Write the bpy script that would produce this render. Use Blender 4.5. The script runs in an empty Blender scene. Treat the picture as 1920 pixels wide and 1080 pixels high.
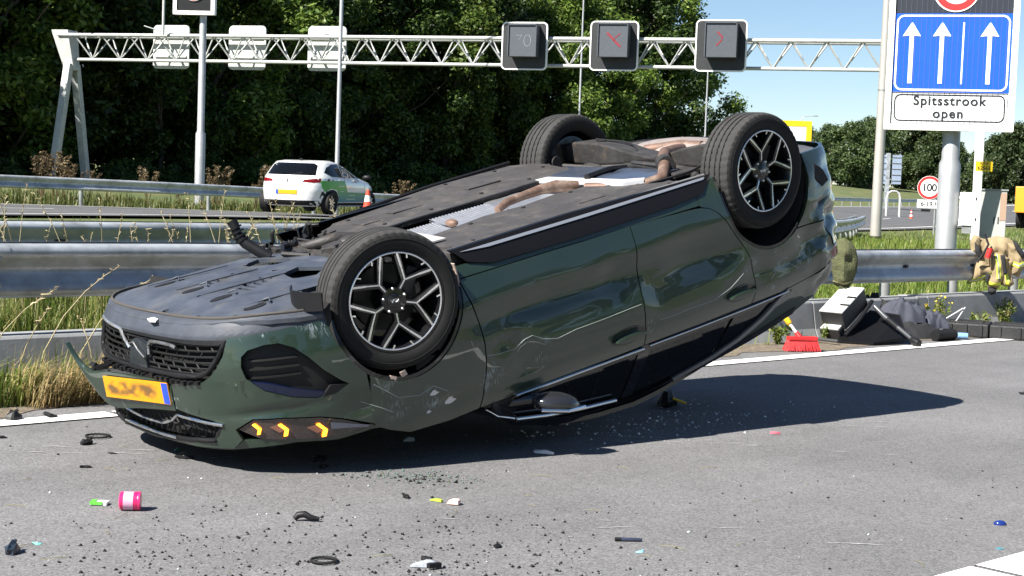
import bpy, bmesh, math, random
import numpy as np
from mathutils import Vector, Matrix
from mathutils.geometry import tessellate_polygon

random.seed(7); RNG = np.random.default_rng(7)
SC = bpy.context.scene
COL = SC.collection
R = math.radians

# ------------------------------------------------------------------ camera
CAM_F, CAM_P, CAM_R, CAM_H = 2900.0, 0.06699, 0.03589, 1.3681
fwd = Vector((0, math.cos(CAM_P), -math.sin(CAM_P)))
rgt = Vector((1, 0, 0)); up = rgt.cross(fwd)
rr = rgt * math.cos(CAM_R) + up * math.sin(CAM_R)
uu = -rgt * math.sin(CAM_R) + up * math.cos(CAM_R)
cd = bpy.data.cameras.new('camera'); cam = bpy.data.objects.new('camera', cd); COL.objects.link(cam)
cd.sensor_width = 36.0; cd.lens = CAM_F / 1920 * 36.0; cd.clip_start = 0.05; cd.clip_end = 4000
m = Matrix.Identity(4)
for i in range(3):
    m[i][0] = rr[i]; m[i][1] = uu[i]; m[i][2] = -fwd[i]
m[2][3] = CAM_H
cam.matrix_world = m
SC.camera = cam

# ------------------------------------------------------------------ light
SUN_EL, SUN_AZ = R(44.5), R(228.5)          # azimuth clockwise from +Y
to_sun = Vector((math.cos(SUN_EL) * math.sin(SUN_AZ), math.cos(SUN_EL) * math.cos(SUN_AZ), math.sin(SUN_EL)))
W = bpy.data.worlds.new('World'); SC.world = W; W.use_nodes = True
nt = W.node_tree; nt.nodes.clear()
sky = nt.nodes.new('ShaderNodeTexSky'); sky.sky_type = 'NISHITA'; sky.sun_disc = False
sky.sun_elevation = SUN_EL; sky.sun_rotation = SUN_AZ; sky.altitude = 1200; sky.air_density = 1.0; sky.dust_density = 0.0; sky.ozone_density = 3.0
bg = nt.nodes.new('ShaderNodeBackground'); bg.inputs['Strength'].default_value = 0.050
wo = nt.nodes.new('ShaderNodeOutputWorld')
nt.links.new(sky.outputs[0], bg.inputs[0]); nt.links.new(bg.outputs[0], wo.inputs[0])
sd = bpy.data.lights.new('sun', 'SUN'); sd.energy = 5.0; sd.angle = R(0.53); sd.color = (1.0, 0.955, 0.88)
so = bpy.data.objects.new('sun', sd); COL.objects.link(so)
so.rotation_euler = to_sun.to_track_quat('Z', 'Y').to_euler()
SC.view_settings.view_transform = 'Standard'; SC.view_settings.look = 'None'
SC.view_settings.exposure = 1.30; SC.view_settings.gamma = 1.0; SC.view_settings.use_curve_mapping = False

# ------------------------------------------------------------------ helpers: materials
MATS = {}
def mat(name, col, rough=0.6, metal=0.0, var=None, bump=None, coat=0.0, spec=0.5, emit=None, trans=None, col2=None, rvar=None):
    """var=(scale, amount) brightness noise; col2=(colour, scale, lo, hi) a second colour mixed by noise; bump=(scale, strength)."""
    if name in MATS: return MATS[name]
    M = bpy.data.materials.new(name); M.use_nodes = True; MATS[name] = M
    t = M.node_tree; N = t.nodes; L = t.links
    b = N['Principled BSDF']
    b.inputs['Roughness'].default_value = rough; b.inputs['Metallic'].default_value = metal
    b.inputs['Coat Weight'].default_value = coat; b.inputs['Coat Roughness'].default_value = 0.03
    b.inputs['Specular IOR Level'].default_value = spec
    tc = N.new('ShaderNodeTexCoord')
    src = None
    if col2:
        n = N.new('ShaderNodeTexNoise'); n.inputs['Scale'].default_value = col2[1]; n.inputs['Detail'].default_value = 6; n.inputs['Roughness'].default_value = 0.65
        L.new(tc.outputs['Object'], n.inputs['Vector'])
        mr = N.new('ShaderNodeMapRange'); mr.inputs[1].default_value = col2[2]; mr.inputs[2].default_value = col2[3]
        L.new(n.outputs['Fac'], mr.inputs[0])
        mx = N.new('ShaderNodeMix'); mx.data_type = 'RGBA'
        mx.inputs[6].default_value = (*col, 1); mx.inputs[7].default_value = (*col2[0], 1)
        L.new(mr.outputs[0], mx.inputs[0]); src = mx.outputs[2]
    if var:
        n = N.new('ShaderNodeTexNoise'); n.inputs['Scale'].default_value = var[0]; n.inputs['Detail'].default_value = 5; n.inputs['Roughness'].default_value = 0.6
        L.new(tc.outputs['Object'], n.inputs['Vector'])
        mr = N.new('ShaderNodeMapRange'); mr.inputs[1].default_value = 0.25; mr.inputs[2].default_value = 0.75
        mr.inputs[3].default_value = 1 - var[1]; mr.inputs[4].default_value = 1 + var[1]
        L.new(n.outputs['Fac'], mr.inputs[0])
        vm = N.new('ShaderNodeVectorMath'); vm.operation = 'SCALE'
        if src is None: vm.inputs[0].default_value = col
        else: L.new(src, vm.inputs[0])
        L.new(mr.outputs[0], vm.inputs['Scale']); src = vm.outputs[0]
        if rvar:
            m2 = N.new('ShaderNodeMapRange'); m2.inputs[1].default_value = 0.3; m2.inputs[2].default_value = 0.7
            m2.inputs[3].default_value = rough - rvar; m2.inputs[4].default_value = rough + rvar
            L.new(n.outputs['Fac'], m2.inputs[0]); L.new(m2.outputs[0], b.inputs['Roughness'])
    if src is None: b.inputs['Base Color'].default_value = (*col, 1)
    else: L.new(src, b.inputs['Base Color'])
    if bump:
        n = N.new('ShaderNodeTexNoise'); n.inputs['Scale'].default_value = bump[0]; n.inputs['Detail'].default_value = 4
        L.new(tc.outputs['Object'], n.inputs['Vector'])
        bp = N.new('ShaderNodeBump'); bp.inputs['Strength'].default_value = bump[1]; bp.inputs['Distance'].default_value = bump[2] if len(bump) > 2 else 0.01
        L.new(n.outputs['Fac'], bp.inputs['Height']); L.new(bp.outputs[0], b.inputs['Normal'])
    if emit:
        b.inputs['Emission Color'].default_value = (*emit[0], 1); b.inputs['Emission Strength'].default_value = emit[1]
    if trans:
        b.inputs['Transmission Weight'].default_value = trans
    return M

def leaf_mat(name, cols, spec=0.35, tl=0.35, scale=0.9):
    M = bpy.data.materials.new(name); M.use_nodes = True; MATS[name] = M
    t = M.node_tree; N = t.nodes; L = t.links; N.clear()
    geo = N.new('ShaderNodeNewGeometry'); oi = N.new('ShaderNodeObjectInfo')
    cr = N.new('ShaderNodeValToRGB'); e = cr.color_ramp.elements
    e[0].position = 0; e[0].color = (*cols[0], 1); e[1].position = 1; e[1].color = (*cols[-1], 1)
    for i, c in enumerate(cols[1:-1]):
        k = e.new((i + 1) / (len(cols) - 1)); k.color = (*c, 1)
    L.new(geo.outputs['Random Per Island'], cr.inputs[0])
    mr = N.new('ShaderNodeMapRange'); mr.inputs[3].default_value = 0.75; mr.inputs[4].default_value = 1.3
    L.new(oi.outputs['Random'], mr.inputs[0])
    vm = N.new('ShaderNodeVectorMath'); vm.operation = 'SCALE'; L.new(cr.outputs[0], vm.inputs[0]); L.new(mr.outputs[0], vm.inputs['Scale'])
    p = N.new('ShaderNodeBsdfPrincipled'); p.inputs['Roughness'].default_value = 0.45; p.inputs['Specular IOR Level'].default_value = spec
    L.new(vm.outputs[0], p.inputs['Base Color'])
    tr = N.new('ShaderNodeBsdfTranslucent'); L.new(vm.outputs[0], tr.inputs['Color'])
    mx = N.new('ShaderNodeMixShader'); mx.inputs[0].default_value = tl
    L.new(p.outputs[0], mx.inputs[1]); L.new(tr.outputs[0], mx.inputs[2])
    o = N.new('ShaderNodeOutputMaterial'); L.new(mx.outputs[0], o.inputs[0])
    return M

# ------------------------------------------------------------------ helpers: objects
def tag(o, label=None, cat=None, group=None, kind=None):
    if label: o['label'] = label
    if cat: o['category'] = cat
    if group: o['group'] = group
    if kind: o['kind'] = kind
    return o
def thing(name, label, cat, loc=(0, 0, 0), rotz=0.0, group=None, matrix=None):
    o = bpy.data.objects.new(name, None); COL.objects.link(o)
    if matrix is not None: o.matrix_world = matrix
    else: o.location = loc; o.rotation_euler = (0, 0, rotz)
    o.empty_display_size = 0.1
    return tag(o, label, cat, group)
def link_mesh(name, me, parent=None):
    o = bpy.data.objects.new(name, me); COL.objects.link(o)
    if parent: o.parent = parent
    return o
def dup(root, loc=None, rotz=None, label=None, group=None, scale=None):
    c = root.copy(); COL.objects.link(c)
    if loc is not None: c.location = loc
    if rotz is not None: c.rotation_euler = (0, 0, rotz)
    if scale is not None: c.scale = (scale,) * 3 if not hasattr(scale, '__len__') else scale
    if label: c['label'] = label
    if group: c['group'] = group
    for ch in list(root.children):
        d = ch.copy(); COL.objects.link(d); d.parent = c
        for g in list(ch.children):
            e = g.copy(); COL.objects.link(e); e.parent = d
    return c

class MB:
    """collects shapes and links them as ONE mesh object"""
    def __init__(s): s.v = []; s.f = []; s.mi = []; s.n = 0
    def add(s, verts, faces, M=None, mi=0):
        verts = [Vector(v) for v in verts]
        if M is not None: verts = [M @ v for v in verts]
        s.v += [tuple(v) for v in verts]; s.f += [tuple(i + s.n for i in f) for f in faces]; s.mi += [mi] * len(faces); s.n += len(verts)
        return s
    def box(s, c, size, rot=None, mi=0, taper=1.0):
        x, y, z = [k / 2 for k in size]; t = taper
        v = [(-x, -y, -z), (x, -y, -z), (x, y, -z), (-x, y, -z), (-x * t, -y * t, z), (x * t, -y * t, z), (x * t, y * t, z), (-x * t, y * t, z)]
        f = [(0, 3, 2, 1), (4, 5, 6, 7), (0, 1, 5, 4), (1, 2, 6, 5), (2, 3, 7, 6), (3, 0, 4, 7)]
        M = Matrix.Translation(c)
        if rot is not None: M = M @ (rot if isinstance(rot, Matrix) else Matrix.Rotation(rot, 4, 'Z'))
        return s.add(v, f, M, mi)
    def tube(s, path, r, n=10, cap=True, mi=0, closed=False):
        path = [Vector(p) for p in path]; k = len(path)
        rs = r if hasattr(r, '__len__') else [r] * k
        verts = []; faces = []
        prev = None
        for i, p in enumerate(path):
            if closed: d = path[(i + 1) % k] - path[i - 1]
            else: d = (path[min(i + 1, k - 1)] - path[max(i - 1, 0)])
            d.normalize()
            if prev is None:
                a = Vector((0, 0, 1)) if abs(d.z) < 0.9 else Vector((1, 0, 0))
                x = d.cross(a).normalized()
            else:
                x = (prev - d * prev.dot(d)).normalized()
            prev = x; y = d.cross(x)
            for j in range(n):
                t = 2 * math.pi * j / n
                verts.append(p + (x * math.cos(t) + y * math.sin(t)) * rs[i])
        m = k if closed else k - 1
        for i in range(m):
            i2 = (i + 1) % k
            for j in range(n):
                j2 = (j + 1) % n
                faces.append((i * n + j, i * n + j2, i2 * n + j2, i2 * n + j))
        if cap and not closed:
            faces.append(tuple(range(n - 1, -1, -1))); faces.append(tuple((k - 1) * n + j for j in range(n)))
        return s.add(verts, faces, None, mi)
    def beam(s, a, b, w, h, mi=0, upv=(0, 0, 1)):
        a = Vector(a); b = Vector(b); d = (b - a); l = d.length; d.normalize()
        u = Vector(upv)
        if abs(d.dot(u)) > 0.98: u = Vector((1, 0, 0))
        x = d.cross(u).normalized(); z = x.cross(d)
        M = Matrix((x, d, z)).transposed().to_4x4(); M.translation = (a + b) / 2
        return s.box((0, 0, 0), (w, l, h), None, mi) if False else s._bm(M, w, l, h, mi)
    def _bm(s, M, w, l, h, mi):
        x, y, z = w / 2, l / 2, h / 2
        v = [(-x, -y, -z), (x, -y, -z), (x, y, -z), (-x, y, -z), (-x, -y, z), (x, -y, z), (x, y, z), (-x, y, z)]
        f = [(0, 3, 2, 1), (4, 5, 6, 7), (0, 1, 5, 4), (1, 2, 6, 5), (2, 3, 7, 6), (3, 0, 4, 7)]
        return s.add(v, f, M, mi)
    def lathe(s, prof, n=24, M=None, mi=0, closed=False):
        """prof: (axis position, radius) along local Y"""
        verts = []; faces = []; k = len(prof)
        for (y, r) in prof:
            for j in range(n):
                t = 2 * math.pi * j / n; verts.append((r * math.cos(t), y, r * math.sin(t)))
        for i in range(k - 1 if not closed else k):
            i2 = (i + 1) % k
            for j in range(n):
                j2 = (j + 1) % n
                faces.append((i * n + j, i2 * n + j, i2 * n + j2, i * n + j2))
        return s.add(verts, faces, M, mi)
    def prism(s, poly, d0, d1, M=None, mi=0):
        """poly in local XZ, extruded along local Y from d0 to d1"""
        k = len(poly)
        v = [(x, d0, z) for x, z in poly] + [(x, d1, z) for x, z in poly]
        f = [tuple(range(k)), tuple(range(2 * k - 1, k - 1, -1))]
        for i in range(k): f.append((i, i + k, (i + 1) % k + k, (i + 1) % k))
        return s.add(v, f, M, mi)
    def sphere(s, c, r, n=12, m=8, sc=(1, 1, 1), mi=0, M=None):
        v = []; f = []
        for i in range(m + 1):
            p = math.pi * i / m
            for j in range(n):
                t = 2 * math.pi * j / n
                v.append((c[0] + r * sc[0] * math.sin(p) * math.cos(t), c[1] + r * sc[1] * math.sin(p) * math.sin(t), c[2] + r * sc[2] * math.cos(p)))
        for i in range(m):
            for j in range(n):
                j2 = (j + 1) % n; f.append((i * n + j, (i + 1) * n + j, (i + 1) * n + j2, i * n + j2))
        return s.add(v, f, M, mi)
    def build(s, name, mats, parent=None, smooth=0, fix=True, bevel=0):
        me = bpy.data.meshes.new(name)
        me.from_pydata(s.v, [], s.f)
        if not isinstance(mats, (list, tuple)): mats = [mats]
        for q in mats: me.materials.append(q)
        if len(mats) > 1: me.polygons.foreach_set('material_index', s.mi)
        if fix or bevel:
            bm = bmesh.new(); bm.from_mesh(me)
            bmesh.ops.remove_doubles(bm, verts=bm.verts, dist=1e-6)
            bmesh.ops.recalc_face_normals(bm, faces=bm.faces)
            if bevel:
                ed = [e for e in bm.edges if len(e.link_faces) == 2 and e.calc_face_angle(0) > 0.6]
                bmesh.ops.bevel(bm, geom=ed, offset=bevel, segments=2, profile=0.6, affect='EDGES')
            bm.to_mesh(me); bm.free()
        if smooth:
            me.shade_smooth()
            if smooth < 180: me.set_sharp_from_angle(angle=R(smooth))
        me.update()
        return link_mesh(name, me, parent)

def np_mesh(name, V, F, mats, parent=None, smooth=False, mi=None):
    """fast mesh from numpy arrays (all faces the same size)"""
    me = bpy.data.meshes.new(name); V = np.asarray(V, np.float32); F = np.asarray(F, np.int32)
    k = F.shape[1]
    me.vertices.add(len(V)); me.vertices.foreach_set('co', V.ravel())
    me.loops.add(F.size); me.loops.foreach_set('vertex_index', F.ravel())
    me.polygons.add(len(F)); me.polygons.foreach_set('loop_start', np.arange(0, F.size, k, dtype=np.int32))
    if not isinstance(mats, (list, tuple)): mats = [mats]
    for q in mats: me.materials.append(q)
    if mi is not None: me.polygons.foreach_set('material_index', np.asarray(mi, np.int32))
    me.update(calc_edges=True)
    if smooth: me.shade_smooth()
    return link_mesh(name, me, parent)

def sheet(name, loops, f, g, mats, parent=None, nx=0.06, ny=0.06, sharp=45, flip=False, thick_all=False):
    """a panel: 2-D loops (outer, then holes) filled, cut into a grid, mapped by f(Nx2)->Nx3;
    the rim is turned in towards g(Nx2)."""
    pts = [p for l in loops for p in l]
    tri = tessellate_polygon([[Vector((p[0], p[1], 0)) for p in l] for l in loops])
    bm = bmesh.new(); vs = [bm.verts.new((p[0], p[1], 0)) for p in pts]
    for t in tri:
        try: bm.faces.new([vs[i] for i in t])
        except ValueError: pass
    P = np.array(pts)
    for ax, st in ((0, nx), (1, ny)):
        if not st: continue
        k0 = math.ceil(P[:, ax].min() / st + 1e-6)
        while k0 * st < P[:, ax].max() - 1e-6:
            co = [0, 0, 0]; no = [0, 0, 0]; co[ax] = k0 * st; no[ax] = 1
            bmesh.ops.bisect_plane(bm, geom=bm.verts[:] + bm.edges[:] + bm.faces[:], plane_co=co, plane_no=no, dist=1e-6)
            k0 += 1
    bmesh.ops.remove_doubles(bm, verts=bm.verts, dist=1e-5)
    bm.verts.ensure_lookup_table()
    uv = np.array([v.co[:2] for v in bm.verts])
    X = f(uv); G = g(uv) if g is not None else None
    bnd = [e for e in bm.edges if len(e.link_faces) == 1]
    for v, x in zip(bm.verts, X): v.co = x
    if G is not None:
        bv = {}
        for e in bnd:
            for v in e.verts:
                if v not in bv: bv[v] = None
        idx = {v: i for i, v in enumerate(bm.verts)}
        for v in list(bv): bv[v] = G[idx[v]]
        nv = {v: bm.verts.new(c) for v, c in bv.items()}
        for e in bnd:
            a, b = e.verts
            try: bm.faces.new((a, b, nv[b], nv[a]))
            except ValueError: pass
    bmesh.ops.recalc_face_normals(bm, faces=bm.faces)
    if flip: bmesh.ops.reverse_faces(bm, faces=bm.faces)
    me = bpy.data.meshes.new(name); bm.to_mesh(me); bm.free()
    for q in (mats if isinstance(mats, (list, tuple)) else [mats]): me.materials.append(q)
    me.shade_smooth(); me.set_sharp_from_angle(angle=R(sharp))
    return link_mesh(name, me, parent)

def catmull(P, n=8):
    P = np.asarray(P, float); P = np.vstack([2 * P[0] - P[1], P, 2 * P[-1] - P[-2]]); out = []
    for i in range(1, len(P) - 2):
        a, b, c, d = P[i - 1:i + 3]
        for t in np.linspace(0, 1, n, endpoint=False):
            out.append(.5 * ((2 * b) + (-a + c) * t + (2 * a - 5 * b + 4 * c - d) * t * t + (-a + 3 * b - 3 * c + d) * t ** 3))
    out.append(P[-2]); return np.array(out)
def rrect(w, h, r, n=6, cx=0, cz=0):
    p = []
    for sx, sz, a0 in ((1, 1, 0), (-1, 1, 90), (-1, -1, 180), (1, -1, 270)):
        for k in range(n + 1):
            a = R(a0 + 90 * k / n); p.append((cx + sx * (w / 2 - r) + r * math.cos(a), cz + sz * (h / 2 - r) + r * math.sin(a)))
    return p
def circ2(cx, cz, r, n=24, a0=0, a1=360):
    full = abs(a1 - a0) >= 360
    return [(cx + r * math.cos(R(a0 + (a1 - a0) * k / (n if full else n - 1))), cz + r * math.sin(R(a0 + (a1 - a0) * k / (n if full else n - 1)))) for k in range(n)]
def frame_matrix(loc, face):
    """local X = right as seen from the front, local Y = away from viewer, Z up; `face` = direction the front looks at"""
    f = Vector((face[0], face[1], 0)).normalized(); y = -f; z = Vector((0, 0, 1)); x = y.cross(z)
    M = Matrix((x, y, z)).transposed().to_4x4(); M.translation = loc
    return M
def text_obj(name, body, size, M, mats, parent=None, depth=0.002, space=1.0, sx=1.0):
    cu = bpy.data.curves.new(name, 'FONT'); cu.body = body; cu.size = size; cu.align_x = 'CENTER'; cu.align_y = 'CENTER'; cu.extrude = depth; cu.space_character = space; cu.offset = size * 0.021
    tmp = bpy.data.objects.new(name, cu); COL.objects.link(tmp)
    dg = bpy.context.evaluated_depsgraph_get()
    me = bpy.data.meshes.new_from_object(tmp.evaluated_get(dg)); bpy.data.objects.remove(tmp); bpy.data.curves.remove(cu)
    me.transform(M @ Matrix.Diagonal((sx, 1, 1, 1)) if sx != 1 else M)
    me.materials.clear(); me.materials.append(mats)
    return link_mesh(name, me, parent)
TXT = Matrix.Rotation(R(90), 4, 'X')   # text plane XY -> XZ, front towards -Y

# ------------------------------------------------------------------ shared materials
GALV = mat('galvanised_steel', (0.46, 0.49, 0.52), 0.40, 0.40, var=(6, 0.20), bump=(40, 0.08), rvar=0.1, col2=((0.24, 0.25, 0.25), 2.2, 0.48, 0.72))
GALVD = mat('weathered_steel', (0.30, 0.31, 0.31), 0.55, 0.5, var=(5, 0.3), bump=(30, 0.1))
POLE = mat('pole_steel', (0.40, 0.41, 0.42), 0.5, 0.45, var=(3, 0.15))
CONC = mat('concrete', (0.26, 0.27, 0.28), 0.85, var=(5, 0.22), bump=(60, 0.25, 0.004), col2=((0.14, 0.14, 0.13), 2.5, 0.50, 0.72))
WPAINT = mat('white_paint', (0.80, 0.80, 0.78), 0.5, var=(4, 0.05))
OLDWHITE = mat('weathered_white_paint', (0.44, 0.45, 0.44), 0.6, var=(3, 0.18), col2=((0.30, 0.29, 0.25), 4, 0.58, 0.78))
BLACKP = mat('black_plastic', (0.009, 0.009, 0.010), 0.5, var=(12, 0.3), spec=0.3)
GLOSSB = mat('gloss_black', (0.006, 0.006, 0.007), 0.08, coat=0.5)
RUBBER = mat('tyre_rubber', (0.010, 0.010, 0.010), 0.75, var=(20, 0.25), bump=(200, 0.1, 0.001), spec=0.3)
TREAD = mat('worn_tread', (0.030, 0.029, 0.028), 0.85, var=(16, 0.3), bump=(120, 0.3, 0.002))
CHROME = mat('chrome_trim', (0.75, 0.76, 0.78), 0.14, 1.0)
SILVER = mat('machined_alloy', (0.78, 0.78, 0.79), 0.22, 0.85)
RED = mat('red_plastic', (0.55, 0.02, 0.02), 0.5, var=(8, 0.12))
YPLATE = mat('yellow_plate', (0.72, 0.36, 0.008), 0.4)
# =================================================================== SETTING
U2 = np.array([0.726, 0.688]); N2 = np.array([-0.688, 0.726])       # direction of the near road and across it
def AB(a, b, z=0.0):
    p = U2 * a + N2 * b; return (float(p[0]), float(p[1]), z)
def sstep(a, b, x):
    t = np.clip((x - a) / (b - a), 0, 1); return t * t * (3 - 2 * t)
def gz(x, y):
    x = np.asarray(x, float); y = np.asarray(y, float)
    b = N2[0] * x + N2[1] * y; s = 0.53 * x + 0.85 * y; c = -0.85 * x + 0.53 * y
    Lf = 1 - sstep(22, 52, s)
    z = 0.10 * sstep(8.8, 9.4, b) + sstep(10, 21, b) * (0.40 * Lf - 0.10)
    z = z + 0.5 * sstep(33, 40, c) * (s < 400) * sstep(-60, 20, s)
    z = z + 5.0 * sstep(45, 80, c) * sstep(150, 190, y) * 0.5                       # far grass bank on the right
    z = z - 0.05 * (1 - sstep(8.2, 8.8, b)) + 1.8 * sstep(-10.6, -17, b)          # bank behind the photographer
    return z
GRASSG = mat('grass_ground', (0.075, 0.10, 0.028), 0.95, var=(0.7, 0.35), col2=((0.14, 0.12, 0.05), 0.5, 0.45, 0.7), bump=(6, 0.6, 0.05))
def ground():
    xs = np.concatenate([np.linspace(-900, -60, 12, endpoint=False), np.linspace(-60, 80, 94), np.linspace(90, 1500, 22)])
    ys = np.concatenate([np.linspace(-300, -30, 8, endpoint=False), np.linspace(-30, 110, 112), np.linspace(115, 260, 28), np.linspace(290, 2500, 14)])
    X, Y = np.meshgrid(xs, ys); Z = gz(X, Y)
    V = np.stack([X.ravel(), Y.ravel(), Z.ravel()], 1); w = len(xs)
    i = (np.arange(len(ys) - 1)[:, None] * w + np.arange(w - 1)).ravel()
    F = np.stack([i, i + 1, i + w + 1, i + w], 1)
    tag(np_mesh('ground', V, F, GRASSG, smooth=True), kind='structure')
ground()

def asphalt_mat(name, base, seed):
    M = bpy.data.materials.new(name); M.use_nodes = True; t = M.node_tree; N = t.nodes; L = t.links; b = N['Principled BSDF']
    tc = N.new('ShaderNodeTexCoord')
    mp = N.new('ShaderNodeMapping'); mp.inputs['Rotation'].default_value = (0, 0, -math.atan2(U2[1], U2[0])); mp.inputs['Location'].default_value = (seed, 0, 0)
    L.new(tc.outputs['Object'], mp.inputs[0])
    def noise(sc, det=4, ro=.6, vec=None):
        n = N.new('ShaderNodeTexNoise'); n.inputs['Scale'].default_value = sc; n.inputs['Detail'].default_value = det; n.inputs['Roughness'].default_value = ro
        L.new(vec or mp.outputs[0], n.inputs['Vector']); return n.outputs['Fac']
    def rng(s, a, b_, c, d):
        m = N.new('ShaderNodeMapRange'); m.inputs[1].default_value = a; m.inputs[2].default_value = b_; m.inputs[3].default_value = c; m.inputs[4].default_value = d
        L.new(s, m.inputs[0]); return m.outputs[0]
    def math_(op, a, c):
        m = N.new('ShaderNodeMath'); m.operation = op
        for i, v in enumerate((a, c)):
            if isinstance(v, (int, float)): m.inputs[i].default_value = v
            else: L.new(v, m.inputs[i])
        return m.outputs[0]
    vor = N.new('ShaderNodeTexVoronoi'); vor.inputs['Scale'].default_value = 130; L.new(mp.outputs[0], vor.inputs['Vector'])
    sep = N.new('ShaderNodeSeparateColor'); L.new(vor.outputs['Color'], sep.inputs[0])
    stones = rng(sep.outputs[0], 0, 1, 0.66, 1.36)
    fine = rng(noise(220, 3), 0.3, 0.7, 0.75, 1.25)
    big = rng(noise(0.55, 5), 0.3, 0.7, 0.80, 1.16)
    st = N.new('ShaderNodeMapping'); st.inputs['Scale'].default_value = (0.12, 1.6, 1); L.new(mp.outputs[0], st.inputs[0])
    lanes = rng(noise(1.2, 4, .6, st.outputs[0]), 0.3, 0.7, 0.90, 1.10)
    v = math_('MULTIPLY', math_('MULTIPLY', stones, fine), math_('MULTIPLY', big, lanes))
    # pale scrape streaks along the road
    st2 = N.new('ShaderNodeMapping'); st2.inputs['Scale'].default_value = (1.1, 26, 1); st2.inputs['Rotation'].default_value = (0, 0, 0.75); L.new(tc.outputs['Object'], st2.inputs[0])
    scr = rng(noise(1.0, 3, .5, st2.outputs[0]), 0.70, 0.78, 0, 0.5)
    vm = N.new('ShaderNodeVectorMath'); vm.operation = 'SCALE'; vm.inputs[0].default_value = base; L.new(v, vm.inputs['Scale'])
    mx = N.new('ShaderNodeMix'); mx.data_type = 'RGBA'; L.new(scr, mx.inputs[0]); L.new(vm.outputs[0], mx.inputs[6]); mx.inputs[7].default_value = (0.26, 0.26, 0.26, 1)
    L.new(mx.outputs[2], b.inputs['Base Color']); b.inputs['Roughness'].default_value = 0.85; b.inputs['Specular IOR Level'].default_value = 0.3
    bp = N.new('ShaderNodeBump'); bp.inputs['Strength'].default_value = 0.55; bp.inputs['Distance'].default_value = 0.004
    h = math_('ADD', sep.outputs[0], noise(300, 2)); L.new(h, bp.inputs['Height']); L.new(bp.outputs[0], b.inputs['Normal'])
    return M
ASPH = asphalt_mat('asphalt', (0.158, 0.156, 0.158), 0)
ASPH2 = asphalt_mat('asphalt_far', (0.105, 0.105, 0.108), 40)
LINE = mat('road_marking_white', (0.82, 0.82, 0.79), 0.6, var=(25, 0.10), col2=((0.30, 0.30, 0.29), 18, 0.60, 0.72), bump=(120, 0.2, 0.003))
DIRT = mat('verge_dirt', (0.13, 0.105, 0.075), 0.95, var=(9, 0.4), col2=((0.26, 0.22, 0.16), 22, 0.5, 0.7), bump=(40, 0.8, 0.02))

def strip(name, poly, z, m, nx=0, kind='structure'):
    return tag(sheet(name, [poly], lambda uv: np.column_stack([uv, np.full(len(uv), z)]), None, m, None, nx, nx), kind=kind)
def ab_poly(a0, a1, b0, b1): return [AB(a0, b0)[:2], AB(a1, b0)[:2], AB(a1, b1)[:2], AB(a0, b1)[:2]]
strip('road', ab_poly(-60, 400, -9.5, 8.25), 0.0, ASPH)
# soil between the line and the kerb, a ragged edge
_e = [AB(a, 8.07 + 0.10 * math.sin(a * 3.1) + 0.06 * math.sin(a * 9.7) + random.uniform(-.03, .03))[:2] for a in np.arange(-20, 60, 0.25)]
strip('verge_soil', _e + [AB(60, 8.72)[:2], AB(-20, 8.72)[:2]], 0.004, DIRT)
lm = MB()
for a0, a1 in ((-40, 4.30), (4.34, 9.0), (9.03, 15.2), (15.23, 34), (34.05, 120)):
    p = ab_poly(a0, a1, 7.66, 7.84); lm.add([(x, y, 0.008) for x, y in p], [(0, 1, 2, 3)])
tag(lm.build('road_edge_line', LINE, fix=False), kind='structure')
lm = MB()
for a0, a1 in ((4.55, 5.20), (5.235, 7.6), (16, 19), (28, 31), (40, 43), (-8, -5)):
    p = ab_poly(a0, a1, 2.50, 2.94); lm.add([(x, y, 0.004) for x, y in p], [(0, 1, 2, 3)])
tag(lm.build('road_block_marking', LINE, fix=False), kind='structure')

# far carriageway: a ribbon between two edges
NEAR = catmull([(-40, -8), (-25, 9), (-9.5, 28.7), (-2.5, 38.5), (12.6, 59), (27.6, 86), (60, 150), (160, 350), (400, 800)], 12)
FAR = catmull([(-50, 2), (-30, 20), (-12.6, 38), (-6.9, 43.5), (5, 62), (28, 128), (87, 255), (200, 500), (500, 1050)], 12)
def ribbon(name, t0, t1, m, dz, i0=0, i1=None, dash=None):
    V = []; F = []
    n = len(NEAR); ts = np.linspace(t0, t1, max(2, int(10 * (t1 - t0)) + 2))
    rng_ = range(i0, i1 or n)
    if dash:
        # resample finely
        NN = np.column_stack([np.interp(np.linspace(0, n - 1, n * 12), np.arange(n), NEAR[:, k]) for k in (0, 1)])
        FF = np.column_stack([np.interp(np.linspace(0, n - 1, n * 12), np.arange(n), FAR[:, k]) for k in (0, 1)])
        mid = NN * (1 - t0) + FF * t0; s = np.concatenate([[0], np.cumsum(np.hypot(*np.diff(mid, axis=0).T))])
        def at(P, q): return np.array([np.interp(q, s, P[:, 0]), np.interp(q, s, P[:, 1])])
        q = 0.0
        while q < 330:
            k = len(V)
            for qq in (q, q + dash[0]):
                a, b = at(NN, qq), at(FF, qq)
                for t in (t0, t1):
                    p = a * (1 - t) + b * t; V.append((p[0], p[1], float(gz(*p)) + dz))
            F.append((k, k + 1, k + 3, k + 2)); q += dash[1]
    else:
        for i in rng_:
            for t in ts:
                p = NEAR[i] * (1 - t) + FAR[i] * t; V.append((p[0], p[1], float(gz(*p)) + dz))
        w = len(ts)
        for i in range(len(rng_) - 1):
            for j in range(w - 1):
                F.append((i * w + j, (i + 1) * w + j, (i + 1) * w + j + 1, i * w + j + 1))
    return tag(np_mesh(name, V, F, m, smooth=True), kind='structure')
ribbon('carriageway', 0, 1, ASPH2, 0.06)
ribbon('carriageway_far_line', 0.92, 0.938, LINE, 0.07)
ribbon('carriageway_near_line', 0.07, 0.085, LINE, 0.07)
ribbon('carriageway_lane_dashes', 0.49, 0.502, LINE, 0.07, dash=(3.0, 12.0))

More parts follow.
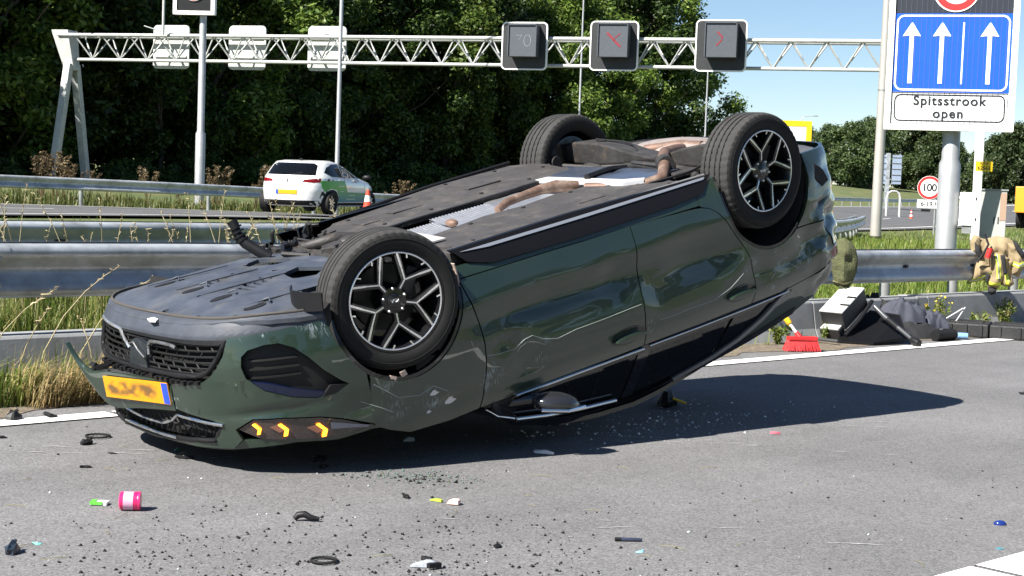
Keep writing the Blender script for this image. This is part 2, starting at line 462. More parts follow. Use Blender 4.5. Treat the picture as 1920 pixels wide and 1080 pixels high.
# ------------------------------------------------------------------ kerb barrier (concrete blocks)
kb = thing('concrete_kerb', 'low grey concrete kerb of long blocks running under the nearest guard rail', 'kerb', AB(9, 8.8))
kb_inv = Matrix.Translation(Vector(AB(9, 8.8)) * -1)
prof = [(8.60, -0.03), (8.66, 0.10), (8.70, 0.34), (8.715, 0.36), (8.93, 0.36), (8.95, 0.34), (8.95, -0.03)]
blk = [-10, -6, -2, 2, 5.5, 9.0, 12.2, 14.02, 14.22, 18, 22, 26, 30, 34, 40, 46]
for a0, a1 in zip(blk[:-1], blk[1:]):
    mb = MB(); k = len(prof); g = 0.004; j = random.uniform(-.004, .004); V = []
    for a in (a0 + g, a1 - g):
        V += [Vector(AB(a, b + j, z + j)) for b, z in prof]
    F = [tuple(range(k)), tuple(range(2 * k - 1, k - 1, -1))] + [(i, (i + 1) % k, (i + 1) % k + k, i + k) for i in range(k)]
    mb.add(V, F, kb_inv); mb.build('kerb_block', CONC, kb, bevel=0.008)

# ------------------------------------------------------------------ guard rails
WP = [(0.0, 0), (.045, -.004), (.074, -.022), (.083, -.055), (.066, -.088), (.018, -.135), (.006, -.165), (.018, -.195), (.066, -.242), (.083, -.275), (.074, -.308), (.045, -.326), (0, -.33)]
def guard_rail(label, pts, ztop, post_step, double=0.0, post0=0.0, seg=4.0, posts=True, bolts=True, skip=None):
    """pts: polyline; traffic face on the right-hand side of travel"""
    P = np.asarray(pts, float); s = np.concatenate([[0], np.cumsum(np.hypot(*np.diff(P, axis=0).T))])
    def at(q): return np.array([np.interp(q, s, P[:, 0]), np.interp(q, s, P[:, 1])])
    def nrm(q):
        d = at(min(q + .3, s[-1])) - at(max(q - .3, 0)); d /= np.hypot(*d); return np.array([d[1], -d[0]])
    o = at(s[-1] / 3); root = thing('guard_rail', label, 'guard rail', (o[0], o[1], 0)); inv = Vector((-o[0], -o[1], 0))
    def beamseg(q0, q1, side, off=0.0):
        qs = np.linspace(q0, q1, max(2, int((q1 - q0) / 1.0) + 1)); V = []; k = len(WP)
        for q in qs:
            p = at(q); n = nrm(q) * side; z = ztop(q) if callable(ztop) else ztop
            base = p + (nrm(q) * (-double) if side < 0 else 0)
            for th in (0, -0.006):
                for d, dz in WP: V.append(Vector((*(base + n * (d - .083 + th + off)), z + dz)) + inv)
        F = []
        for i in range(len(qs) - 1):
            for h in (0, k):
                for j in range(k - 1):
                    a = i * 2 * k + h + j; b = a + 2 * k
                    F.append((a, a + 1, b + 1, b) if h == 0 else (a, b, b + 1, a + 1))
            a = i * 2 * k; b = a + 2 * k
            F.append((a, b, b + k, a + k)); F.append((a + k - 1, a + 2 * k - 1, b + 2 * k - 1, b + k - 1))
        for i in (0, len(qs) - 1):
            for j in range(k - 1):
                a = i * 2 * k + j; F.append((a, a + 1, a + k + 1, a + k))
        mb = MB(); mb.add(V, F); return mb.build('rail_beam' if off == 0 else 'lap_joint', GALV, root, smooth=50, fix=False)
    q = 0
    while q < s[-1] - .1:
        q1 = min(q + seg, s[-1]); beamseg(q, q1 - 0.01, 1)
        if double: beamseg(q, q1 - 0.01, -1)
        if bolts and 0.5 < q < 40:
            beamseg(q - .16, q + .16, 1, .004)
            n = nrm(q); p = at(q); z = ztop(q) if callable(ztop) else ztop; dd = np.array([-n[1], n[0]])
            for t_ in (-.10, .10):
                for zz, dp in ((-.085, .070), (-.115, .046), (-.215, .046), (-.245, .070)):
                    c = p + dd * t_ + n * (dp - .083 + .006); mb = MB(); mb.sphere((c[0] + inv.x, c[1] + inv.y, z + zz), .013, 8, 5); mb.build('bolt', GALVD, root, fix=False)
        q += seg
    if posts:
        q = post0; first = None; fb = None
        while q < s[-1]:
            if skip and skip(q): q += post_step; continue
            p = at(q); n = nrm(q); c = p - n * (0.083 + 0.02 + (double / 2 if double else 0.09)); z = ztop(q) if callable(ztop) else ztop
            zg = float(gz(*c)) - 0.3
            mb = MB()
            mb.tube([(c[0] + inv.x, c[1] + inv.y, zg), (c[0] + inv.x, c[1] + inv.y, z - 0.06)], 0.057, 12)
            mb.build('post', GALVD, root, smooth=40)
            mb = MB(); rot = Matrix.Rotation(math.atan2(n[1], n[0]), 4, 'Z')
            mb.box((c[0] + inv.x, c[1] + inv.y, z - 0.165), (max(double - 0.02, 0.1), 0.09, 0.13), rot); mb.build('spacer', GALVD, root)
            if bolts:
                b = p - n * (0.083 - 0.0085); mb = MB(); mb.box((b[0] + inv.x, b[1] + inv.y, z - 0.165), (0.008, 0.10, 0.075), rot, mi=0)
                mb.box((b[0] + inv.x + n[0] * .008, b[1] + inv.y + n[1] * .008, z - 0.165), (0.018, 0.028, 0.028), rot, mi=0); mb.build('bolt_plate', mat('bolt_slot_dark', (.03, .03, .032), .6), root)
            q += post_step
    return root
A_S = -8.0
near_pts = [AB(a, 8.74)[:2] for a in np.arange(A_S, 60, 1.0)]
guard_rail('double sided galvanised guard rail directly behind the overturned car, above the concrete kerb', near_pts,
           lambda q: 0.905 - 0.075 * float(sstep(4, 14, q + A_S)), 1.333, double=0.42, post0=(12.62 - A_S) % 1.333, skip=lambda q: q + A_S < 6)
r2 = catmull([(-22, -3.5), (-12, 5.7), (-4.34, 13.07), (-3.23, 14.13), (-1.86, 15.67), (2.0, 21.5), (6.2, 32), (10.4, 47), (12.6, 55.5)], 10)
_s2 = np.concatenate([[0], np.cumsum(np.hypot(*np.diff(r2, axis=0).T))])
guard_rail('second galvanised guard rail in the median grass, behind the nearest one', r2,
           lambda q: 0.90 - 0.20 * float(sstep(_s2[40] + 6, _s2[40] + 36, q)), 2.667, double=0.42, post0=0.8)
fn = FAR[:-20]; d = np.gradient(fn, axis=0); d /= np.hypot(d[:, 0], d[:, 1])[:, None]
r3 = fn + np.column_stack([-d[:, 1], d[:, 0]]) * 1.5
r3 = r3[(r3[:, 1] > 12) & (r3[:, 1] < 230)]
_s3 = np.concatenate([[0], np.cumsum(np.hypot(*np.diff(r3, axis=0).T))])
R3Z = (_s3, gz(r3[:, 0], r3[:, 1]) + 0.77)
guard_rail('long galvanised guard rail in front of the dark trees, beyond the far carriageway', r3, lambda q: float(np.interp(q, *R3Z)), 4.0, seg=8.0, bolts=False, post0=1.3)

# ------------------------------------------------------------------ trees
BARK = mat('bark', (0.085, 0.07, 0.052), 0.9, var=(8, 0.35), bump=(18, 0.8, 0.03))
LEAFA = leaf_mat('leaf_dark', [(0.018, 0.036, 0.010), (0.030, 0.058, 0.014), (0.052, 0.095, 0.018), (0.095, 0.14, 0.030)])
LEAFB = leaf_mat('leaf_fresh', [(0.030, 0.058, 0.010), (0.060, 0.11, 0.016), (0.11, 0.17, 0.028), (0.18, 0.23, 0.05)])
LEAFC = leaf_mat('leaf_distant', [(0.030, 0.050, 0.018), (0.045, 0.075, 0.024), (0.07, 0.10, 0.035), (0.09, 0.12, 0.04)])

def leaf_cloud(clumps, n, size, rng, flat=0.5):
    """leaf quads scattered in clumps (centre, radius)"""
    C = np.array([c[:3] for c in clumps]); Rr = np.array([c[3] for c in clumps]); w = Rr ** 2.2; w /= w.sum()
    i = rng.choice(len(C), n, p=w)
    d = rng.normal(size=(n, 3)); d /= np.linalg.norm(d, axis=1)[:, None]
    r = Rr[i] * rng.random(n) ** 0.45 * (0.75 + 0.5 * rng.random(n))
    P = C[i] + d * r[:, None] * np.array([1, 1, 0.8])
    nrm = d * 0.55 + rng.normal(size=(n, 3)) * 0.6 + np.array([0, 0, 0.55]); nrm /= np.linalg.norm(nrm, axis=1)[:, None]
    t = rng.normal(size=(n, 3)); t -= nrm * (t * nrm).sum(1)[:, None]; t /= np.linalg.norm(t, axis=1)[:, None]
    b = np.cross(nrm, t); s = size * (0.6 + 0.8 * rng.random(n))[:, None]
    V = np.stack([P - t * s * 0.5, P - t * s * .06 + b * s * 0.30 - nrm * s * .06, P + t * s * 0.62, P - t * s * .06 - b * s * 0.30 - nrm * s * .06], 1).reshape(-1, 3)
    F = np.arange(n * 4).reshape(-1, 4)
    return V, F
def tree_proto(name, label, h, crown_r, z0, nl, size, lm_, seed, clump_n=46, lobes=1.0, trunk_r=0.16):
    rng = np.random.default_rng(seed); rnd = random.Random(seed)
    root = thing(name, label, 'tree')
    tk = MB(); bend = [(rnd.uniform(-.25, .25) * k, rnd.uniform(-.25, .25) * k, h * 0.86 * k / 5) for k in range(6)]
    tk.tube(bend, [trunk_r * (1 - 0.16 * k) for k in range(6)], 9)
    clumps = []
    for k in range(clump_n):
        f = (k + rnd.random()) / clump_n; z = z0 + (h - z0) * f
        prof_ = (math.sin(math.pi * min(1, max(0.06, (f * 0.9 + 0.10)))) ** 0.6)
        a = k * 2.399 + rnd.uniform(-.5, .5); rad = crown_r * prof_ * rnd.uniform(0.45, 1.0) * (1 + 0.25 * lobes * math.sin(3 * a + seed))
        c = (rad * math.cos(a), rad * math.sin(a), z)
        clumps.append((*c, crown_r * rnd.uniform(0.15, 0.33)))
        if k % 3 == 0:
            zz = max(0.5, z - rad * 0.7 - 0.3); t = min(zz / (h * .86), 0.95) * 5; i = int(t)
            p0 = Vector(bend[i]).lerp(Vector(bend[min(i + 1, 5)]), t - i)
            md = p0.lerp(Vector(c), 0.55) + Vector((rnd.uniform(-.2, .2), rnd.uniform(-.2, .2), -0.1 * rad))
            tk.tube([p0, md, c], [trunk_r * .42, trunk_r * .24, 0.015], 6)
    tk.build('trunk', BARK, root, smooth=60, fix=False)
    V, F = leaf_cloud(clumps, nl, size, rng)
    np_mesh('crown', V, F, lm_, root)
    return root
far_protos = []
T1 = tree_proto('broadleaf_tree', 'x', 13.5, 3.6, 1.2, 36000, 0.22, LEAFA, 3, 60)
T2 = tree_proto('broadleaf_tree', 'x', 12.0, 3.9, 0.6, 36000, 0.21, LEAFB, 5, 56)
T3 = tree_proto('broadleaf_tree', 'x', 14.5, 3.3, 1.6, 34000, 0.23, LEAFA, 11, 58, 1.3)
T4 = tree_proto('broadleaf_tree', 'x', 11.0, 4.2, 0.4, 34000, 0.20, LEAFB, 17, 50, 1.4)
protos = [T1, T2, T3, T4]; used = [False] * 4
ORD = ['first', 'second', 'third', 'fourth', 'fifth', 'sixth', 'seventh', 'eighth', 'ninth', 'tenth', 'eleventh', 'twelfth', 'thirteenth', 'fourteenth', 'fifteenth', 'sixteenth', 'seventeenth', 'eighteenth', 'nineteenth', 'twentieth', 'twenty-first', 'twenty-second', 'twenty-third', 'twenty-fourth', 'twenty-fifth', 'twenty-sixth', 'twenty-seventh', 'twenty-eighth', 'twenty-ninth', 'thirtieth', 'thirty-first', 'thirty-second', 'thirty-third', 'thirty-fourth']
def put_tree(k, loc, rz, sc, label, group):
    if not used[k]:
        used[k] = True; o = protos[k]; o.location = loc; o.rotation_euler = (0, 0, rz); o.scale = sc; o['label'] = label; o['group'] = group
    else: o = dup(protos[k], loc, rz, label, group, sc)
    o.name = 'broadleaf_tree'; return o
rt = random.Random(21)
FD = np.array([0.53, 0.85]); FN = np.array([-0.85, 0.53]); F0 = np.array([-12.6, 38.0])
KIND = ['dark green tall tree', 'fresh green leafy tree', 'slender dark tree', 'broad light green tree']
def row(off, t0, t1, step, name, hs, grp):
    t = t0; i = 0
    while t < t1:
        p = F0 + FN * (off + rt.uniform(-.7, .7)) + FD * (t + rt.uniform(-.8, .8)); k = rt.randrange(4); s = hs * rt.uniform(.88, 1.15)
        put_tree(k, (p[0], p[1], float(gz(*p)) - .1), rt.uniform(0, 6.28), (s * rt.uniform(.9, 1.1), s * rt.uniform(.9, 1.1), s), f'{KIND[k]}, {ORD[i]} from the left in the {name} row of the roadside wood', grp)
        t += step; i += 1
row(20.0, 6, 79, 4.6, 'front', 1.10, 'trees of the roadside wood')
row(24.5, 4, 77, 5.0, 'middle', 1.22, 'trees of the roadside wood')
row(29.5, 2, 72, 5.4, 'back', 1.32, 'trees of the roadside wood')
# undergrowth shrubs along the wood's foot
def shrub_proto(seed, h, r, nl, lm_):
    rng = np.random.default_rng(seed); rnd = random.Random(seed); root = thing('undergrowth_shrub', 'x', 'shrub'); cl = []
    st = MB()
    for k in range(14):
        a = rnd.uniform(0, 6.28); q = r * rnd.random() ** .6; c = (q * math.cos(a), q * math.sin(a), h * rnd.uniform(.2, .85) * (1 - .4 * q / r)); cl.append((*c, r * rnd.uniform(.25, .42)))
        st.tube([(c[0] * .2, c[1] * .2, -.05), (c[0] * .6, c[1] * .6, c[2] * .6), c], [.03, .02, .008], 5)
    st.build('stem', BARK, root, fix=False); V, F = leaf_cloud(cl, nl, 0.17, rng); np_mesh('foliage', V, F, lm_, root); return root
S1 = shrub_proto(4, 2.2, 1.6, 7000, LEAFA); S2 = shrub_proto(8, 1.7, 1.9, 7000, LEAFA)
i = 0
for t in np.arange(6, 80, 2.5):
    p = F0 + FN * (16.8 + rt.uniform(-.8, .8)) + FD * (t + rt.uniform(-.6, .6)); src = (S1, S2)[i % 2]
    lab = f'dark leafy shrub at the foot of the wood, {ORD[i]} from the left'
    loc = (p[0], p[1], float(gz(*p)) - .1); s = rt.uniform(.75, 1.25)
    if i < 2: src.location = loc; src['label'] = lab; src['group'] = 'shrubs at the foot of the wood'; src.scale = (s, s, s)
    else: dup(src, loc, rt.uniform(0, 6.28), lab, 'shrubs at the foot of the wood', s)
    i += 1
# distant trees on the right
DT = tree_proto('distant_tree', 'x', 11, 5.0, 0.8, 16000, 0.42, LEAFC, 31, 44, 1.0, .2)
spots = [(1582, 205, 8.3), (1622, 212, 9.3), (1682, 228, 10.2), (1716, 226, 10.9), (1750, 222, 9.3), (1782, 250, 7.2), (1822, 242, 6.6), (1858, 225, 9.2), (1890, 218, 10.9), (1920, 226, 10.2), (1958, 226, 10.5), (1545, 215, 8.0), (1500, 225, 8.0), (1450, 230, 8.4)]
dl = ['dark round tree right behind the tall lamp post', 'round tree between the lamp post and the grey pole', 'tall tree behind the back of the blue road sign', 'tall tree above the curved lamp posts', 'tree above the round speed limit sign', 'tree behind the thick sign pole',
      'tree seen behind the white control box', 'tree behind the yellow numbered plate', 'tall dark tree right of the yellow numbered plate', 'tree at the right picture edge above the orange truck', 'tree just beyond the right picture edge', 'tree hidden behind the tail of the car', 'tree far behind the rear wheel', 'tree far behind the car underside']
for i, (px, Y, h) in enumerate(spots):
    loc = ((px - 960) / 2900 * Y, Y, float(gz((px - 960) / 2900 * Y, Y)) - .2); s = h / 11.0
    lab = f'distant {dl[i]}'
    if i == 0: DT.location = loc; DT.scale = (s, s, s); DT['label'] = lab; DT['group'] = 'distant trees beyond the motorway'
    else: dup(DT, loc, rt.uniform(0, 6.28), lab, 'distant trees beyond the motorway', (s * rt.uniform(.72, .95), s * .9, s))
# trees behind the photographer: they show in the paint of the car
for i, (a, b) in enumerate(((-14, -28), (-6, -25), (1, -27), (7, -24), (13, -26), (19, -25), (26, -27), (33, -26), (41, -29))):
    p = AB(a, b); put_tree(i % 4, (p[0], p[1], float(gz(p[0], p[1]))), i * 1.3, (.9, .9, .62), f'small tree on the bank behind the photographer, {ORD[i]} along the road', 'trees on the bank')

# ------------------------------------------------------------------ grass
GR1 = leaf_mat('grass_blade', [(0.08, 0.14, 0.018), (0.13, 0.20, 0.03), (0.19, 0.25, 0.05), (0.30, 0.29, 0.10)], 0.3, 0.4)
GR2 = leaf_mat('dry_grass_blade', [(0.13, 0.13, 0.04), (0.28, 0.22, 0.10), (0.42, 0.33, 0.17), (0.30, 0.17, 0.08)], 0.3, 0.3)
GR3 = leaf_mat('tall_grass_blade', [(0.06, 0.11, 0.015), (0.12, 0.18, 0.03), (0.21, 0.24, 0.06), (0.34, 0.30, 0.12)], 0.3, 0.4)
def blades(name, P, H, W_, m, lean=0.4, dirv=None, label=None, droop=0.25):
    n = len(P); a = RNG.random(n) * 2 * np.pi; d = np.stack([np.cos(a), np.sin(a), 0 * a], 1)
    if dirv is not None: d = d * .5 + np.array(dirv); d /= np.linalg.norm(d, axis=1)[:, None]
    s = np.stack([-d[:, 1], d[:, 0], 0 * a], 1); H = H[:, None]; w = W_ * (.6 + .8 * RNG.random(n))[:, None]
    L = lean * RNG.random(n)[:, None]
    m1 = P + d * H * L * .35 + np.array([0, 0, 1]) * H * .55; tp = P + d * H * L * (1 + droop) + np.array([0, 0, 1]) * H * (1 - .5 * L)
    V = np.stack([P - s * w, P + s * w, m1 + s * w * .75, m1 - s * w * .75, tp], 1).reshape(-1, 3)
    k = np.arange(n)[:, None] * 5
    F = np.concatenate([k + np.array([0, 1, 2]), k + np.array([0, 2, 3]), k + np.array([3, 2, 4])])
    return tag(np_mesh(name, V, F, m), kind='stuff')
def scatter(n, a0, a1, b0, b1):
    a = a0 + (a1 - a0) * RNG.random(n); b = b0 + (b1 - b0) * RNG.random(n)
    p = a[:, None] * U2 + b[:, None] * N2; return np.column_stack([p, gz(p[:, 0], p[:, 1]) - .02])
def clumpy(P, sc=1.3, thr=0.35):
    k = np.sin(P[:, 0] * sc * 2.1 + 3 * np.sin(P[:, 1] * sc)) * np.sin(P[:, 1] * sc * 1.7 + 2 * np.sin(P[:, 0] * sc * 1.3))
    return 0.6 + 0.5 * k
P = np.concatenate([scatter(26000, -1, 8.5, 9.15, 12.2), scatter(6000, 8, 12, 9.2, 12)]); blades('median_grass', P, .40 * clumpy(P) + .14 * RNG.random(len(P)), .007, GR3, .5)
P = np.concatenate([scatter(26000, 10.5, 22, 9.2, 14), scatter(26000, 16, 40, 11, 26), scatter(22000, 30, 75, 14, 40)]); P = P[(np.hypot(P[:, 0], P[:, 1]) > 10)]
c_ = -0.85 * P[:, 0] + .53 * P[:, 1]; nearc = -0.85 * 12.6 + .53 * 59
P = P[(c_ < nearc - 1.5)]
blades('roadside_grass', P, (.16 * clumpy(P, .8) + .08) * (.6 + .8 * RNG.random(len(P))), .009, GR1, .5)
P = scatter(9000, -1, 30, 12.2, 24); c_ = -0.85 * P[:, 0] + .53 * P[:, 1]; P = P[c_ < 22.0]; blades('median_back_grass', P, .3 * clumpy(P), .008, GR3, .5)
# verge in front of the kerb, left of the car
P = scatter(5200, 2.0, 5.7, 8.25, 8.62); P[:, 2] = 0; P = P[RNG.random(len(P)) < np.where(P @ np.array([.726, .688, 0]) > 4.2, .45, 1)]; blades('verge_grass', P, .10 + .34 * RNG.random(len(P)) * clumpy(P, 3), .0045, GR3, .7)
P = scatter(2300, 4.0, 5.5, 8.12, 8.55); P[:, 2] = 0; blades('dry_verge_grass', P, .08 + .30 * RNG.random(len(P)), .0035, GR2, 1.1, dirv=(.7, .35, 0))
P = scatter(500, 9.5, 24, 8.45, 8.62); P[:, 2] = 0; P = P[clumpy(P, 4) > .62]; blades('kerb_foot_weeds', P, .04 + .14 * RNG.random(len(P)), .005, GR3, .8)
# verge of the far carriageway
t = RNG.random(16000) * 70 - 10; o_ = 0.6 + RNG.random(16000) * 4.5
p = F0 + t[:, None] * FD + o_[:, None] * FN; P = np.column_stack([p, gz(p[:, 0], p[:, 1]) - .03]); blades('far_verge_grass', P, .16 + .46 * RNG.random(len(P)) * clumpy(P, .5), .016, leaf_mat('verge_olive_blade', [(.035, .055, .012), (.065, .09, .02), (.11, .12, .035), (.19, .17, .075)], .3, .35), .7)
# tall dry stalks with seed heads
def stalks(name, items, m):
    mb = MB(); rs = random.Random(5)
    for (x, y, z, h, dx, dy) in items:
        pth = [(x + dx * h * f ** 1.8, y + dy * h * f ** 1.8, z + h * (f - .22 * (abs(dx) + abs(dy)) * f ** 3)) for f in (0, .3, .55, .75, .9, 1)]
        mb.tube(pth, [.0042, .0038, .0034, .0028, .0022, .0012], 4)
        for f in (.78, .83, .88, .93, .97):
            q = Vector(pth[3]).lerp(Vector(pth[5]), (f - .75) / .25)
            mb.tube([q, q + Vector((rs.uniform(-.02, .02) + dx * .03, rs.uniform(-.02, .02), .025)), q + Vector((rs.uniform(-.03, .03) + dx * .06, 0, .03))], [.0018, .0050, .0015], 4)
    return tag(mb.build(name, m, fix=False), kind='stuff')
rs = random.Random(9); it = []
for a, b, h, dx in ((3.9, 8.62, .78, .55), (4.25, 8.6, .92, .50), (4.5, 8.62, .85, .55), (4.1, 8.55, .60, .3), (4.75, 8.6, .66, .35), (4.9, 8.62, .72, .4), (5.05, 8.6, .66, .5), (3.2, 8.6, .62, .45), (4.6, 8.5, .5, -.25)):
    x, y, _ = AB(a, b); it.append((x, y, 0, h, dx, .15))
for k in range(70):
    a = rs.uniform(4.6, 8.8) if k < 56 else rs.uniform(2.5, 5); x, y, _ = AB(a, rs.uniform(9.5, 11.2)); it.append((x, y, .1, rs.uniform(.8, 1.2), rs.uniform(-.3, .35), rs.uniform(-.1, .1)))
stalks('dry_grass_stalks', it, leaf_mat('pale_stalk', [(.34, .28, .15), (.50, .42, .25), (.58, .50, .32)], .2, .2))

# brown dock plants along the far rail
DOCK = leaf_mat('dock_seed', [(0.075, 0.055, 0.03), (0.12, 0.085, 0.048), (0.20, 0.155, 0.09)], 0.2, 0.2)
def dock(seed):
    rnd = random.Random(seed); rng = np.random.default_rng(seed); root = thing('dock_plant', 'x', 'plant'); st = MB(); cl = []
    for k in range(7):
        a = rnd.uniform(0, 6.28); h = rnd.uniform(.75, 1.25); q = rnd.uniform(.1, .4)
        st.tube([(0, 0, -.05), (q * .4 * math.cos(a), q * .4 * math.sin(a), h * .5), (q * math.cos(a), q * math.sin(a), h)], [.012, .009, .004], 5)
        for j in range(5): f = .55 + .1 * j; cl.append((q * f * math.cos(a) + rnd.uniform(-.05, .05), q * f * math.sin(a) + rnd.uniform(-.05, .05), h * f + .05, .085))
    st.build('stem', DOCK, root, fix=False); V, F = leaf_cloud(cl, 900, .06, rng); np_mesh('seed_head', V, F, DOCK, root); return root
dk = [dock(2), dock(6)]; i = 0
for t in [-4, -3.2, -2.6, -1.5, -.6, 0, 1.0, 1.7, 2.4, 3.6, 4.4, 5.3, 6.5, 8.2, 9.5, 10.6, 11.5, 13, 14.2, 15.1, 16.5, 17.4, 18.6, 19.8, 20.6, 22, 23.2, 24.1, 24.9, 26, 27.1, 28.2, 29.5, 31]:
    p = F0 + FN * (3.0 + rt.uniform(-.3, 1.0)) + FD * t; loc = (p[0], p[1], float(gz(*p))); s = rt.uniform(.6, 1.3)
    lab = f'brown seeding dock plant behind the far guard rail, {ORD[i]} from the left'
    if i < 2: dk[i].location = loc; dk[i]['label'] = lab; dk[i]['group'] = 'brown dock plants along the far guard rail'; dk[i].scale = (s, s, s)
    else: dup(dk[i % 2], loc, rt.uniform(0, 6.28), lab, 'brown dock plants along the far guard rail', s)
    i += 1
# =================================================================== THE OVERTURNED CAR
CAR_M = Matrix.Translation((-1.14907, 7.8341, 1.09478)) @ Matrix.Rotation(3.85248, 4, 'Z') @ Matrix.Rotation(0.236249, 4, 'Y') @ Matrix.Rotation(math.pi - 0.003933, 4, 'X')
car = thing('overturned_car', 'dark green passenger car lying upside down on its roof, wheels in the air', 'car', matrix=CAR_M)

def paint_mat():
    M = bpy.data.materials.new('dark_green_paint'); M.use_nodes = True; t = M.node_tree; N = t.nodes; L = t.links; b = N['Principled BSDF']
    tc = N.new('ShaderNodeTexCoord')
    b.inputs['Metallic'].default_value = 0.25; b.inputs['Roughness'].default_value = 0.38; b.inputs['Coat Weight'].default_value = 1.0; b.inputs['Coat Roughness'].default_value = 0.02; b.inputs['Coat IOR'].default_value = 1.55
    # scuffs: scraped primer where the car slid (centre x, y, z, radius)
    spots = [(-.46, -.9, .80, .10), (.10, -.88, .74, .13), (-.12, -.88, .80, .10), (-1.57, -.9, .84, .07), (-.80, -.9, .76, .08), (-2.42, -.9, .70, .10), (-2.70, -.9, .74, .12), (-2.90, -.88, .80, .10), (.66, -.72, .26, .12), (.42, -.82, .26, .13), (-2.6, -.9, .93, .08), (.9, -.3, .6, .08)]
    acc = None
    for x, y, z, r in spots:
        d = N.new('ShaderNodeVectorMath'); d.operation = 'DISTANCE'; d.inputs[1].default_value = (x, y, z); L.new(tc.outputs['Object'], d.inputs[0])
        mr = N.new('ShaderNodeMapRange'); mr.inputs[1].default_value = r; mr.inputs[2].default_value = r * .3; mr.inputs[3].default_value = 0; mr.inputs[4].default_value = 1; L.new(d.outputs['Value'], mr.inputs[0])
        if acc is None: acc = mr.outputs[0]
        else:
            a = N.new('ShaderNodeMath'); a.operation = 'MAXIMUM'; L.new(acc, a.inputs[0]); L.new(mr.outputs[0], a.inputs[1]); acc = a.outputs[0]
    mp = N.new('ShaderNodeMapping'); mp.inputs['Rotation'].default_value = (0, R(52), 0); mp.inputs['Scale'].default_value = (150, 30, 34); L.new(tc.outputs['Object'], mp.inputs[0])
    n = N.new('ShaderNodeTexNoise'); n.inputs['Scale'].default_value = 1; n.inputs['Detail'].default_value = 6; n.inputs['Roughness'].default_value = .7; L.new(mp.outputs[0], n.inputs['Vector'])
    n2 = N.new('ShaderNodeTexNoise'); n2.inputs['Scale'].default_value = 11; n2.inputs['Detail'].default_value = 3; L.new(tc.outputs['Object'], n2.inputs['Vector'])
    m1 = N.new('ShaderNodeMath'); m1.operation = 'MULTIPLY'; L.new(n.outputs['Fac'], m1.inputs[0]); L.new(n2.outputs['Fac'], m1.inputs[1])
    m2 = N.new('ShaderNodeMapRange'); m2.inputs[1].default_value = .288; m2.inputs[2].default_value = .335; L.new(m1.outputs[0], m2.inputs[0])
    m3 = N.new('ShaderNodeMath'); m3.operation = 'MULTIPLY'; L.new(m2.outputs[0], m3.inputs[0]); L.new(acc, m3.inputs[1])
    mx = N.new('ShaderNodeMix'); mx.data_type = 'RGBA'; mx.inputs[6].default_value = (0.018, 0.036, 0.023, 1); mx.inputs[7].default_value = (0.24, 0.28, 0.29, 1); L.new(m3.outputs[0], mx.inputs[0])
    # road dust film
    nd = N.new('ShaderNodeTexNoise'); nd.inputs['Scale'].default_value = 4; nd.inputs['Detail'].default_value = 6; L.new(tc.outputs['Object'], nd.inputs['Vector'])
    md = N.new('ShaderNodeMapRange'); md.inputs[1].default_value = .45; md.inputs[2].default_value = .8; md.inputs[4].default_value = .06; L.new(nd.outputs['Fac'], md.inputs[0])
    mx2 = N.new('ShaderNodeMix'); mx2.data_type = 'RGBA'; L.new(md.outputs[0], mx2.inputs[0]); L.new(mx.outputs[2], mx2.inputs[6]); mx2.inputs[7].default_value = (.16, .15, .13, 1)
    L.new(mx2.outputs[2], b.inputs['Base Color'])
    cw = N.new('ShaderNodeMath'); cw.operation = 'SUBTRACT'; cw.inputs[0].default_value = 1; L.new(m3.outputs[0], cw.inputs[1]); L.new(cw.outputs[0], b.inputs['Coat Weight'])
    return M
PAINT = paint_mat()
GLASSK = mat('tinted_glass', (0.004, 0.0045, 0.005), 0.03, spec=0.4)
TRIMK = mat('black_trim', (0.010, 0.010, 0.011), 0.22, coat=0.3, var=(9, .3))
LINERK = mat('wheel_liner', (0.012, 0.012, 0.012), 0.9, bump=(60, .3))
TRAYM = mat('undertray_plastic', (0.056, 0.064, 0.082), 0.42, var=(7, .3), bump=(30, .12), col2=((0.085, 0.082, 0.078), 6, .52, .75), rvar=.1)
FLOORM = mat('floor_panel_plastic', (0.045, 0.042, 0.041), 0.62, var=(5, .3), col2=((0.085, 0.075, 0.067), 9, .5, .75), bump=(45, .2))
CHASSIS = mat('chassis_metal', (0.045, 0.043, 0.042), 0.6, .3, var=(9, .4), col2=((0.10, 0.075, 0.055), 12, .55, .72), bump=(40, .3))
ALU = mat('heat_shield_aluminium', (0.62, 0.62, 0.63), 0.36, .85, var=(14, .12), bump=(50, .25))
RUST = mat('rusty_exhaust', (0.16, 0.10, 0.075), 0.6, .35, var=(14, .3), col2=((0.28, 0.21, 0.165), 9, .5, .7), bump=(60, .2))
MUFF = mat('muffler_steel', (0.50, 0.42, 0.37), 0.42, .6, var=(7, .15), col2=((0.36, 0.24, 0.17), 6, .55, .75))
TANKM = mat('tank_plastic', (0.05, 0.062, 0.090), 0.3, var=(6, .25), coat=.3)
BEIGE = mat('torn_liner_back', (0.40, 0.31, 0.26), 0.75, var=(9, .15))
AMBER = mat('amber_indicator', (0.9, 0.35, 0.02), 0.4, emit=((1.0, 0.30, 0.015), 2.6))
LENS = mat('headlamp_lens', (0.035, 0.025, 0.022), 0.07, coat=1.0, var=(20, .3))
REDLENS = mat('tail_lamp_lens', (0.16, 0.006, 0.008), 0.16, spec=.4)
RIMB = mat('rim_black', (0.008, 0.008, 0.009), 0.16, coat=.4)
MESHB = mat('grille_black', (0.003, 0.003, 0.003), 0.6, var=(14, .3))
STEEL = mat('bolt_steel', (0.55, 0.55, 0.55), .3, .9)

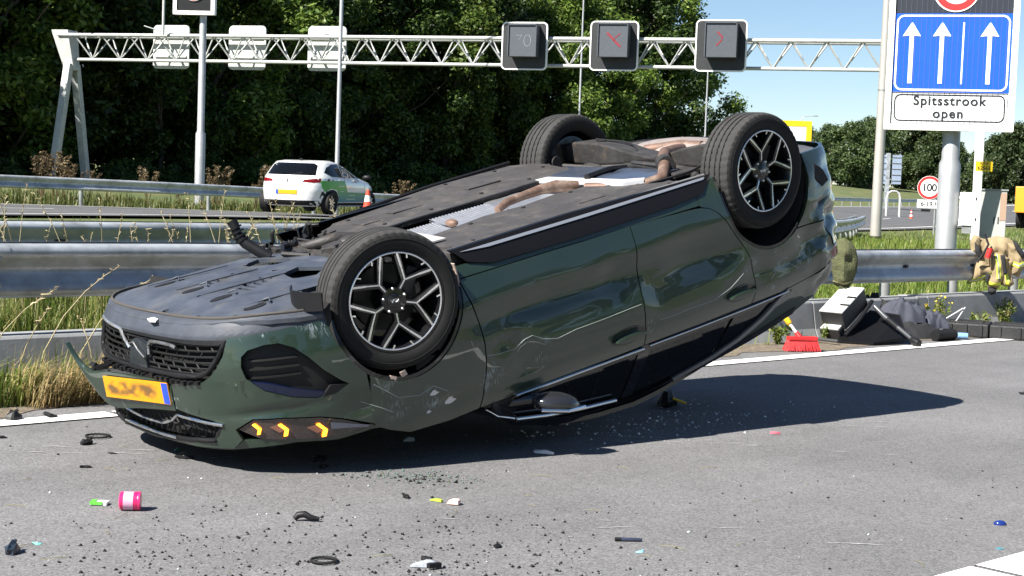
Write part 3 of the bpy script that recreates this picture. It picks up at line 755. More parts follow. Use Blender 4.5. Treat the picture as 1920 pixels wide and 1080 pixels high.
# ---- outer skin: s = arc length along the plan outline from the nose, z = height; right side of the car has s > 0
PLAN = catmull([(0.925, 0), (0.922, .18), (0.908, .36), (0.872, .51), (0.81, .635), (0.705, .735), (0.55, .81), (0.38, .857), (0.2, .885), (0, .9), (-.4, .905), (-1.3, .905), (-2.2, .91), (-2.65, .913), (-2.95, .90), (-3.15, .888), (-3.30, .835), (-3.41, .70), (-3.46, .45), (-3.485, .2), (-3.49, 0)], 24)
PS = np.concatenate([[0], np.cumsum(np.hypot(*np.diff(PLAN, axis=0).T))]); SMAX = PS[-1]
INZ = np.array([.12, .18, .22, .26, .30, .42, .47, .55, .65, .78, .86, .92, .97, 1.05, 1.2, 1.35, 1.45])
IND = np.array([.15, .105, .078, .053, .036, .004, .0, .0, .001, .004, .012, .03, .055, .10, .19, .29, .42])
def s_of_x(x): return float(np.interp(-x, -PLAN[:, 0], PS))
DENTS = [  # (x centre, z centre, x radius, z radius, depth)
    (-.85, .50, .42, .075, .020), (-.95, .60, .50, .05, -.008), (-1.38, .52, .10, .11, .014), (-.60, .66, .10, .08, .014), (-1.95, .48, .36, .065, .020), (-2.0, .60, .30, .05, .014), (-1.75, .55, .10, .12, -.006), (-2.05, .72, .34, .045, -.008),
    (-.70, .80, .07, .06, .020), (-2.50, .76, .12, .07, .018), (-2.75, .78, .16, .05, .020), (-2.95, .70, .10, .08, .022), (-3.05, .84, .2, .04, -.012), (.05, .78, .10, .05, .016), (-.2, .86, .09, .05, .014),
    (-3.14, .45, .06, .10, .040), (-3.24, .60, .07, .07, .035), (-3.26, .32, .05, .06, .03), (-3.06, .36, .04, .14, -.012), (-3.2, .52, .03, .05, -.02), (-3.12, .70, .08, .04, .018), (.30, .72, .08, .05, .014), (.74, .64, .10, .022, .010), (.60, .655, .16, .02, .008), (.15, .60, .05, .05, .008)]
def S3(sz, extra=0.0):
    s = sz[:, 0]; z = sz[:, 1]; a = np.clip(np.abs(s), .002, SMAX - .002)
    x = np.interp(a, PS, PLAN[:, 0]); y = np.interp(a, PS, PLAN[:, 1]); e = 6e-3
    dx = np.interp(a + e, PS, PLAN[:, 0]) - np.interp(a - e, PS, PLAN[:, 0]); dy = np.interp(a + e, PS, PLAN[:, 1]) - np.interp(a - e, PS, PLAN[:, 1])
    l = np.hypot(dx, dy) + 1e-9; nx = dy / l; ny = -dx / l
    # smooth the profile a little
    d = (np.interp(z - .012, INZ, IND) + np.interp(z, INZ, IND) + np.interp(z + .012, INZ, IND)) / 3
    # crumpled tail
    ck = np.clip((-2.96 - x) / .12, 0, 1) * np.where(s > 0, 1.0, .3); d = d + ck * .007 * (np.sin(x * 31 + z * 13 + 2.2 * np.sin(z * 17)) + .8 * np.sin(z * 41 - y * 29 + 1.7 * np.sin(x * 19)) + .6 * np.sin((x + y) * 57 + z * 8))
    # waist crease and shoulder
    d = d + 0.006 * np.exp(-((z - .845) / .02) ** 2) * (x < .2)
    for cx, cz, rx, rz, dep in DENTS:
        d = d + np.where(s > 0, dep * np.exp(-((x - cx) / rx) ** 2 - ((z - cz) / rz) ** 2), 0)
    zc = np.interp(-x, [.36, .43, .55, .70, .82, 1.0, 1.5, 1.56, 1.67, 1.9, 2.1, 2.24, 2.36, 2.45], [.60, .685, .705, .675, .71, .725, .715, .73, .835, .84, .845, .81, .75, .70])
    am = np.interp(-x, [.38, .55, .9, 1.35, 1.56, 1.75, 2.1, 2.3, 2.45], [0, .017, .027, .030, .020, .026, .030, .018, 0])
    d = d + np.where(s > 0, am * np.clip((zc - z) / .15, 0, 1) * np.clip((z - .43) / .10, 0, 1) ** 1.3, 0)
    d = d * np.where((x < -3.0) & (z < .5), .35, 1.0)
    d = d + extra
    return np.stack([x - nx * d, -(y - ny * d) * np.where(s >= 0, 1, -1), z], 1)
def skin(name, loops, m, extra=0.0, thick=.016, side=1, isx=True, nx=.05, nz=.03, parent=None, sharp=45):
    """loops in (x, z) for side panels (isx) or (s, z); side=-1 gives the left-hand twin"""
    L2 = [[((s_of_x(p[0]) if isx else p[0]) * side, p[1]) for p in l] for l in loops]
    return sheet(name, L2, lambda q: S3(q, extra), lambda q: S3(q, extra + thick), m, parent or car, nx, nz, sharp)
def arc(cx, cz, r, a0, a1, n=22): return [(cx + r * math.cos(R(a0 + (a1 - a0) * k / (n - 1))), cz + r * math.sin(R(a0 + (a1 - a0) * k / (n - 1)))) for k in range(n)]
AF = (0.0, .30, .372); AR_ = (-2.65, .30, .375)

def lerp_poly(p, n=8):
    out = []
    for a, b in zip(p, p[1:]): out += [(a[0] + (b[0] - a[0]) * k / n, a[1] + (b[1] - a[1]) * k / n) for k in range(n)]
    return out + [p[-1]]
FGAP = [(-.372, .29), (-.40, .40), (-.435, .52), (-.446, .63), (-.438, .72), (-.42, .80), (-.40, .88), (-.385, .945)]
BGAP = [(-1.553, .297), (-1.551, .45), (-1.549, .63), (-1.551, .80), (-1.556, .955)]
RGAP = [(-2.10, .318), (-2.165, .335), (-2.215, .37), (-2.26, .42), (-2.32, .50), (-2.385, .60), (-2.425, .68), (-2.455, .80), (-2.46, .88), (-2.44, .955)]
g = .0035
for side in (1, -1):
    # front fender: behind the arch, over the arch to the headlamp tail
    pa = arc(*AF, -28, 118)                                    # from behind the wheel over the top, angles measured from +x
    arch = [(-(AF[2]) * math.cos(R(t)) + AF[0], AF[1] + AF[2] * math.sin(R(t))) for t in np.linspace(-12, 128, 24)]
    fen = [(-.355, .19), (-.385, .20), (-.385, .285)] + [(x + g + .001, z) for x, z in FGAP] + [(-.2, .95), (.05, .93), (.17, .88), (.243, .836), (.2475, .76), (.2425, .67)] + arch[::-1]
    skin('front_fender', [fen], PAINT, side=side)
    fd = [(x - g, z) for x, z in FGAP] + [(-1.0, .957), (BGAP[-1][0] + g, BGAP[-1][1])] + [(x + g, z) for x, z in BGAP[::-1]] + [(-1.0, .293)]
    skin('front_door', [fd], PAINT, side=side)
    rd = [(x - g, z) for x, z in BGAP] + [(-2.0, .958)] + [(x + g, z) for x, z in RGAP[::-1]] + [(-1.8, .303)]
    skin('rear_door', [rd], PAINT, side=side)
    arch2 = [(AR_[0] + AR_[2] * math.cos(R(t)), AR_[1] + AR_[2] * math.sin(R(t))) for t in np.linspace(-18, 124, 26)]
    rq = [(-2.285, .19), (-2.10, .21), (-2.10, .312)] + [(x - g, z) for x, z in RGAP[1:]] + [(-2.7, .955), (-3.0, .93), (-3.19, .885), (-3.22, .80), (-3.13, .62)] + arch2[::-1]
    skin('rear_quarter', [rq], PAINT, side=side)
    # sill: painted strip and black skirt
    skin('sill', [[(-.386, .232), (-.386, .284), (-1.0, .289), (-2.095, .304), (-2.095, .232)]], PAINT, side=side, thick=.02)
    skin('side_skirt', [[(-.40, .155), (-.46, .222), (-.60, .258), (-1.2, .270), (-1.9, .262), (-2.15, .246), (-2.27, .165), (-1.2, .15)]], mat('skirt_black', (.006, .006, .007), .38, spec=.25), extra=-.012, thick=.03, side=side)
    o = skin('skirt_sky_glint', [[(-.45, .172), (-.62, .184), (-1.3, .186), (-2.2, .180), (-2.22, .170), (-1.2, .174), (-.6, .172)]], mat('skirt_glint_pale', (.55, .58, .62), .22, .7), extra=-.020, thick=.01, side=side)  # pale strip stands in for the sky's reflection along the skirt
    # wheel arch linings
    for cx, cz, r in (AF, AR_):
        mb = MB(); n = 28; y0, y1 = .86, .52
        V = []; F = []
        for t in np.linspace(-14, 194, n):
            c_, s_ = math.cos(R(t)), math.sin(R(t))
            V += [(cx + (r + .004) * c_, -side * y0, cz + (r + .004) * s_), (cx + (r - .01) * c_, -side * y1, cz + (r - .01) * s_), (cx + .10 * c_, -side * y1, cz + .1 * s_)]
        for i in range(n - 1):
            for j in range(2): F.append((i * 3 + j, i * 3 + j + 1, i * 3 + j + 4, i * 3 + j + 3))
        mb.add(V, F); mb.build('wheel_arch_liner', LINERK, car, smooth=40)
        if cx == AF[0] and side == -1: continue
        lip = [(cx + r * math.cos(R(t)), cz + r * math.sin(R(t))) for t in np.linspace(-12 if cx == 0 else -18, 130 if cx else 180, 30)]
        if cx == AF[0]: lip = [(-x, z) for x, z in [(r * math.cos(R(t)), cz + r * math.sin(R(t))) for t in np.linspace(-12, 180, 34)]]
        inn = [(cx + (x - cx) * .945, cz + (z - cz) * .945) for x, z in lip]
        skin('arch_trim', [lip + inn[::-1]], TRIMK, extra=.006, thick=.03, side=side)
    # rear bumper corner and tail
    rb = [(s_of_x(AR_[0] + AR_[2] * math.cos(R(t))), AR_[1] + AR_[2] * math.sin(R(t)) - .004) for t in np.linspace(196, 125, 16)] + [(s_of_x(-3.125), .612), (s_of_x(-3.235), .79), (SMAX - .003, .79), (SMAX - .003, .20)]
    skin('rear_bumper', [rb], PAINT, side=side, isx=False, thick=.02)
    skin('tail_panel', [[(s_of_x(-3.225), .80), (s_of_x(-3.2), .885), (s_of_x(-3.3), .90), (SMAX - .003, .90), (SMAX - .003, .80)]], PAINT, side=side, isx=False, extra=.01)
    skin('tail_lamp', [[(s_of_x(-3.14), .815), (s_of_x(-3.17), .870), (s_of_x(-3.30), .878), (s_of_x(-3.40), .86), (s_of_x(-3.38), .81), (s_of_x(-3.26), .80)]], REDLENS, side=side, isx=False, extra=.002, thick=.03)
    skin('bumper_reflector', [[(s_of_x(-3.11), .48), (s_of_x(-3.13), .58), (s_of_x(-3.17), .585), (s_of_x(-3.15), .475)]], REDLENS, side=side, isx=False, extra=-.001, thick=.02)
    skin('torn_gap', [[(s_of_x(-3.10), .27), (s_of_x(-3.09), .36), (s_of_x(-3.16), .42), (s_of_x(-3.24), .40), (s_of_x(-3.20), .33)]], LINERK, side=side, isx=False, extra=-.002, thick=.01)
    # glass house
    TOPX = [(-.47, .985), (-.70, 1.16), (-1.06, 1.275), (-1.3, 1.318), (-1.62, 1.345), (-1.83, 1.335), (-2.2, 1.29), (-2.54, 1.24), (-2.95, 1.165), (-3.17, 1.07), (-3.33, .95)]
    tx = [p[0] for p in TOPX][::-1]; tz = [p[1] for p in TOPX][::-1]
    ztop = lambda x: float(np.interp(x, tx, tz))
    skin('belt_moulding', [[(-.41, .951), (-.72, .961), (-1.55, .961), (-2.44, .961), (-2.70, .961), (-2.80, .968), (-2.72, 1.0), (-2.3, 1.01), (-1.2, 1.005), (-.5, .985)]], TRIMK, side=side, extra=.004, thick=.03)
    skin('front_window', [[(-.50, .985), (-.68, 1.11), (-1.0, 1.215), (-1.3, 1.275), (-1.51, 1.298), (-1.535, 1.0), (-1.0, .99)]], GLASSK, side=side, extra=.012, thick=.01)
    skin('middle_pillar', [[(-1.538, .985), (-1.514, 1.30), (-1.60, 1.31), (-1.63, .99)]], GLOSSB, side=side, extra=.006, thick=.03)
    skin('rear_window', [[(-1.634, 1.0), (-1.604, 1.303), (-1.9, 1.292), (-2.22, 1.245), (-2.30, 1.0)]], GLASSK, side=side, extra=.012, thick=.01)
    skin('quarter_window', [[(-2.33, 1.0), (-2.26, 1.23), (-2.45, 1.18), (-2.62, 1.09), (-2.75, .995), (-2.55, .985)]], GLASSK, side=side, extra=.012, thick=.01)
    skin('roof_rail', [[(x, z) for x, z in TOPX[:9]] + [(x, z - .045) for x, z in TOPX[:9][::-1]]], TRIMK, side=side, extra=-.004, thick=.05)
    # rear pillar
    skin('rear_pillar', [[(-2.70, .962), (-2.83, .972), (-2.70, 1.06), (-2.50, 1.19), (-2.30, 1.243), (-2.54, 1.234), (-2.95, 1.16), (-3.17, 1.065), (-3.33, .95), (-3.22, .90), (-3.0, .936)]], PAINT, side=side, extra=0, thick=.03)
    # chrome lines (thin solid strips)
    def line(name, pts, w, ex):
        q = np.array([[s_of_x(x) * side, z] for x, z in lerp_poly(pts, 8)]); mb = MB(); mb.tube([tuple(p) for p in S3(q, ex)], w, 8); mb.build(name, CHROME, car, smooth=60, fix=False)
    line('window_trim', [(-.62, .955), (-.9, .962), (-1.2, .968), (-1.552, .975)], .0085, -.006)
    line('window_trim', [(-1.60, .972), (-2.0, .978), (-2.4, .978), (-2.78, .972)], .0055, -.004)
    line('roof_trim', [(-.66, 1.105), (-.9, 1.165), (-1.15, 1.215), (-1.45, 1.262)], .013, -.012)
    line('pillar_trim', [(-.42, .966), (-.52, 1.04), (-.655, 1.10)], .007, -.004)
    tr = [(-2.80, .975), (-2.74, 1.02), (-2.62, 1.115), (-2.45, 1.20), (-2.25, 1.258), (-1.95, 1.305)]
    inn = [(x + .028, z - .026) for x, z in tr]
    skin('quarter_trim', [tr + inn[::-1]], mat('satin_trim', (.20, .21, .22), .42, .2), side=side, extra=-.008, thick=.02)
    # door handles: dark recess + pull
    for hx, hz in ((-1.42, .862), (-2.33, .862)):
        rec = [(hx + .125 * math.cos(t), hz + .046 * math.sin(t)) for t in np.linspace(0, 2 * math.pi, 22, endpoint=False)]
        skin('handle_recess', [rec], GLOSSB, side=side, extra=-.003, thick=.02)
        pl = [(hx + .112 * math.cos(t), hz + .008 + .017 * math.sin(t)) for t in np.linspace(0, 2 * math.pi, 22, endpoint=False)]
        skin('door_handle', [pl], PAINT, side=side, extra=-.034, thick=.03)
    # headlamp
    hl = [(.640, .712), (.72, .674), (.86, .690), (1.03, .724), (1.14, .765), (1.272, .832), (1.10, .838), (.892, .796), (.74, .765)]
    h = skin('headlamp', [hl], LENS, side=side, isx=False, extra=.012, thick=.04)
    if side == 1:
        for sc, zc, k in ((.735, .715, .72), (.855, .739, .84), (1.03, .780, .95)):
            # '>'-shaped running lights (upside down car): bar pairs
            ch = [(-.030, -.032), (-.012, -.034), (.022, .004), (.010, .036), (-.010, .036), (.002, .004)]
            skin('indicator_light', [[(sc + x * k, zc + z * k) for x, z in ch]], AMBER, isx=False, extra=-.002, thick=.012, parent=h, nx=0, nz=0)
            rf = [(-.075, -.026), (-.032, -.030), (.0, .004), (-.030, .012)]
            if sc > .8: skin('reflector', [[(sc + x * k, zc + z * k) for x, z in rf]], mat('lamp_reflector', (.40, .20, .14), .25, .7), isx=False, extra=.004, thick=.01, parent=h, nx=0, nz=0)
        skin('lamp_tail', [[(1.07, .755), (1.26, .823), (1.255, .832), (1.16, .808), (1.07, .79)]], mat('lamp_tail_chrome', (.22, .24, .30), .12, .9), isx=False, extra=.006, thick=.01, parent=h)

# ---- front bumper, right-hand half
bump_out = [(.655, .284), (.72, .270), (.80, .262), (.95, .262), (1.08, .268), (1.17, .272)] + [(s_of_x(AF[2] * math.cos(R(t)) + AF[0]), AF[1] + AF[2] * math.sin(R(t))) for t in np.linspace(0, 48, 12)] + [(s_of_x(.243), .67), (s_of_x(.248), .76), (s_of_x(.2445), .824), (1.14, .756), (1.03, .716), (.86, .682), (.72, .666), (.630, .708), (.655, .76), (.60, .80), (.52, .80), (.512, .755), (.535, .735), (.572, .682), (.50, .662), (.38, .645), (.262, .628), (.258, .497), (.34, .498), (.44, .492), (.50, .480), (.545, .455), (.585, .42), (.625, .365)]
fog = [(.716, .375), (.75, .350), (.83, .338), (.90, .342), (.965, .375), (1.02, .43), (1.08, .505), (1.155, .575), (1.19, .60), (1.12, .628), (1.03, .630), (.92, .600), (.80, .545), (.725, .475), (.71, .42)]
skin('front_bumper', [bump_out, fog], PAINT, isx=False, thick=.02)
fp = skin('fog_pocket', [[(s + (.006 if s > .9 else -.006), z) for s, z in fog]], MESHB, isx=False, extra=.045, thick=.02)
skin('fog_trim', [[(.735, .492), (.80, .543), (.92, .597), (1.03, .628), (1.12, .626), (1.05, .605), (.93, .562), (.82, .515)]], mat('fog_trim_blueblack', (.004, .008, .030), .2, coat=.3), isx=False, extra=.012, thick=.03)
for zz in (.40, .44, .48): skin('fog_slat', [[(.74, zz), (.98, zz + .02), (.98, zz + .028), (.74, zz + .008)]], MESHB, isx=False, extra=.03, thick=.02, parent=fp, nx=.08, nz=0)
skin('air_curtain', [[(1.10, .585), (1.2, .60), (1.262, .60), (1.262, .625), (1.18, .64), (1.05, .632)]], BLACKP, isx=False, extra=.001, thick=.02)
# left-hand half of the bumper that stayed on (far side)
skin('bumper_side', [[(.66, .284), (.80, .262), (1.17, .272)] + [(s_of_x(AF[2] * math.cos(R(t))), AF[1] + AF[2] * math.sin(R(t))) for t in np.linspace(0, 48, 10)] + [(1.268, .82), (.86, .68), (.70, .50)]], PAINT, side=-1, isx=False, thick=.02)
# the torn middle strip that carries the plate, bent away from the car at its left end
top = [(.911, -.255, .497), (.955, 0, .491), (.995, .22, .486), (1.025, .37, .478), (1.045, .43, .425), (1.06, .47, .345)]
bot = [(.917, -.255, .640), (.955, 0, .652), (.992, .235, .668), (1.012, .33, .615), (1.035, .41, .50), (1.062, .475, .350)]
V = []; F = []
T_, B_ = catmull(top, 5), catmull(bot, 5); nr = 6
for i in range(len(T_)):
    for j in range(nr):
        p = T_[i] * (1 - j / (nr - 1)) + B_[i] * j / (nr - 1); bul = .010 * math.sin(math.pi * j / (nr - 1)); V.append((p[0] + bul, p[1], p[2]))
k0 = len(V)
V += [(x - .012, y, z) for x, y, z in V]
for i in range(len(T_) - 1):
    for j in range(nr - 1):
        a = i * nr + j; F.append((a, a + 1, a + nr + 1, a + nr)); F.append((k0 + a, k0 + a + nr, k0 + a + nr + 1, k0 + a + 1))
    for j in (0, nr - 1): a = i * nr + j; F.append((a, a + nr, k0 + a + nr, k0 + a))
for i in (0, len(T_) - 1):
    for j in range(nr - 1): a = i * nr + j; F.append((a, a + 1, k0 + a + 1, k0 + a))
mb = MB(); mb.add(V, F); strip_o = mb.build('torn_bumper_strip', PAINT, car, smooth=50)
# shelf behind the strip
mb = MB(); ts = [(.90, -.25, .50), (.94, 0, .494), (.98, .22, .49), (1.005, .33, .487)]; ts2 = [(.80, -.25, .52), (.80, 0, .52), (.81, .2, .52), (.83, .34, .515)]
mb.add(ts + ts2 + [(x, y, z + .02) for x, y, z in ts + ts2], [(0, 1, 5, 4), (1, 2, 6, 5), (2, 3, 7, 6), (8, 12, 13, 9), (9, 13, 14, 10), (10, 14, 15, 11), (0, 8, 9, 1), (1, 9, 10, 2), (2, 10, 11, 3)]); mb.build('bumper_shelf', mat('shelf_plastic', (.05, .05, .052), .5, var=(20, .4)), car)
mb = MB(); mb.box((.97, .36, .49), (.10, .09, .015), Matrix.Rotation(.5, 4, 'X')); mb.box((.95, .44, .50), (.06, .05, .02), Matrix.Rotation(.9, 4, 'Y')); mb.tube([(.88, .26, .50), (.93, .25, .54), (.98, .26, .49)], .012, 6); mb.build('torn_bracket', BLACKP, car)
# licence plate
pv = []
for y, x in ((-.245, .925), (.0, .968), (.242, 1.012)):
    pv += [(x, y, .502 + .0 * y), (x, y, .607)]
pM = [Vector(p) for p in pv]; d = [Vector((.010, .0, 0))] * 6
mb = MB(); mb.add(pM + [p + Vector((.006, 0, 0)) for p in pM], [(0, 2, 3, 1), (2, 4, 5, 3), (6, 7, 9, 8), (8, 9, 11, 10), (0, 1, 7, 6), (4, 10, 11, 5), (0, 6, 8, 2), (2, 8, 10, 4), (1, 3, 9, 7), (3, 5, 11, 9)]); plate = mb.build('licence_plate', YPLATE, car)
mb = MB(); mb.add([(.9325, -.243, .504), (.9325, -.243, .605), (.9395, -.198, .605), (.9395, -.198, .504), (.930, -.243, .504), (.930, -.243, .605), (.937, -.198, .605), (.937, -.198, .504)], [(0, 1, 2, 3), (4, 7, 6, 5), (0, 4, 5, 1), (2, 6, 7, 3), (1, 5, 6, 2), (0, 3, 7, 4)]); mb.build('blue_band', mat('plate_blue', (.02, .07, .55), .4), plate)
# the characters are an unreadable brown smear in the photograph: a printed patch
PP = bpy.data.materials.new('plate_smear'); PP.use_nodes = True; N_ = PP.node_tree.nodes; L_ = PP.node_tree.links; tc_ = N_.new('ShaderNodeTexCoord'); mp_ = N_.new('ShaderNodeMapping'); mp_.inputs['Scale'].default_value = (1, 13, 20); mp_.inputs['Rotation'].default_value = (R(24), 0, 0); L_.new(tc_.outputs['Object'], mp_.inputs[0])
n_ = N_.new('ShaderNodeTexNoise'); n_.inputs['Scale'].default_value = 1; n_.inputs['Detail'].default_value = 1.5; L_.new(mp_.outputs[0], n_.inputs['Vector']); sx_ = N_.new('ShaderNodeSeparateXYZ'); L_.new(tc_.outputs['Object'], sx_.inputs[0])
def mr_(src, a, b, c, d):
    m_ = N_.new('ShaderNodeMapRange'); m_.interpolation_type = 'SMOOTHSTEP'
    for i_, v_ in zip((1, 2, 3, 4), (a, b, c, d)): m_.inputs[i_].default_value = v_
    L_.new(src, m_.inputs[0]); return m_.outputs[0]
def mu_(a, b): m_ = N_.new('ShaderNodeMath'); m_.operation = 'MULTIPLY'; L_.new(a, m_.inputs[0]); L_.new(b, m_.inputs[1]); return m_.outputs[0]
fz = mu_(mr_(sx_.outputs[2], .508, .535, 0, 1), mr_(sx_.outputs[2], .602, .575, 0, 1)); fy = mu_(mr_(sx_.outputs[1], -.19, -.13, 0, 1), mr_(sx_.outputs[1], .235, .20, 0, 1)); fac = mu_(mu_(fz, fy), mr_(n_.outputs['Fac'], .36, .62, 0, .85))
mx_ = N_.new('ShaderNodeMix'); mx_.data_type = 'RGBA'; mx_.inputs[6].default_value = (.70, .30, .006, 1); mx_.inputs[7].default_value = (.07, .05, .03, 1); L_.new(fac, mx_.inputs[0]); L_.new(mx_.outputs[2], N_['Principled BSDF'].inputs['Base Color']); N_['Principled BSDF'].inputs['Roughness'].default_value = .4
plate.data.materials[0] = PP

# ---- lower grille
gb = MB()
def SP(s, z, e=0.0): return tuple(S3(np.array([[s, z]]), e)[0])
skin('grille_back', [[(-.60, .28), (.64, .28), (.60, .36), (.50, .50), (-.50, .50), (-.60, .36)]], mat('grille_dark', (.004, .004, .004), .8), isx=False, extra=.10, thick=.02)
def gtube(name, pts, r, m, e=0.0, parent=None, n=6):
    mb = MB(); dense = lerp_poly(pts, 6); mb.tube([SP(s, z, e) for s, z in dense], r, n); return mb.build(name, m, parent or car, smooth=60, fix=False)
frame = gtube('grille_frame', [(-.58, .30), (-.57, .42), (-.50, .458), (-.2, .464), (.2, .464), (.46, .460), (.535, .435), (.60, .365), (.635, .305)], .013, BLACKP, .01)
for z in (.322, .348, .374, .400, .426, .448):
    e1 = .60 - max(0, z - .33) * .75
    gtube('grille_slat', [(-.57, z), (-.2, z + .002), (.0, z + .002), (e1, z)], .0055, MESHB, .02, frame)
for k in range(26):
    s = -.55 + k * .0455
    for z0, z1, sl in ((.322, .348, .018), (.374, .400, -.018), (.426, .448, .018), (.348, .374, -.018), (.400, .426, .02)):
        if (k + int(z0 * 200)) % 2: continue
        if s + .02 > .60 - max(0, z1 - .33) * .75 or -.14 < s < .07: continue
        gtube('grille_bar', [(s, z0), (s + sl, z1)], .0045, MESHB, .02, frame, 4)
skin('grille_surround', [[(-.58, .278), (.655, .282), (.66, .292), (.60, .318), (.3, .312), (-.3, .306), (-.57, .30)]], BLACKP, isx=False, extra=.004, thick=.03)
skin('radar_cover', [[(-.10, .335), (-.05, .322), (.05, .345), (.06, .452), (-.12, .448)]], mat('radar_plastic', (.02, .024, .030), .2, coat=.3), isx=False, extra=.0, thick=.05)
gtube('grille_trim', [(-.585, .285), (-.42, .288), (-.30, .295), (-.235, .30), (-.17, .345), (-.115, .375)], .008, SILVER, .0)
gtube('grille_trim', [(.085, .385), (.075, .345), (.09, .325), (.16, .322), (.27, .325), (.32, .335)], .009, mat('dull_trim', (.22, .22, .22), .4, .8), -.002)
gtube('grille_trim', [(-.10, .35), (-.06, .34), (-.01, .37), (.06, .40)], .005, mat('dull_trim', (.22, .22, .22), .4, .8), -.012)
# hanging clips under the grille
mb = MB(); rc = random.Random(3)
for k in range(22):
    s = -.48 + k * .045; p = SP(s, .484 + rc.uniform(-.006, .008), .012); mb.box(p, (.05, .03, rc.uniform(.012, .022)), rc.uniform(-.3, .3))
mb.build('bumper_clips', BLACKP, car)
# bumper beam and dark interior behind
mb = MB(); mb.box((.70, 0, .56), (.16, 1.15, .16)); mb.box((.66, 0, .66), (.2, 1.1, .1)); mb.build('bumper_beam', LINERK, car)
# upper grille
skin('upper_grille_back', [[(-.54, .66), (.58, .66), (.52, .77), (-.50, .80)]], mat('grille_dark', (.004, .004, .004), .8), isx=False, extra=.05, thick=.02)
ug = gtube('upper_grille', [(-.52, .70), (-.50, .78), (0, .80), (.50, .765), (.565, .69)], .012, BLACKP, .01)
for k in range(20):
    s = -.50 + k * .054
    gtube('grille_bar', [(s, .67), (s + .03, .715), (s, .765)], .005, MESHB, .02, ug, 4)
    if k % 2 == 0: gtube('grille_bar', [(s + .03, .715), (s + .075, .715)], .005, MESHB, .02, ug, 4)
gtube('chrome_line', [(-.52, .665), (-.36, .675), (-.22, .70), (-.05, .715), (.12, .715), (.21, .690), (.27, .655), (.40, .664), (.572, .684)], .008, CHROME, -.006)
gtube('chrome_line', [(-.30, .765), (-.1, .770), (.05, .775), (.22, .775)], .009, CHROME, -.004)
skin('nose_panel', [[(.56, .80), (.60, .80), (.655, .765), (.74, .768), (.90, .798), (1.10, .84), (1.27, .836), (1.27, .852), (1.1, .852), (.9, .814), (.7, .806), (.56, .812)]], PAINT, isx=False, extra=.018, thick=.02)
skin('shaded_nose_edge', [[(-.56, .782), (-.2, .795), (.52, .772), (.56, .80), (.56, .812), (-.7, .812)]], GLOSSB, isx=False, extra=.016, thick=.02)  # bonnet edge coloured black to stand for the shadow on it

# ---- bonnet, windscreen, roof, tailgate
def topgrid(name, x0, x1, nxs, half, zf, m):
    V = []; F = []; ny = 19
    for i in range(nxs):
        x = x0 + (x1 - x0) * i / (nxs - 1); h = half(x)
        for j in range(ny):
            y = -h + 2 * h * j / (ny - 1); V.append((x, y, zf(x, y / max(h, .01))))
    k = len(V); V += [(x, y, z - .025) for x, y, z in V]
    for i in range(nxs - 1):
        for j in range(ny - 1):
            a = i * ny + j; F.append((a, a + 1, a + ny + 1, a + ny)); F.append((k + a, k + a + ny, k + a + ny + 1, k + a + 1))
    for i in range(nxs - 1):
        for j in (0, ny - 1): a = i * ny + j; F.append((a, a + ny, k + a + ny, k + a))
    for j in range(ny - 1):
        for i in (0, nxs - 1): a = i * ny + j; F.append((a, a + 1, k + a + 1, k + a))
    mb = MB(); mb.add(V, F); return mb.build(name, m, car, smooth=50)
halfp = lambda x: float(np.interp(-x, -PLAN[:, 0], PLAN[:, 1]))
def bonz(x, v):
    zc = float(np.interp(x, [-.4, 0, .4, .65, .80, .90], [1.0, .985, .945, .91, .865, .806])); ze = float(np.interp(x, [-.4, 0, .2, .4, .65, .9], [.945, .90, .862, .836, .815, .803]))
    return zc - (zc - ze) * abs(v) ** 3
topgrid('bonnet', .90, -.40, 24, lambda x: max(halfp(x) - .045, .30), bonz, PAINT)
topgrid('windscreen', -.40, -1.08, 10, lambda x: float(np.interp(x, [-1.08, -.4], [.66, .82])), lambda x, v: float(np.interp(x, [-1.08, -.4], [1.335, 1.0])) - .045 * v ** 4, GLASSK)
topgrid('roof', -1.08, -2.75, 20, lambda x: float(np.interp(x, [-2.75, -2.2, -1.5, -1.08], [.60, .655, .66, .66])), lambda x, v: ztop(x) + .055 - .05 * abs(v) ** 3, mat('roof_paint', (.008, .012, .011), .25, coat=.6))
topgrid('tailgate_glass', -2.75, -3.30, 10, lambda x: float(np.interp(x, [-3.3, -2.75], [.66, .60])), lambda x, v: float(np.interp(x, [-3.3, -2.75], [.99, 1.25])) - .05 * v ** 4, GLASSK)
# door mirror
mb = MB(); mb.sphere((0, 0, 0), 1, 16, 10, (.135, .095, .055)); mo = mb.build('door_mirror', mat('mirror_shell', (.030, .031, .034), .15, .4, coat=.8), car, smooth=180, fix=False); mo.location = (-.80, -.95, 1.035); mo.rotation_euler = (0, .30, .2)
mb = MB(); mb.tube([(-.62, -.80, 1.0), (-.72, -.88, 1.0), (-.80, -.94, 1.02)], [.035, .03, .03], 8); mb.build('mirror_arm', GLOSSB, car, smooth=60)
skin('mirror_corner', [[(-.47, .985), (-.64, 1.085), (-.70, .99)]], TRIMK, extra=.004, thick=.03)
mb = MB(); mb.tube([(-.67, -.985, 1.03), (-.8, -1.043, 1.065), (-.93, -1.02, 1.085)], .010, 8); mb.build('mirror_trim', CHROME, car)

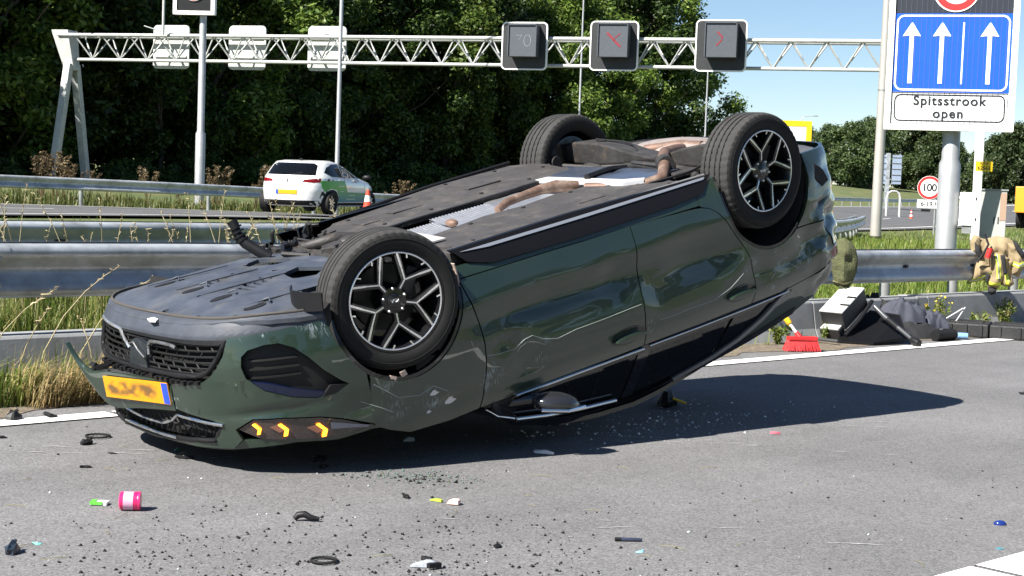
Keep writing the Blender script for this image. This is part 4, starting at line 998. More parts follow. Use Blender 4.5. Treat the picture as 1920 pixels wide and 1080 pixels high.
# ---- underbody
mb = MB(); mb.box((-1.55, 0, .40), (3.4, 1.36, .16)); mb.build('floor_pan', LINERK, car)
mb = MB(); mb.box((.25, 0, .36), (.86, 1.0, .12)); mb.build('engine_bay', LINERK, car)
def zt(x, y):
    return .178 + .075 * np.clip((np.abs(y) / .80), 0, 1.1) ** 4 + .060 * np.clip((x - .55) / .3, 0, 1) ** 2 * np.clip(1 - (np.abs(y) / .8) ** 4 * .6, 0, 1) + .03 * np.clip((-.05 - x) / .4, 0, 1)
def tmap(uv): return np.column_stack([uv, zt(uv[:, 0], uv[:, 1]) - tray_rib(uv)])
def tray_rib(uv):
    x, y = uv[:, 0], uv[:, 1]; r = np.zeros(len(x))
    for yc in (-.56, -.42, -.17, .10, .30, .5):
        r += .008 * np.exp(-((y - yc - .12 * (x - .3)) / .016) ** 2) * (x > .12) * (x < .68)
    r -= .010 * np.exp(-((x + .12) / .02) ** 2)
    return r
outer = [(.853, 0), (.85, -.18), (.833, -.36), (.79, -.52), (.715, -.65), (.62, -.735), (.50, -.79), (.385, -.815), (.37, -.64), (.32, -.56), (.10, -.55), (-.10, -.54), (-.20, -.42), (-.20, .42), (-.08, .56), (.12, .60), (.32, .62), (.385, .80), (.50, .79), (.62, .735), (.715, .65), (.79, .52), (.833, .36), (.85, .18)]
def ell(cx, cy, rx, ry, rot=0, n=14): return [(cx + rx * math.cos(t) * math.cos(rot) - ry * math.sin(t) * math.sin(rot), cy + rx * math.cos(t) * math.sin(rot) + ry * math.sin(t) * math.cos(rot)) for t in np.linspace(0, 2 * math.pi, n, endpoint=False)]
holes = [[(.13, .27), (.06, .34), (-.02, .37), (-.09, .16), (-.05, .10), (.04, .12)], [(.16, -.14), (.03, -.09), (-.03, -.26), (.10, -.36), (.20, -.31)]]
for k in range(5):
    for xk, ya, yb in ((.434 - .045 * k, -.289 + .024 * k, -.183 + .026 * k), (.432 - .045 * k, .070 + .012 * k, .130 + .015 * k)): holes.append([(xk - .011, ya), (xk + .011, ya), (xk + .011, yb), (xk - .011, yb)])
for cx, cy in ((.60, -.10), (.775, -.06), (.775, -.36), (.70, -.58), (.42, .40), (.12, -.02)): holes.append(ell(cx, cy, .018, .022, 0, 10))
tray = sheet('undertray', [outer] + holes, tmap, lambda q: tmap(q) + np.array([0, 0, .02]), TRAYM, car, .035, .035, 50)
DUCT = mat('duct_dark', (.006, .006, .007), .6)
for cx, cy, ln in ((.52, .40, .075), (.55, .06, .08), (.585, -.27, .085), (.58, -.56, .085)):
    # teardrop scoop: a dark hollow and a raised lip
    pr = [(cx + .06 * math.cos(t) * (1 if math.cos(t) < 0 else 1.0), cy + .028 * math.sin(t)) for t in np.linspace(0, 2 * math.pi, 16, endpoint=False)]
    sheet('air_scoop', [pr], lambda q: np.column_stack([q, zt(q[:, 0], q[:, 1]) - .0035]), lambda q: np.column_stack([q, zt(q[:, 0], q[:, 1]) + .01]), DUCT, tray, 0, 0)
    mb = MB(); mb.tube([(cx - .055, cy + .026, zt(cx, cy) - .012), (cx - .085, cy + .005, zt(cx, cy) - .020), (cx - .07, cy - .024, zt(cx, cy) - .006)], .0045, 6); mb.build('scoop_lip', TRAYM, tray, smooth=60)
for yc in (-.56, -.17, .10, .40):
    mb = MB(); mb.tube([(x, yc + .12 * (x - .3), zt(x, yc) - .011) for x in (.16, .3, .45, .6)], [.003, .0045, .0045, .002], 6); mb.build('tray_rib', TRAYM, tray, smooth=60)
# the lip between tray and grille
def lipmap(uv):   # u = s along the nose, v 0 (tray) .. 1 (grille edge)
    a = S3(np.column_stack([uv[:, 0], np.full(len(uv), .285)]), .0); b = S3(np.column_stack([uv[:, 0], np.full(len(uv), .285)]), 0.0); bb_ = np.interp(np.abs(uv[:, 0]), [0, .35, .75, 1.0, 1.2], [.078, .074, .050, .034, .03])
    b2 = S3(np.column_stack([uv[:, 0], np.full(len(uv), .285)]), .1); b = b + (b2 - b) * (bb_ / .1)[:, None]
    v = uv[:, 1:2]; p = b * (1 - v) + a * v
    z_in = zt(b[:, 0], b[:, 1]) - .006
    p[:, 2] = z_in * (1 - uv[:, 1]) + (.262 + .02 * uv[:, 1]) * uv[:, 1] - .010 * np.sin(np.pi * uv[:, 1]); return p
lp = [(s, 0.02) for s in np.linspace(-1.15, 1.15, 40)] + [(s, 1) for s in np.linspace(1.15, -1.15, 40)]
sheet('bumper_lip', [lp], lipmap, lambda q: lipmap(q) + np.array([0, 0, .02]), mat('lip_plastic', (.042, .048, .062), .58, var=(7, .3), bump=(40, .1)), car, .05, .2, 60)
mb = MB(); mb.tube([tuple(lipmap(np.array([[s, .03]]))[0] - np.array([0, 0, .004])) for s in np.linspace(-1.1, 1.1, 50)], .007, 6); mb.build('tray_seam', mat('seam_dirt', (.07, .062, .055), .8), car, smooth=60, fix=False)
# torn liner sticking up in front of the front wheel
V = []; F = []
for i, t in enumerate(np.linspace(0, 1, 9)):
    x, y = .36 + .10 * math.sin(t * 2.6), -.53 - .33 * t
    V += [(x, y, .235), (x - .006, y, .155 - .01 * math.sin(t * 3))]
V += [(x - .008, y + .004, z) for x, y, z in V]
for i in range(8): F += [(2 * i, 2 * i + 1, 2 * i + 3, 2 * i + 2), (18 + 2 * i, 18 + 2 * i + 2, 18 + 2 * i + 3, 18 + 2 * i + 1), (2 * i + 1, 19 + 2 * i, 21 + 2 * i, 2 * i + 3)]
mb = MB(); mb.add(V, F); mb.build('torn_liner', BLACKP, car, smooth=60)
# perforated subframe plate behind the tray
sf = [(-.19, .52), (-.19, -.50), (-.36, -.56), (-.56, -.60), (-.60, -.1), (-.66, .2), (-.60, .62), (-.42, .66), (-.28, .60)]
def sfm(q): return np.column_stack([q, .205 + .012 * np.sin(q[:, 0] * 31) * np.sin(q[:, 1] * 23) + .01 * np.sin(q[:, 1] * 60 + 4 * np.sin(q[:, 0] * 40))])
sheet('subframe_plate', [sf], sfm, lambda q: sfm(q) + np.array([0, 0, .05]), CHASSIS, car, .03, .03, 50)
mb = MB(); rc = random.Random(12)
for k in range(26):
    x, y = rc.uniform(-.62, -.2), rc.uniform(-.5, .62); mb = MB(); mb.box((x, y, .195), (rc.uniform(.03, .09), rc.uniform(.03, .1), rc.uniform(.02, .05)), rc.uniform(0, 3)); mb.build('subframe_bracket', CHASSIS, car, bevel=.004)
mb = MB(); mb.tube([(-.62, .30, .20), (-.50, .32, .175), (-.40, .36, .185), (-.36, .46, .20)], [.03, .035, .03, .02], 10); mb.sphere((-.52, .24, .185), .06, 12, 8, (1.2, .9, .4)); mb.build('control_arm', CHASSIS, car, smooth=50)
mb = MB(); mb.box((-.60, -.28, .175), (.16, .30, .012), Matrix.Rotation(.15, 4, 'Z')); mb.build('pale_bracket', mat('pale_metal', (.55, .53, .50), .5, .3, var=(20, .2)), car, bevel=.003)
# what is left of the front left suspension
mb = MB(); mb.tube([(-.10, .38, .19), (-.06, .42, .15), (-.02, .47, .10), (0, .50, .055)], [.03, .03, .03, .028], 10); mb.tube([(0, .495, .06), (.0, .52, .0), (.005, .53, -.025)], [.022, .027, .030], 10)
for k in range(4): z = .085 - .022 * k; mb.tube([(-.012 + .004 * k, .485 + .01 * k, z), (-.010 + .004 * k, .488 + .01 * k, z - .010)], 0.038, 12)
mb.tube([(-.2, .15, .19), (-.12, .28, .17), (-.2, .40, .16), (-.30, .52, .17)], .014, 6); mb.build('broken_strut', BLACKP, car, smooth=50)
mb = MB()
for k in range(16):
    mb = MB(); a = (-.35 + rc.uniform(-.2, .15), .56 + rc.uniform(-.14, .16), .175 + rc.uniform(-.03, .03)); b = tuple(c + rc.uniform(-.1, .1) for c in a); mb.tube([a, tuple((p + q) / 2 + rc.uniform(-.03, .03) for p, q in zip(a, b)), b], rc.uniform(.006, .020), 6); mb.build('torn_hose', BLACKP, car, smooth=60)
# floor panels
zL = lambda x, y: .185 - .05 * np.clip((y - .2) / .65, 0, 1) * np.clip((-.7 - x) / .9, 0, 1)
def ridge(q, ys): 
    r = np.zeros(len(q))
    for yc in ys: r += .007 * np.exp(-((q[:, 1] - yc) / .012) ** 2)
    return r
fl = [(-.64, .30), (-.62, .66), (-.86, .80), (-1.3, .83), (-1.8, .84), (-2.22, .84), (-2.36, .70), (-2.33, .40), (-2.0, .33), (-1.5, .31), (-1.1, .29)]
flm = lambda q: np.column_stack([q, zL(q[:, 0], q[:, 1]) - ridge(q, (.44, .62, .74))])
sheet('floor_panel', [fl], flm, lambda q: flm(q) + np.array([0, 0, .03]), FLOORM, car, .06, .02, 50)
fr = [(-.53, -.30), (-.56, -.64), (-.70, -.68), (-1.7, -.77), (-2.22, -.74), (-2.16, -.60), (-2.02, -.42), (-1.96, -.12), (-1.75, -.09), (-1.46, -.14), (-1.18, -.12), (-.82, -.20), (-.62, -.22)]
frm = lambda q: np.column_stack([q, .188 - ridge(q, (-.28, -.46, -.60))])
sheet('floor_panel', [fr], frm, lambda q: frm(q) + np.array([0, 0, .03]), FLOORM, car, .06, .02, 50)
mb = MB(); mb.tube([(-.46, -.745, .168), (-1.2, -.775, .167), (-2.25, -.785, .167)], .010, 8); mb.tube([(-.50, -.71, .186), (-1.2, -.745, .186), (-2.25, -.755, .186)], .006, 6); mb.build('sill_flange', mat('flange_grey', (.20, .20, .20), .5, .3, var=(12, .2)), car, smooth=60)
mb = MB(); mb.add([(-.42, -.62, .184), (-.42, -.765, .176), (-2.25, -.80, .176), (-2.25, -.68, .184), (-.42, -.62, .26), (-.42, -.765, .26), (-2.25, -.80, .26), (-2.25, -.68, .26)], [(0, 3, 2, 1), (4, 5, 6, 7), (0, 1, 5, 4), (1, 2, 6, 5), (2, 3, 7, 6), (3, 0, 4, 7)]); mb.build('rocker_base', FLOORM, car)
mb = MB(); mb.tube([(-.62, .86, .20), (-.9, .875, .175), (-1.6, .885, .14), (-2.25, .885, .125)], .012, 8); mb.build('sill_flange', BLACKP, car, smooth=60)
# tunnel heat shields (corrugated)
def shield(x0, x1, y0, y1, z0, amp, per):
    V = []; F = []; n = int((x1 - x0) / per * 6); m_ = 7
    for i in range(n + 1):
        x = x0 + (x1 - x0) * i / n
        for j in range(m_):
            v = j / (m_ - 1); V.append((x, y0 + (y1 - y0) * v, z0 + .05 * math.sin(math.pi * v) * 0.6 + amp * math.sin(2 * math.pi * (x - x0) / per)))
    k = len(V); V += [(x, y, z + .012) for x, y, z in V]
    for i in range(n):
        for j in range(m_ - 1): a = i * m_ + j; F += [(a, a + 1, a + m_ + 1, a + m_), (k + a, k + a + m_, k + a + m_ + 1, k + a + 1)]
    mb = MB(); mb.add(V, F); return mb.build('heat_shield', ALU, car, smooth=60, fix=False)
shield(-1.05, -.70, -.17, .16, .205, .0022, .022); shield(-1.50, -1.07, -.13, .24, .200, .0022, .024); shield(-1.92, -1.52, -.08, .30, .205, .002, .2)
mb = MB(); mb.sphere((-1.02, -.03, .195), .045, 12, 8, (.7, 1, .5)); mb.build('exhaust_flange', RUST, car, smooth=60)
mb = MB(); mb.tube([(-1.36, -.02, .20), (-1.46, .0, .175), (-1.60, .02, .170), (-1.75, .03, .165), (-1.85, .01, .168), (-1.97, -.04, .190)], [.022, .024, .025, .030, .038, .032], 14); mb.build('exhaust_pipe', RUST, car, smooth=60)
mb = MB(); mb.tube([(-1.98, -.10, .20), (-2.05, -.30, .205), (-2.12, -.44, .20), (-2.24, -.47, .19), (-2.38, -.36, .15), (-2.50, -.24, .13), (-2.62, -.14, .12), (-2.78, -.08, .13), (-2.90, -.02, .15)], [.028, .028, .03, .034, .036, .036, .034, .032, .032], 14); mb.build('exhaust_pipe', RUST, car, smooth=60)
mb = MB(); mb.tube([(-2.40, -.36, .145), (-2.44, -.30, .14)], .052, 14); mb.tube([(-2.40, -.30, .15), (-2.46, -.02, .15)], .014, 6); mb.build('exhaust_hanger', CHASSIS, car, smooth=40)
# fuel tank
def tankm(q): return np.column_stack([q, .205 - .035 * np.clip(1 - ((q[:, 0] + 2.26) / .26) ** 4, 0, 1) + .012 * np.exp(-((q[:, 0] + 2.3) / .05) ** 2 - ((q[:, 1] - .05) / .1) ** 2)])
tk = [(-2.02, .40), (-2.03, -.36), (-2.10, -.44), (-2.48, -.42), (-2.52, -.3), (-2.52, .42), (-2.40, .52), (-2.12, .50)]
sheet('fuel_tank', [tk], tankm, lambda q: tankm(q) + np.array([0, 0, .08]), TANKM, car, .04, .05, 50)
sheet('tank_shield', [[(-2.00, .36), (-2.01, -.38), (-2.10, -.46), (-2.15, -.42), (-2.09, -.30), (-2.085, .34)]], lambda q: np.column_stack([q, np.full(len(q), .168)]), lambda q: np.column_stack([q, np.full(len(q), .19)]), mat('white_shield', (.62, .62, .64), .5, .2, var=(18, .1)), car, .04, .05)
mb = MB(); mb.tube([(-2.06, -.03, .158), (-2.3, .02, .158), (-2.52, .04, .19)], .02, 6); mb.build('tank_strap', BLACKP, car, smooth=60)
# rear suspension
poly = [(.78, .10), (.66, .06), (.47, .065), (.33, .085), (.18, .12), (-.02, .15), (-.24, .165), (-.24, .205), (0, .20), (.2, .195), (.45, .205), (.66, .20), (.78, .175)]
mb = MB(); V = [(-2.62, y, z) for y, z in poly] + [(-2.83, y, z + .02) for y, z in poly]; k = len(poly)
mb.add(V, [tuple(range(k - 1, -1, -1)), tuple(range(k, 2 * k))] + [(i, (i + 1) % k, (i + 1) % k + k, i + k) for i in range(k)]); arm = mb.build('rear_suspension_arm', CHASSIS, car, bevel=.012)
mb = MB(); mb.lathe([(0, .0), (0, .035), (.004, .035), (.004, .022), (.004, 0)], 14, Matrix.Translation((-2.72, .50, .066)) @ Matrix.Rotation(R(90), 4, 'X')); mb.build('arm_hole', mat('hole_black', (.003, .003, .003), .9), arm)
mb = MB(); V = [(-2.62, -y * .95, z) for y, z in poly] + [(-2.83, -y * .95, z + .02) for y, z in poly]
mb.add(V, [tuple(range(k)), tuple(range(2 * k - 1, k - 1, -1))] + [(i, i + k, (i + 1) % k + k, (i + 1) % k) for i in range(k)]); mb.build('rear_suspension_arm', CHASSIS, car, bevel=.012)
for pp, r_ in (([(-2.5, .72, .19), (-2.55, .45, .21), (-2.62, .20, .21)], .016), ([(-2.42, -.28, .17), (-2.46, -.06, .165), (-2.5, .2, .2)], .02), ([(-2.35, -.72, .17), (-2.5, -.62, .13), (-2.62, -.58, .11)], .012), ([(-2.46, .66, .16), (-2.46, .72, .16)], .04)):
    mb = MB(); mb.tube(pp, r_, 10); mb.build('stabiliser_link', CHASSIS, car, smooth=50)
mb = MB()
for y in (.33, -.36):
    for k in range(5): mb.tube([(-2.66 + .085 * math.cos(t), y + .085 * math.sin(t), .22 + .028 * k) for t in np.linspace(0, 2 * math.pi, 15)], .011, 6, cap=False)
mb.build('coil_spring', BLACKP, car, smooth=60, fix=False)
mb = MB()
for y0, y1 in ((.15, .62), (-.62, -.15)): mb.tube([(-2.40, y0, .235), (-2.55, (y0 + y1) / 2, .215), (-2.66, y1, .225)], .03, 8)
mb.box((-2.55, 0, .245), (.28, .75, .06)); mb.box((-2.45, -.42, .20), (.20, .16, .03), .2); mb.box((-2.44, .22, .205), (.10, .22, .04), .2); mb.build('rear_subframe', CHASSIS, car, bevel=.008)
mb = MB(); mb.sphere((-3.06, .12, .20), 1, 20, 10, (.19, .46, .085)); mb.build('muffler', MUFF, car, smooth=180, fix=False)
mb = MB(); mb.tube([(-2.90, .30, .165), (-2.98, .10, .15), (-3.0, -.1, .155)], .035, 10); mb.build('muffler_pipe', RUST, car, smooth=60)
mb = MB(); mb.tube([(-3.22, .86, .215), (-3.30, .70, .205), (-3.36, .40, .20), (-3.39, .15, .20)], .032, 8); mb.build('rear_edge_beam', BLACKP, car, smooth=60)
sheet('rear_valance', [[(-3.05, .80), (-3.12, .86), (-3.27, .76), (-3.37, .6), (-3.43, .3), (-3.44, 0), (-3.43, -.3), (-3.37, -.6), (-3.27, -.76), (-3.12, -.86), (-3.02, -.86), (-2.99, -.70), (-3.16, -.55), (-3.26, -.3), (-3.28, 0), (-3.26, .3), (-3.16, .6)]],
      lambda q: np.column_stack([q, .205 - .012 * np.sin(q[:, 0] * 23 + q[:, 1] * 9)]), lambda q: np.column_stack([q, np.full(len(q), .25)]), mat('valance_plastic', (.07, .072, .08), .5, var=(9, .3)), car, .04, .05, 50)
# torn pale liner behind the front wheel
lin = [(AF[2] * 0.99 * -math.cos(R(t)), AF[1] + AF[2] * .99 * math.sin(R(t))) for t in np.linspace(-14, 34, 12)]; lin2 = [(x + .055, z) for x, z in lin]
def crescent(t0, t1, r0, r1, n=10):
    o = []; i_ = []
    for k in range(n):
        f = k / (n - 1); t = R(t0 + (t1 - t0) * f); w = math.sin(math.pi * min(max(f, .12), .88)) ** .6
        o.append((AF[0] - (r0 + (r1 - r0) * w) * math.cos(t), AF[1] + (r0 + (r1 - r0) * w) * math.sin(t))); i_.append((AF[0] - r0 * math.cos(t), AF[1] + r0 * math.sin(t)))
    return o + i_[::-1]
def wallp(poly, name='torn_liner_strip'):
    f = lambda q: np.column_stack([-.366 * np.cos(np.radians(q[:, 0])), q[:, 1], AF[1] + .366 * np.sin(np.radians(q[:, 0]))])
    g_ = lambda q: np.column_stack([-.373 * np.cos(np.radians(q[:, 0])), q[:, 1], AF[1] + .373 * np.sin(np.radians(q[:, 0]))])
    sheet(name, [poly], f, g_, BEIGE, car, 6, .05)
wallp([(-15, -.87), (10, -.868), (16, -.84), (22, -.80), (20, -.70), (8, -.66), (-15, -.66)])
wallp([(24, -.83), (40, -.835), (52, -.86), (56, -.80), (50, -.70), (36, -.66), (24, -.72)])
wallp([(60, -.86), (74, -.865), (78, -.82), (70, -.74), (61, -.76)])
for pts in ([(.03, .645), (.06, .65), (.07, .625), (.04, .62)], [(.10, .655), (.125, .64), (.12, .625), (.09, .64)]): skin('torn_liner_strip', [pts], BEIGE, extra=.006, thick=.01)
# white paint chips
WCH = mat('bare_chip', (.62, .60, .57), .6)
for cx, cz, r in ((-.10, .775, .022), (-.20, .845, .03), (-.06, .86, .012), (.75, -1, 0),):
    if r: skin('paint_chip', [[(cx + r * (1 + .5 * math.sin(3 * t)) * math.cos(t), cz + .6 * r * math.sin(t)) for t in np.linspace(0, 2 * math.pi, 9, endpoint=False)]], WCH, extra=-.002, thick=.004, nx=0, nz=0)
mb = MB(); P5 = [(.845, .03), (.855, -.03), (.885, -.06), (.895, -.02), (.875, .04)]
mb.add([(x - .01, y - .08, float(lipmap(np.array([[-(y - .08), .45]]))[0, 2]) - .004) for x, y in P5] + [(x - .01, y - .08, float(lipmap(np.array([[-(y - .08), .45]]))[0, 2]) + .002) for x, y in P5], [(0, 1, 2, 3, 4), (9, 8, 7, 6, 5)] + [(i, (i + 1) % 5, (i + 1) % 5 + 5, i + 5) for i in range(5)]); mb.build('white_fragment', WPAINT, car)

# ---- wheels: local axis Y, outside at -Y
def wheel(name_label, M, spin):
    w = bpy.data.objects.new('wheel', None); COL.objects.link(w); w.parent = car; w.matrix_local = M; w.empty_display_size = .1
    if name_label: w['label'] = name_label
    R0 = .334; n = 200
    prof = [(.085, .222), (.098, .232), (.112, .262), (.1165, .285), (.112, .308), (.100, .322), (.088, .3285)]
    for g0, g1 in ((.062, .052), (.026, .015), (-.015, -.026), (-.052, -.062)): prof += [(g0 + .0015, R0 - .0008), (g0, R0 - .008), (g1, R0 - .008), (g1 - .0015, R0 - .0008)]
    prof += [(-.088, .3285), (-.100, .322), (-.112, .308), (-.1165, .285), (-.112, .262), (-.098, .232), (-.085, .222)]
    V = []; F = []; mi = []; K = len(prof)
    for i, (y, r) in enumerate(prof):
        for j in range(n):
            t = 2 * math.pi * j / n; rr_ = r
            if .315 < r < .330 and j % 4 == 0: rr_ = r - .005
            V.append((rr_ * math.cos(t), y, rr_ * math.sin(t)))
    for i in range(K - 1):
        for j in range(n): F.append((i * n + j, i * n + (j + 1) % n, (i + 1) * n + (j + 1) % n, (i + 1) * n + j)); mi.append(1 if 5 <= i < K - 6 else 0)
    F_ = np_mesh('tyre', V, F, [RUBBER, TREAD], w, mi=mi); me = F_.data
    bm = bmesh.new(); bm.from_mesh(me); bmesh.ops.recalc_face_normals(bm, faces=bm.faces); bm.to_mesh(me); bm.free(); me.shade_smooth(); me.set_sharp_from_angle(angle=R(35))
    # sidewall ring lettering ridge
    mb = MB(); mb.lathe([(-.117, .292), (-.1185, .294), (-.1185, .297), (-.1165, .299)], 96); mb.lathe([(-.104, .238), (-.106, .240), (-.106, .243), (-.104, .246)], 96); mb.build('sidewall_ring', RUBBER, F_, smooth=60, fix=False)
    rim = MB(); rim.lathe([(.09, .223), (.085, .235), (.05, .215), (-.04, .205), (-.075, .222), (-.098, .234), (-.104, .232), (-.100, .224), (-.07, .212), (-.02, .20), (.05, .19), (.06, .09), (.06, 0)], 72)
    ro = rim.build('rim', RIMB, w, smooth=40, fix=True)
    lip = MB(); lip.lathe([(-.1035, .226), (-.1055, .228), (-.1055, .2325), (-.103, .2345)], 96); lip.build('rim_edge', SILVER, ro, smooth=60, fix=False)
    hub = MB(); hub.lathe([(.03, .075), (-.06, .072), (-.075, .062), (-.078, .036), (-.082, .034), (-.084, .030), (-.084, 0)], 32); hub.build('hub', RIMB, ro, smooth=40)
    disc = MB(); disc.lathe([(.045, .16), (.035, .16), (.035, .0)], 40); disc.build('brake_disc', mat('brake_disc_steel', (.035, .034, .033), .45, .7), w, smooth=40)
    cal = MB(); cal.box((-.12, .02, -.06), (.06, .07, .14), Matrix.Rotation(.4, 4, 'Y')); cal.build('brake_caliper', mat('caliper', (.07, .07, .07), .5, .5), w, bevel=.01)
    def pol(r, a): return (r * math.sin(R(a)), r * math.cos(R(a)))
    for k in range(5):
        a = spin + 72 * k
        def bar(mb, p, q, w0, w1, y0, y1):
            p = Vector((p[0], 0, p[1])); q = Vector((q[0], 0, q[1])); d = (q - p).normalized(); nn = Vector((-d.z, 0, d.x))
            V = [p + nn * w0 + Vector((0, y0[0], 0)), p - nn * w0 + Vector((0, y0[0], 0)), q - nn * w1 + Vector((0, y0[1], 0)), q + nn * w1 + Vector((0, y0[1], 0))]
            V += [v + Vector((0, y1, 0)) for v in V]
            mb.add(V, [(0, 1, 2, 3), (7, 6, 5, 4), (0, 4, 5, 1), (1, 5, 6, 2), (2, 6, 7, 3), (3, 7, 4, 0)])
        sp = MB(); bar(sp, pol(.05, a), pol(.122, a), .012, .013, (-.079, -.088), .04)
        bar(sp, pol(.105, a), pol(.222, a + 25), .013, .016, (-.087, -.099), .045); bar(sp, pol(.105, a), pol(.222, a - 25), .013, .016, (-.087, -.099), .045)
        sp.build('spoke', RIMB, ro, bevel=.002)
        fc = MB(); bar(fc, pol(.062, a), pol(.112, a), .0032, .0034, (-.0815, -.089), -.002)
        for s_ in (1, -1):
            bar(fc, pol(.112, a + 1.2 * s_), pol(.168, a + 17.5 * s_), .0030, .0034, (-.0895, -.094), -.002)
            bar(fc, pol(.166, a + 17.2 * s_), pol(.226, a + 25.5 * s_), .0046, .0050, (-.094, -.1005), -.002)
            bar(fc, pol(.226, a + 13 * s_), pol(.208, a + 11 * s_), .003, .0035, (-.1, -.098), -.004)
        fc.build('spoke_face', SILVER, ro)
        b = MB(); px, pz = pol(.057, a + 36); b.lathe([(-.05, .0085), (-.084, .0085), (-.088, .005), (-.088, 0)], 8, Matrix.Translation((px, 0, pz))); b.build('wheel_nut', STEEL, ro, smooth=40)
    lg = MB(); # badge strokes: three upright letters
    for seg in (((-.020, -.008), (-.020, .008)), ((-.020, -.001), (-.008, .008)), ((-.017, .001), (-.008, -.008)), ((-.003, -.008), (-.003, .008)), ((.004, -.008), (.011, .008)), ((.011, .008), (.019, -.008))):
        (x0, z0), (x1, z1) = seg; lg.tube([(x0, -.0845, z0), (x1, -.0845, z1)], .0016, 4)
    lgo = lg.build('badge', SILVER, ro, fix=False)
    return w
WM = lambda x, y, z, st, cam_, flip=False: Matrix.Translation((x, y, z)) @ Matrix.Rotation(st, 4, 'Z') @ Matrix.Rotation(cam_, 4, 'X') @ (Matrix.Rotation(math.pi, 4, 'Z') if flip else Matrix.Identity(4))
wheel('front right wheel turned slightly outwards', WM(0, -.7875, .334 - .045, .2516, 0), 0)
wheel(None, WM(-2.65, -.7875, .334 - .1134, .0122, -.0111), 180)
wheel(None, WM(-2.65, .7875, .334 - .1134, -.0122, .0111, True), 40)

for pts in ([(-.361, .59), (-.373, .635), (-.425, .685)], [(-.45, .69), (-.533, .705), (-.633, .71), (-.701, .678), (-.753, .672), (-.821, .71), (-.913, .733), (-1.045, .722), (-1.241, .722), (-1.457, .717), (-1.53, .716)], [(-1.669, .84), (-1.765, .845), (-1.885, .841), (-2.101, .845), (-2.237, .81), (-2.357, .752)], [(-2.60, .85), (-2.66, .80), (-2.78, .80), (-2.84, .84)], [(-2.66, .80), (-2.72, .75), (-2.80, .77)], [(.22, .64), (.10, .74), (-.02, .765), (-.10, .74), (-.18, .79)], [(.30, .70), (.20, .76), (.14, .80)]):  # door lines paint the bright reflection edge of the dent; others are scratches
    q = np.array([[s_of_x(x), z] for x, z in lerp_poly(pts, 6)]); mb = MB(); mb.tube([tuple(p) for p in S3(q, 0)], .0016, 5); mb.build('glint_and_scratch', mat('glint_scratch_pale', (.30, .33, .33), .5), car, fix=False)

# clips, embossed pads and cables on the underbody
rc = random.Random(44); CLIP = mat('clip_dark', (.02, .02, .021), .5)
def clip_at(x, y, z, r=.013):
    mb = MB(); mb.lathe([(0, r), (.005, r), (.007, r * .6), (.007, 0)], 10, Matrix.Translation((x, y, z)) @ Matrix.Rotation(R(-90), 4, 'X')); mb.build('fastener', CLIP, car)
for x, y in [(-.62, .40), (-.85, .36), (-.85, .72), (-1.2, .38), (-1.25, .78), (-1.6, .40), (-1.65, .80), (-2.0, .42), (-2.05, .80), (-2.28, .6)]: clip_at(x, y, float(zL(x, y)) - .001)
for x, y in [(-.66, -.32), (-.70, -.60), (-1.0, -.22), (-1.05, -.68), (-1.4, -.20), (-1.45, -.70), (-1.8, -.16), (-1.85, -.70), (-2.1, -.66)]: clip_at(x, y, .187)
for x0, y0, w, h in ((-1.15, .58, .22, .10), (-1.75, .60, .26, .12), (-1.1, -.42, .24, .10), (-1.65, -.45, .2, .1), (-.85, .56, .12, .16)):
    z0 = float(zL(x0, y0)) if y0 > 0 else .188; mb = MB(); mb.box((x0, y0, z0 - .001), (w, h, .008)); mb.build('embossed_pad', FLOORM, car, bevel=.003)
for pth, r_ in (([(-.55, .255, .20), (-1.0, .285, .185), (-1.6, .305, .185), (-2.05, .36, .18), (-2.45, .46, .19)], .008), ([(-.55, .275, .20), (-1.0, .305, .187), (-1.6, .325, .186), (-2.05, .38, .182), (-2.5, .5, .2)], .006), ([(-2.1, -.50, .19), (-2.4, -.56, .175), (-2.6, -.50, .15)], .007), ([(-2.55, .05, .20), (-2.75, .25, .10), (-2.72, .55, .06)], .007)):
    mb = MB(); mb.tube([tuple(p) for p in catmull(pth, 6)], r_, 6); mb.build('brake_line', CLIP, car, smooth=60)
# =================================================================== GANTRY AND SIGNS
GL = Vector((-16.9, 58.8, 0)); GR = Vector((14.72, 49.5, 0)); GD = (GR - GL).normalized(); GP = Vector((-GD.y, GD.x, 0))   # along, away from the camera
ZB, ZT = 5.47, 6.36
gan = thing('sign_gantry', 'weathered white lattice gantry on A-shaped legs spanning the motorway', 'gantry', GL)
gi = Matrix.Translation(-GL)
LEN = (GR - GL).length
def gpt(a, d, z): p = GL + GD * a + GP * d; return Vector((p.x, p.y, z)) - GL
for d, z, r in ((-.35, ZT, .068), (.35, ZT, .068), (0, ZB, .064)):
    mb = MB(); mb.tube([gpt(-.4, d, z), gpt(LEN + .4, d, z)], r, 10); mb.build('chord', OLDWHITE, gan, smooth=60)
nb = 28; st = (LEN - .6) / nb
for k in range(nb):
    a0 = .3 + k * st
    for d in (-.35, .35):
        for p, q in (((a0, d, ZT), (a0 + st / 2, 0, ZB)), ((a0 + st / 2, 0, ZB), (a0 + st, d, ZT))):
            mb = MB(); mb.tube([gpt(*p), gpt(*q)], .030, 6); mb.build('brace', OLDWHITE, gan, smooth=60)
    mb = MB(); mb.tube([gpt(a0, -.35, ZT), gpt(a0, .35, ZT)], .025, 6); mb.build('cross_tie', OLDWHITE, gan, smooth=60)
def prismz(mb, a, b, w0, w1):   # box leg between two points, width w0 (bottom) to w1 (top)
    a = Vector(a); b = Vector(b); V = []
    for p, w in ((a, w0), (b, w1)):
        for sx, sy in ((-1, -1), (1, -1), (1, 1), (-1, 1)): q = p + GD * sx * w / 2 + GP * sy * w / 2; V.append(q)
    mb.add(V, [(0, 3, 2, 1), (4, 5, 6, 7), (0, 1, 5, 4), (1, 2, 6, 5), (2, 3, 7, 6), (3, 0, 4, 7)])
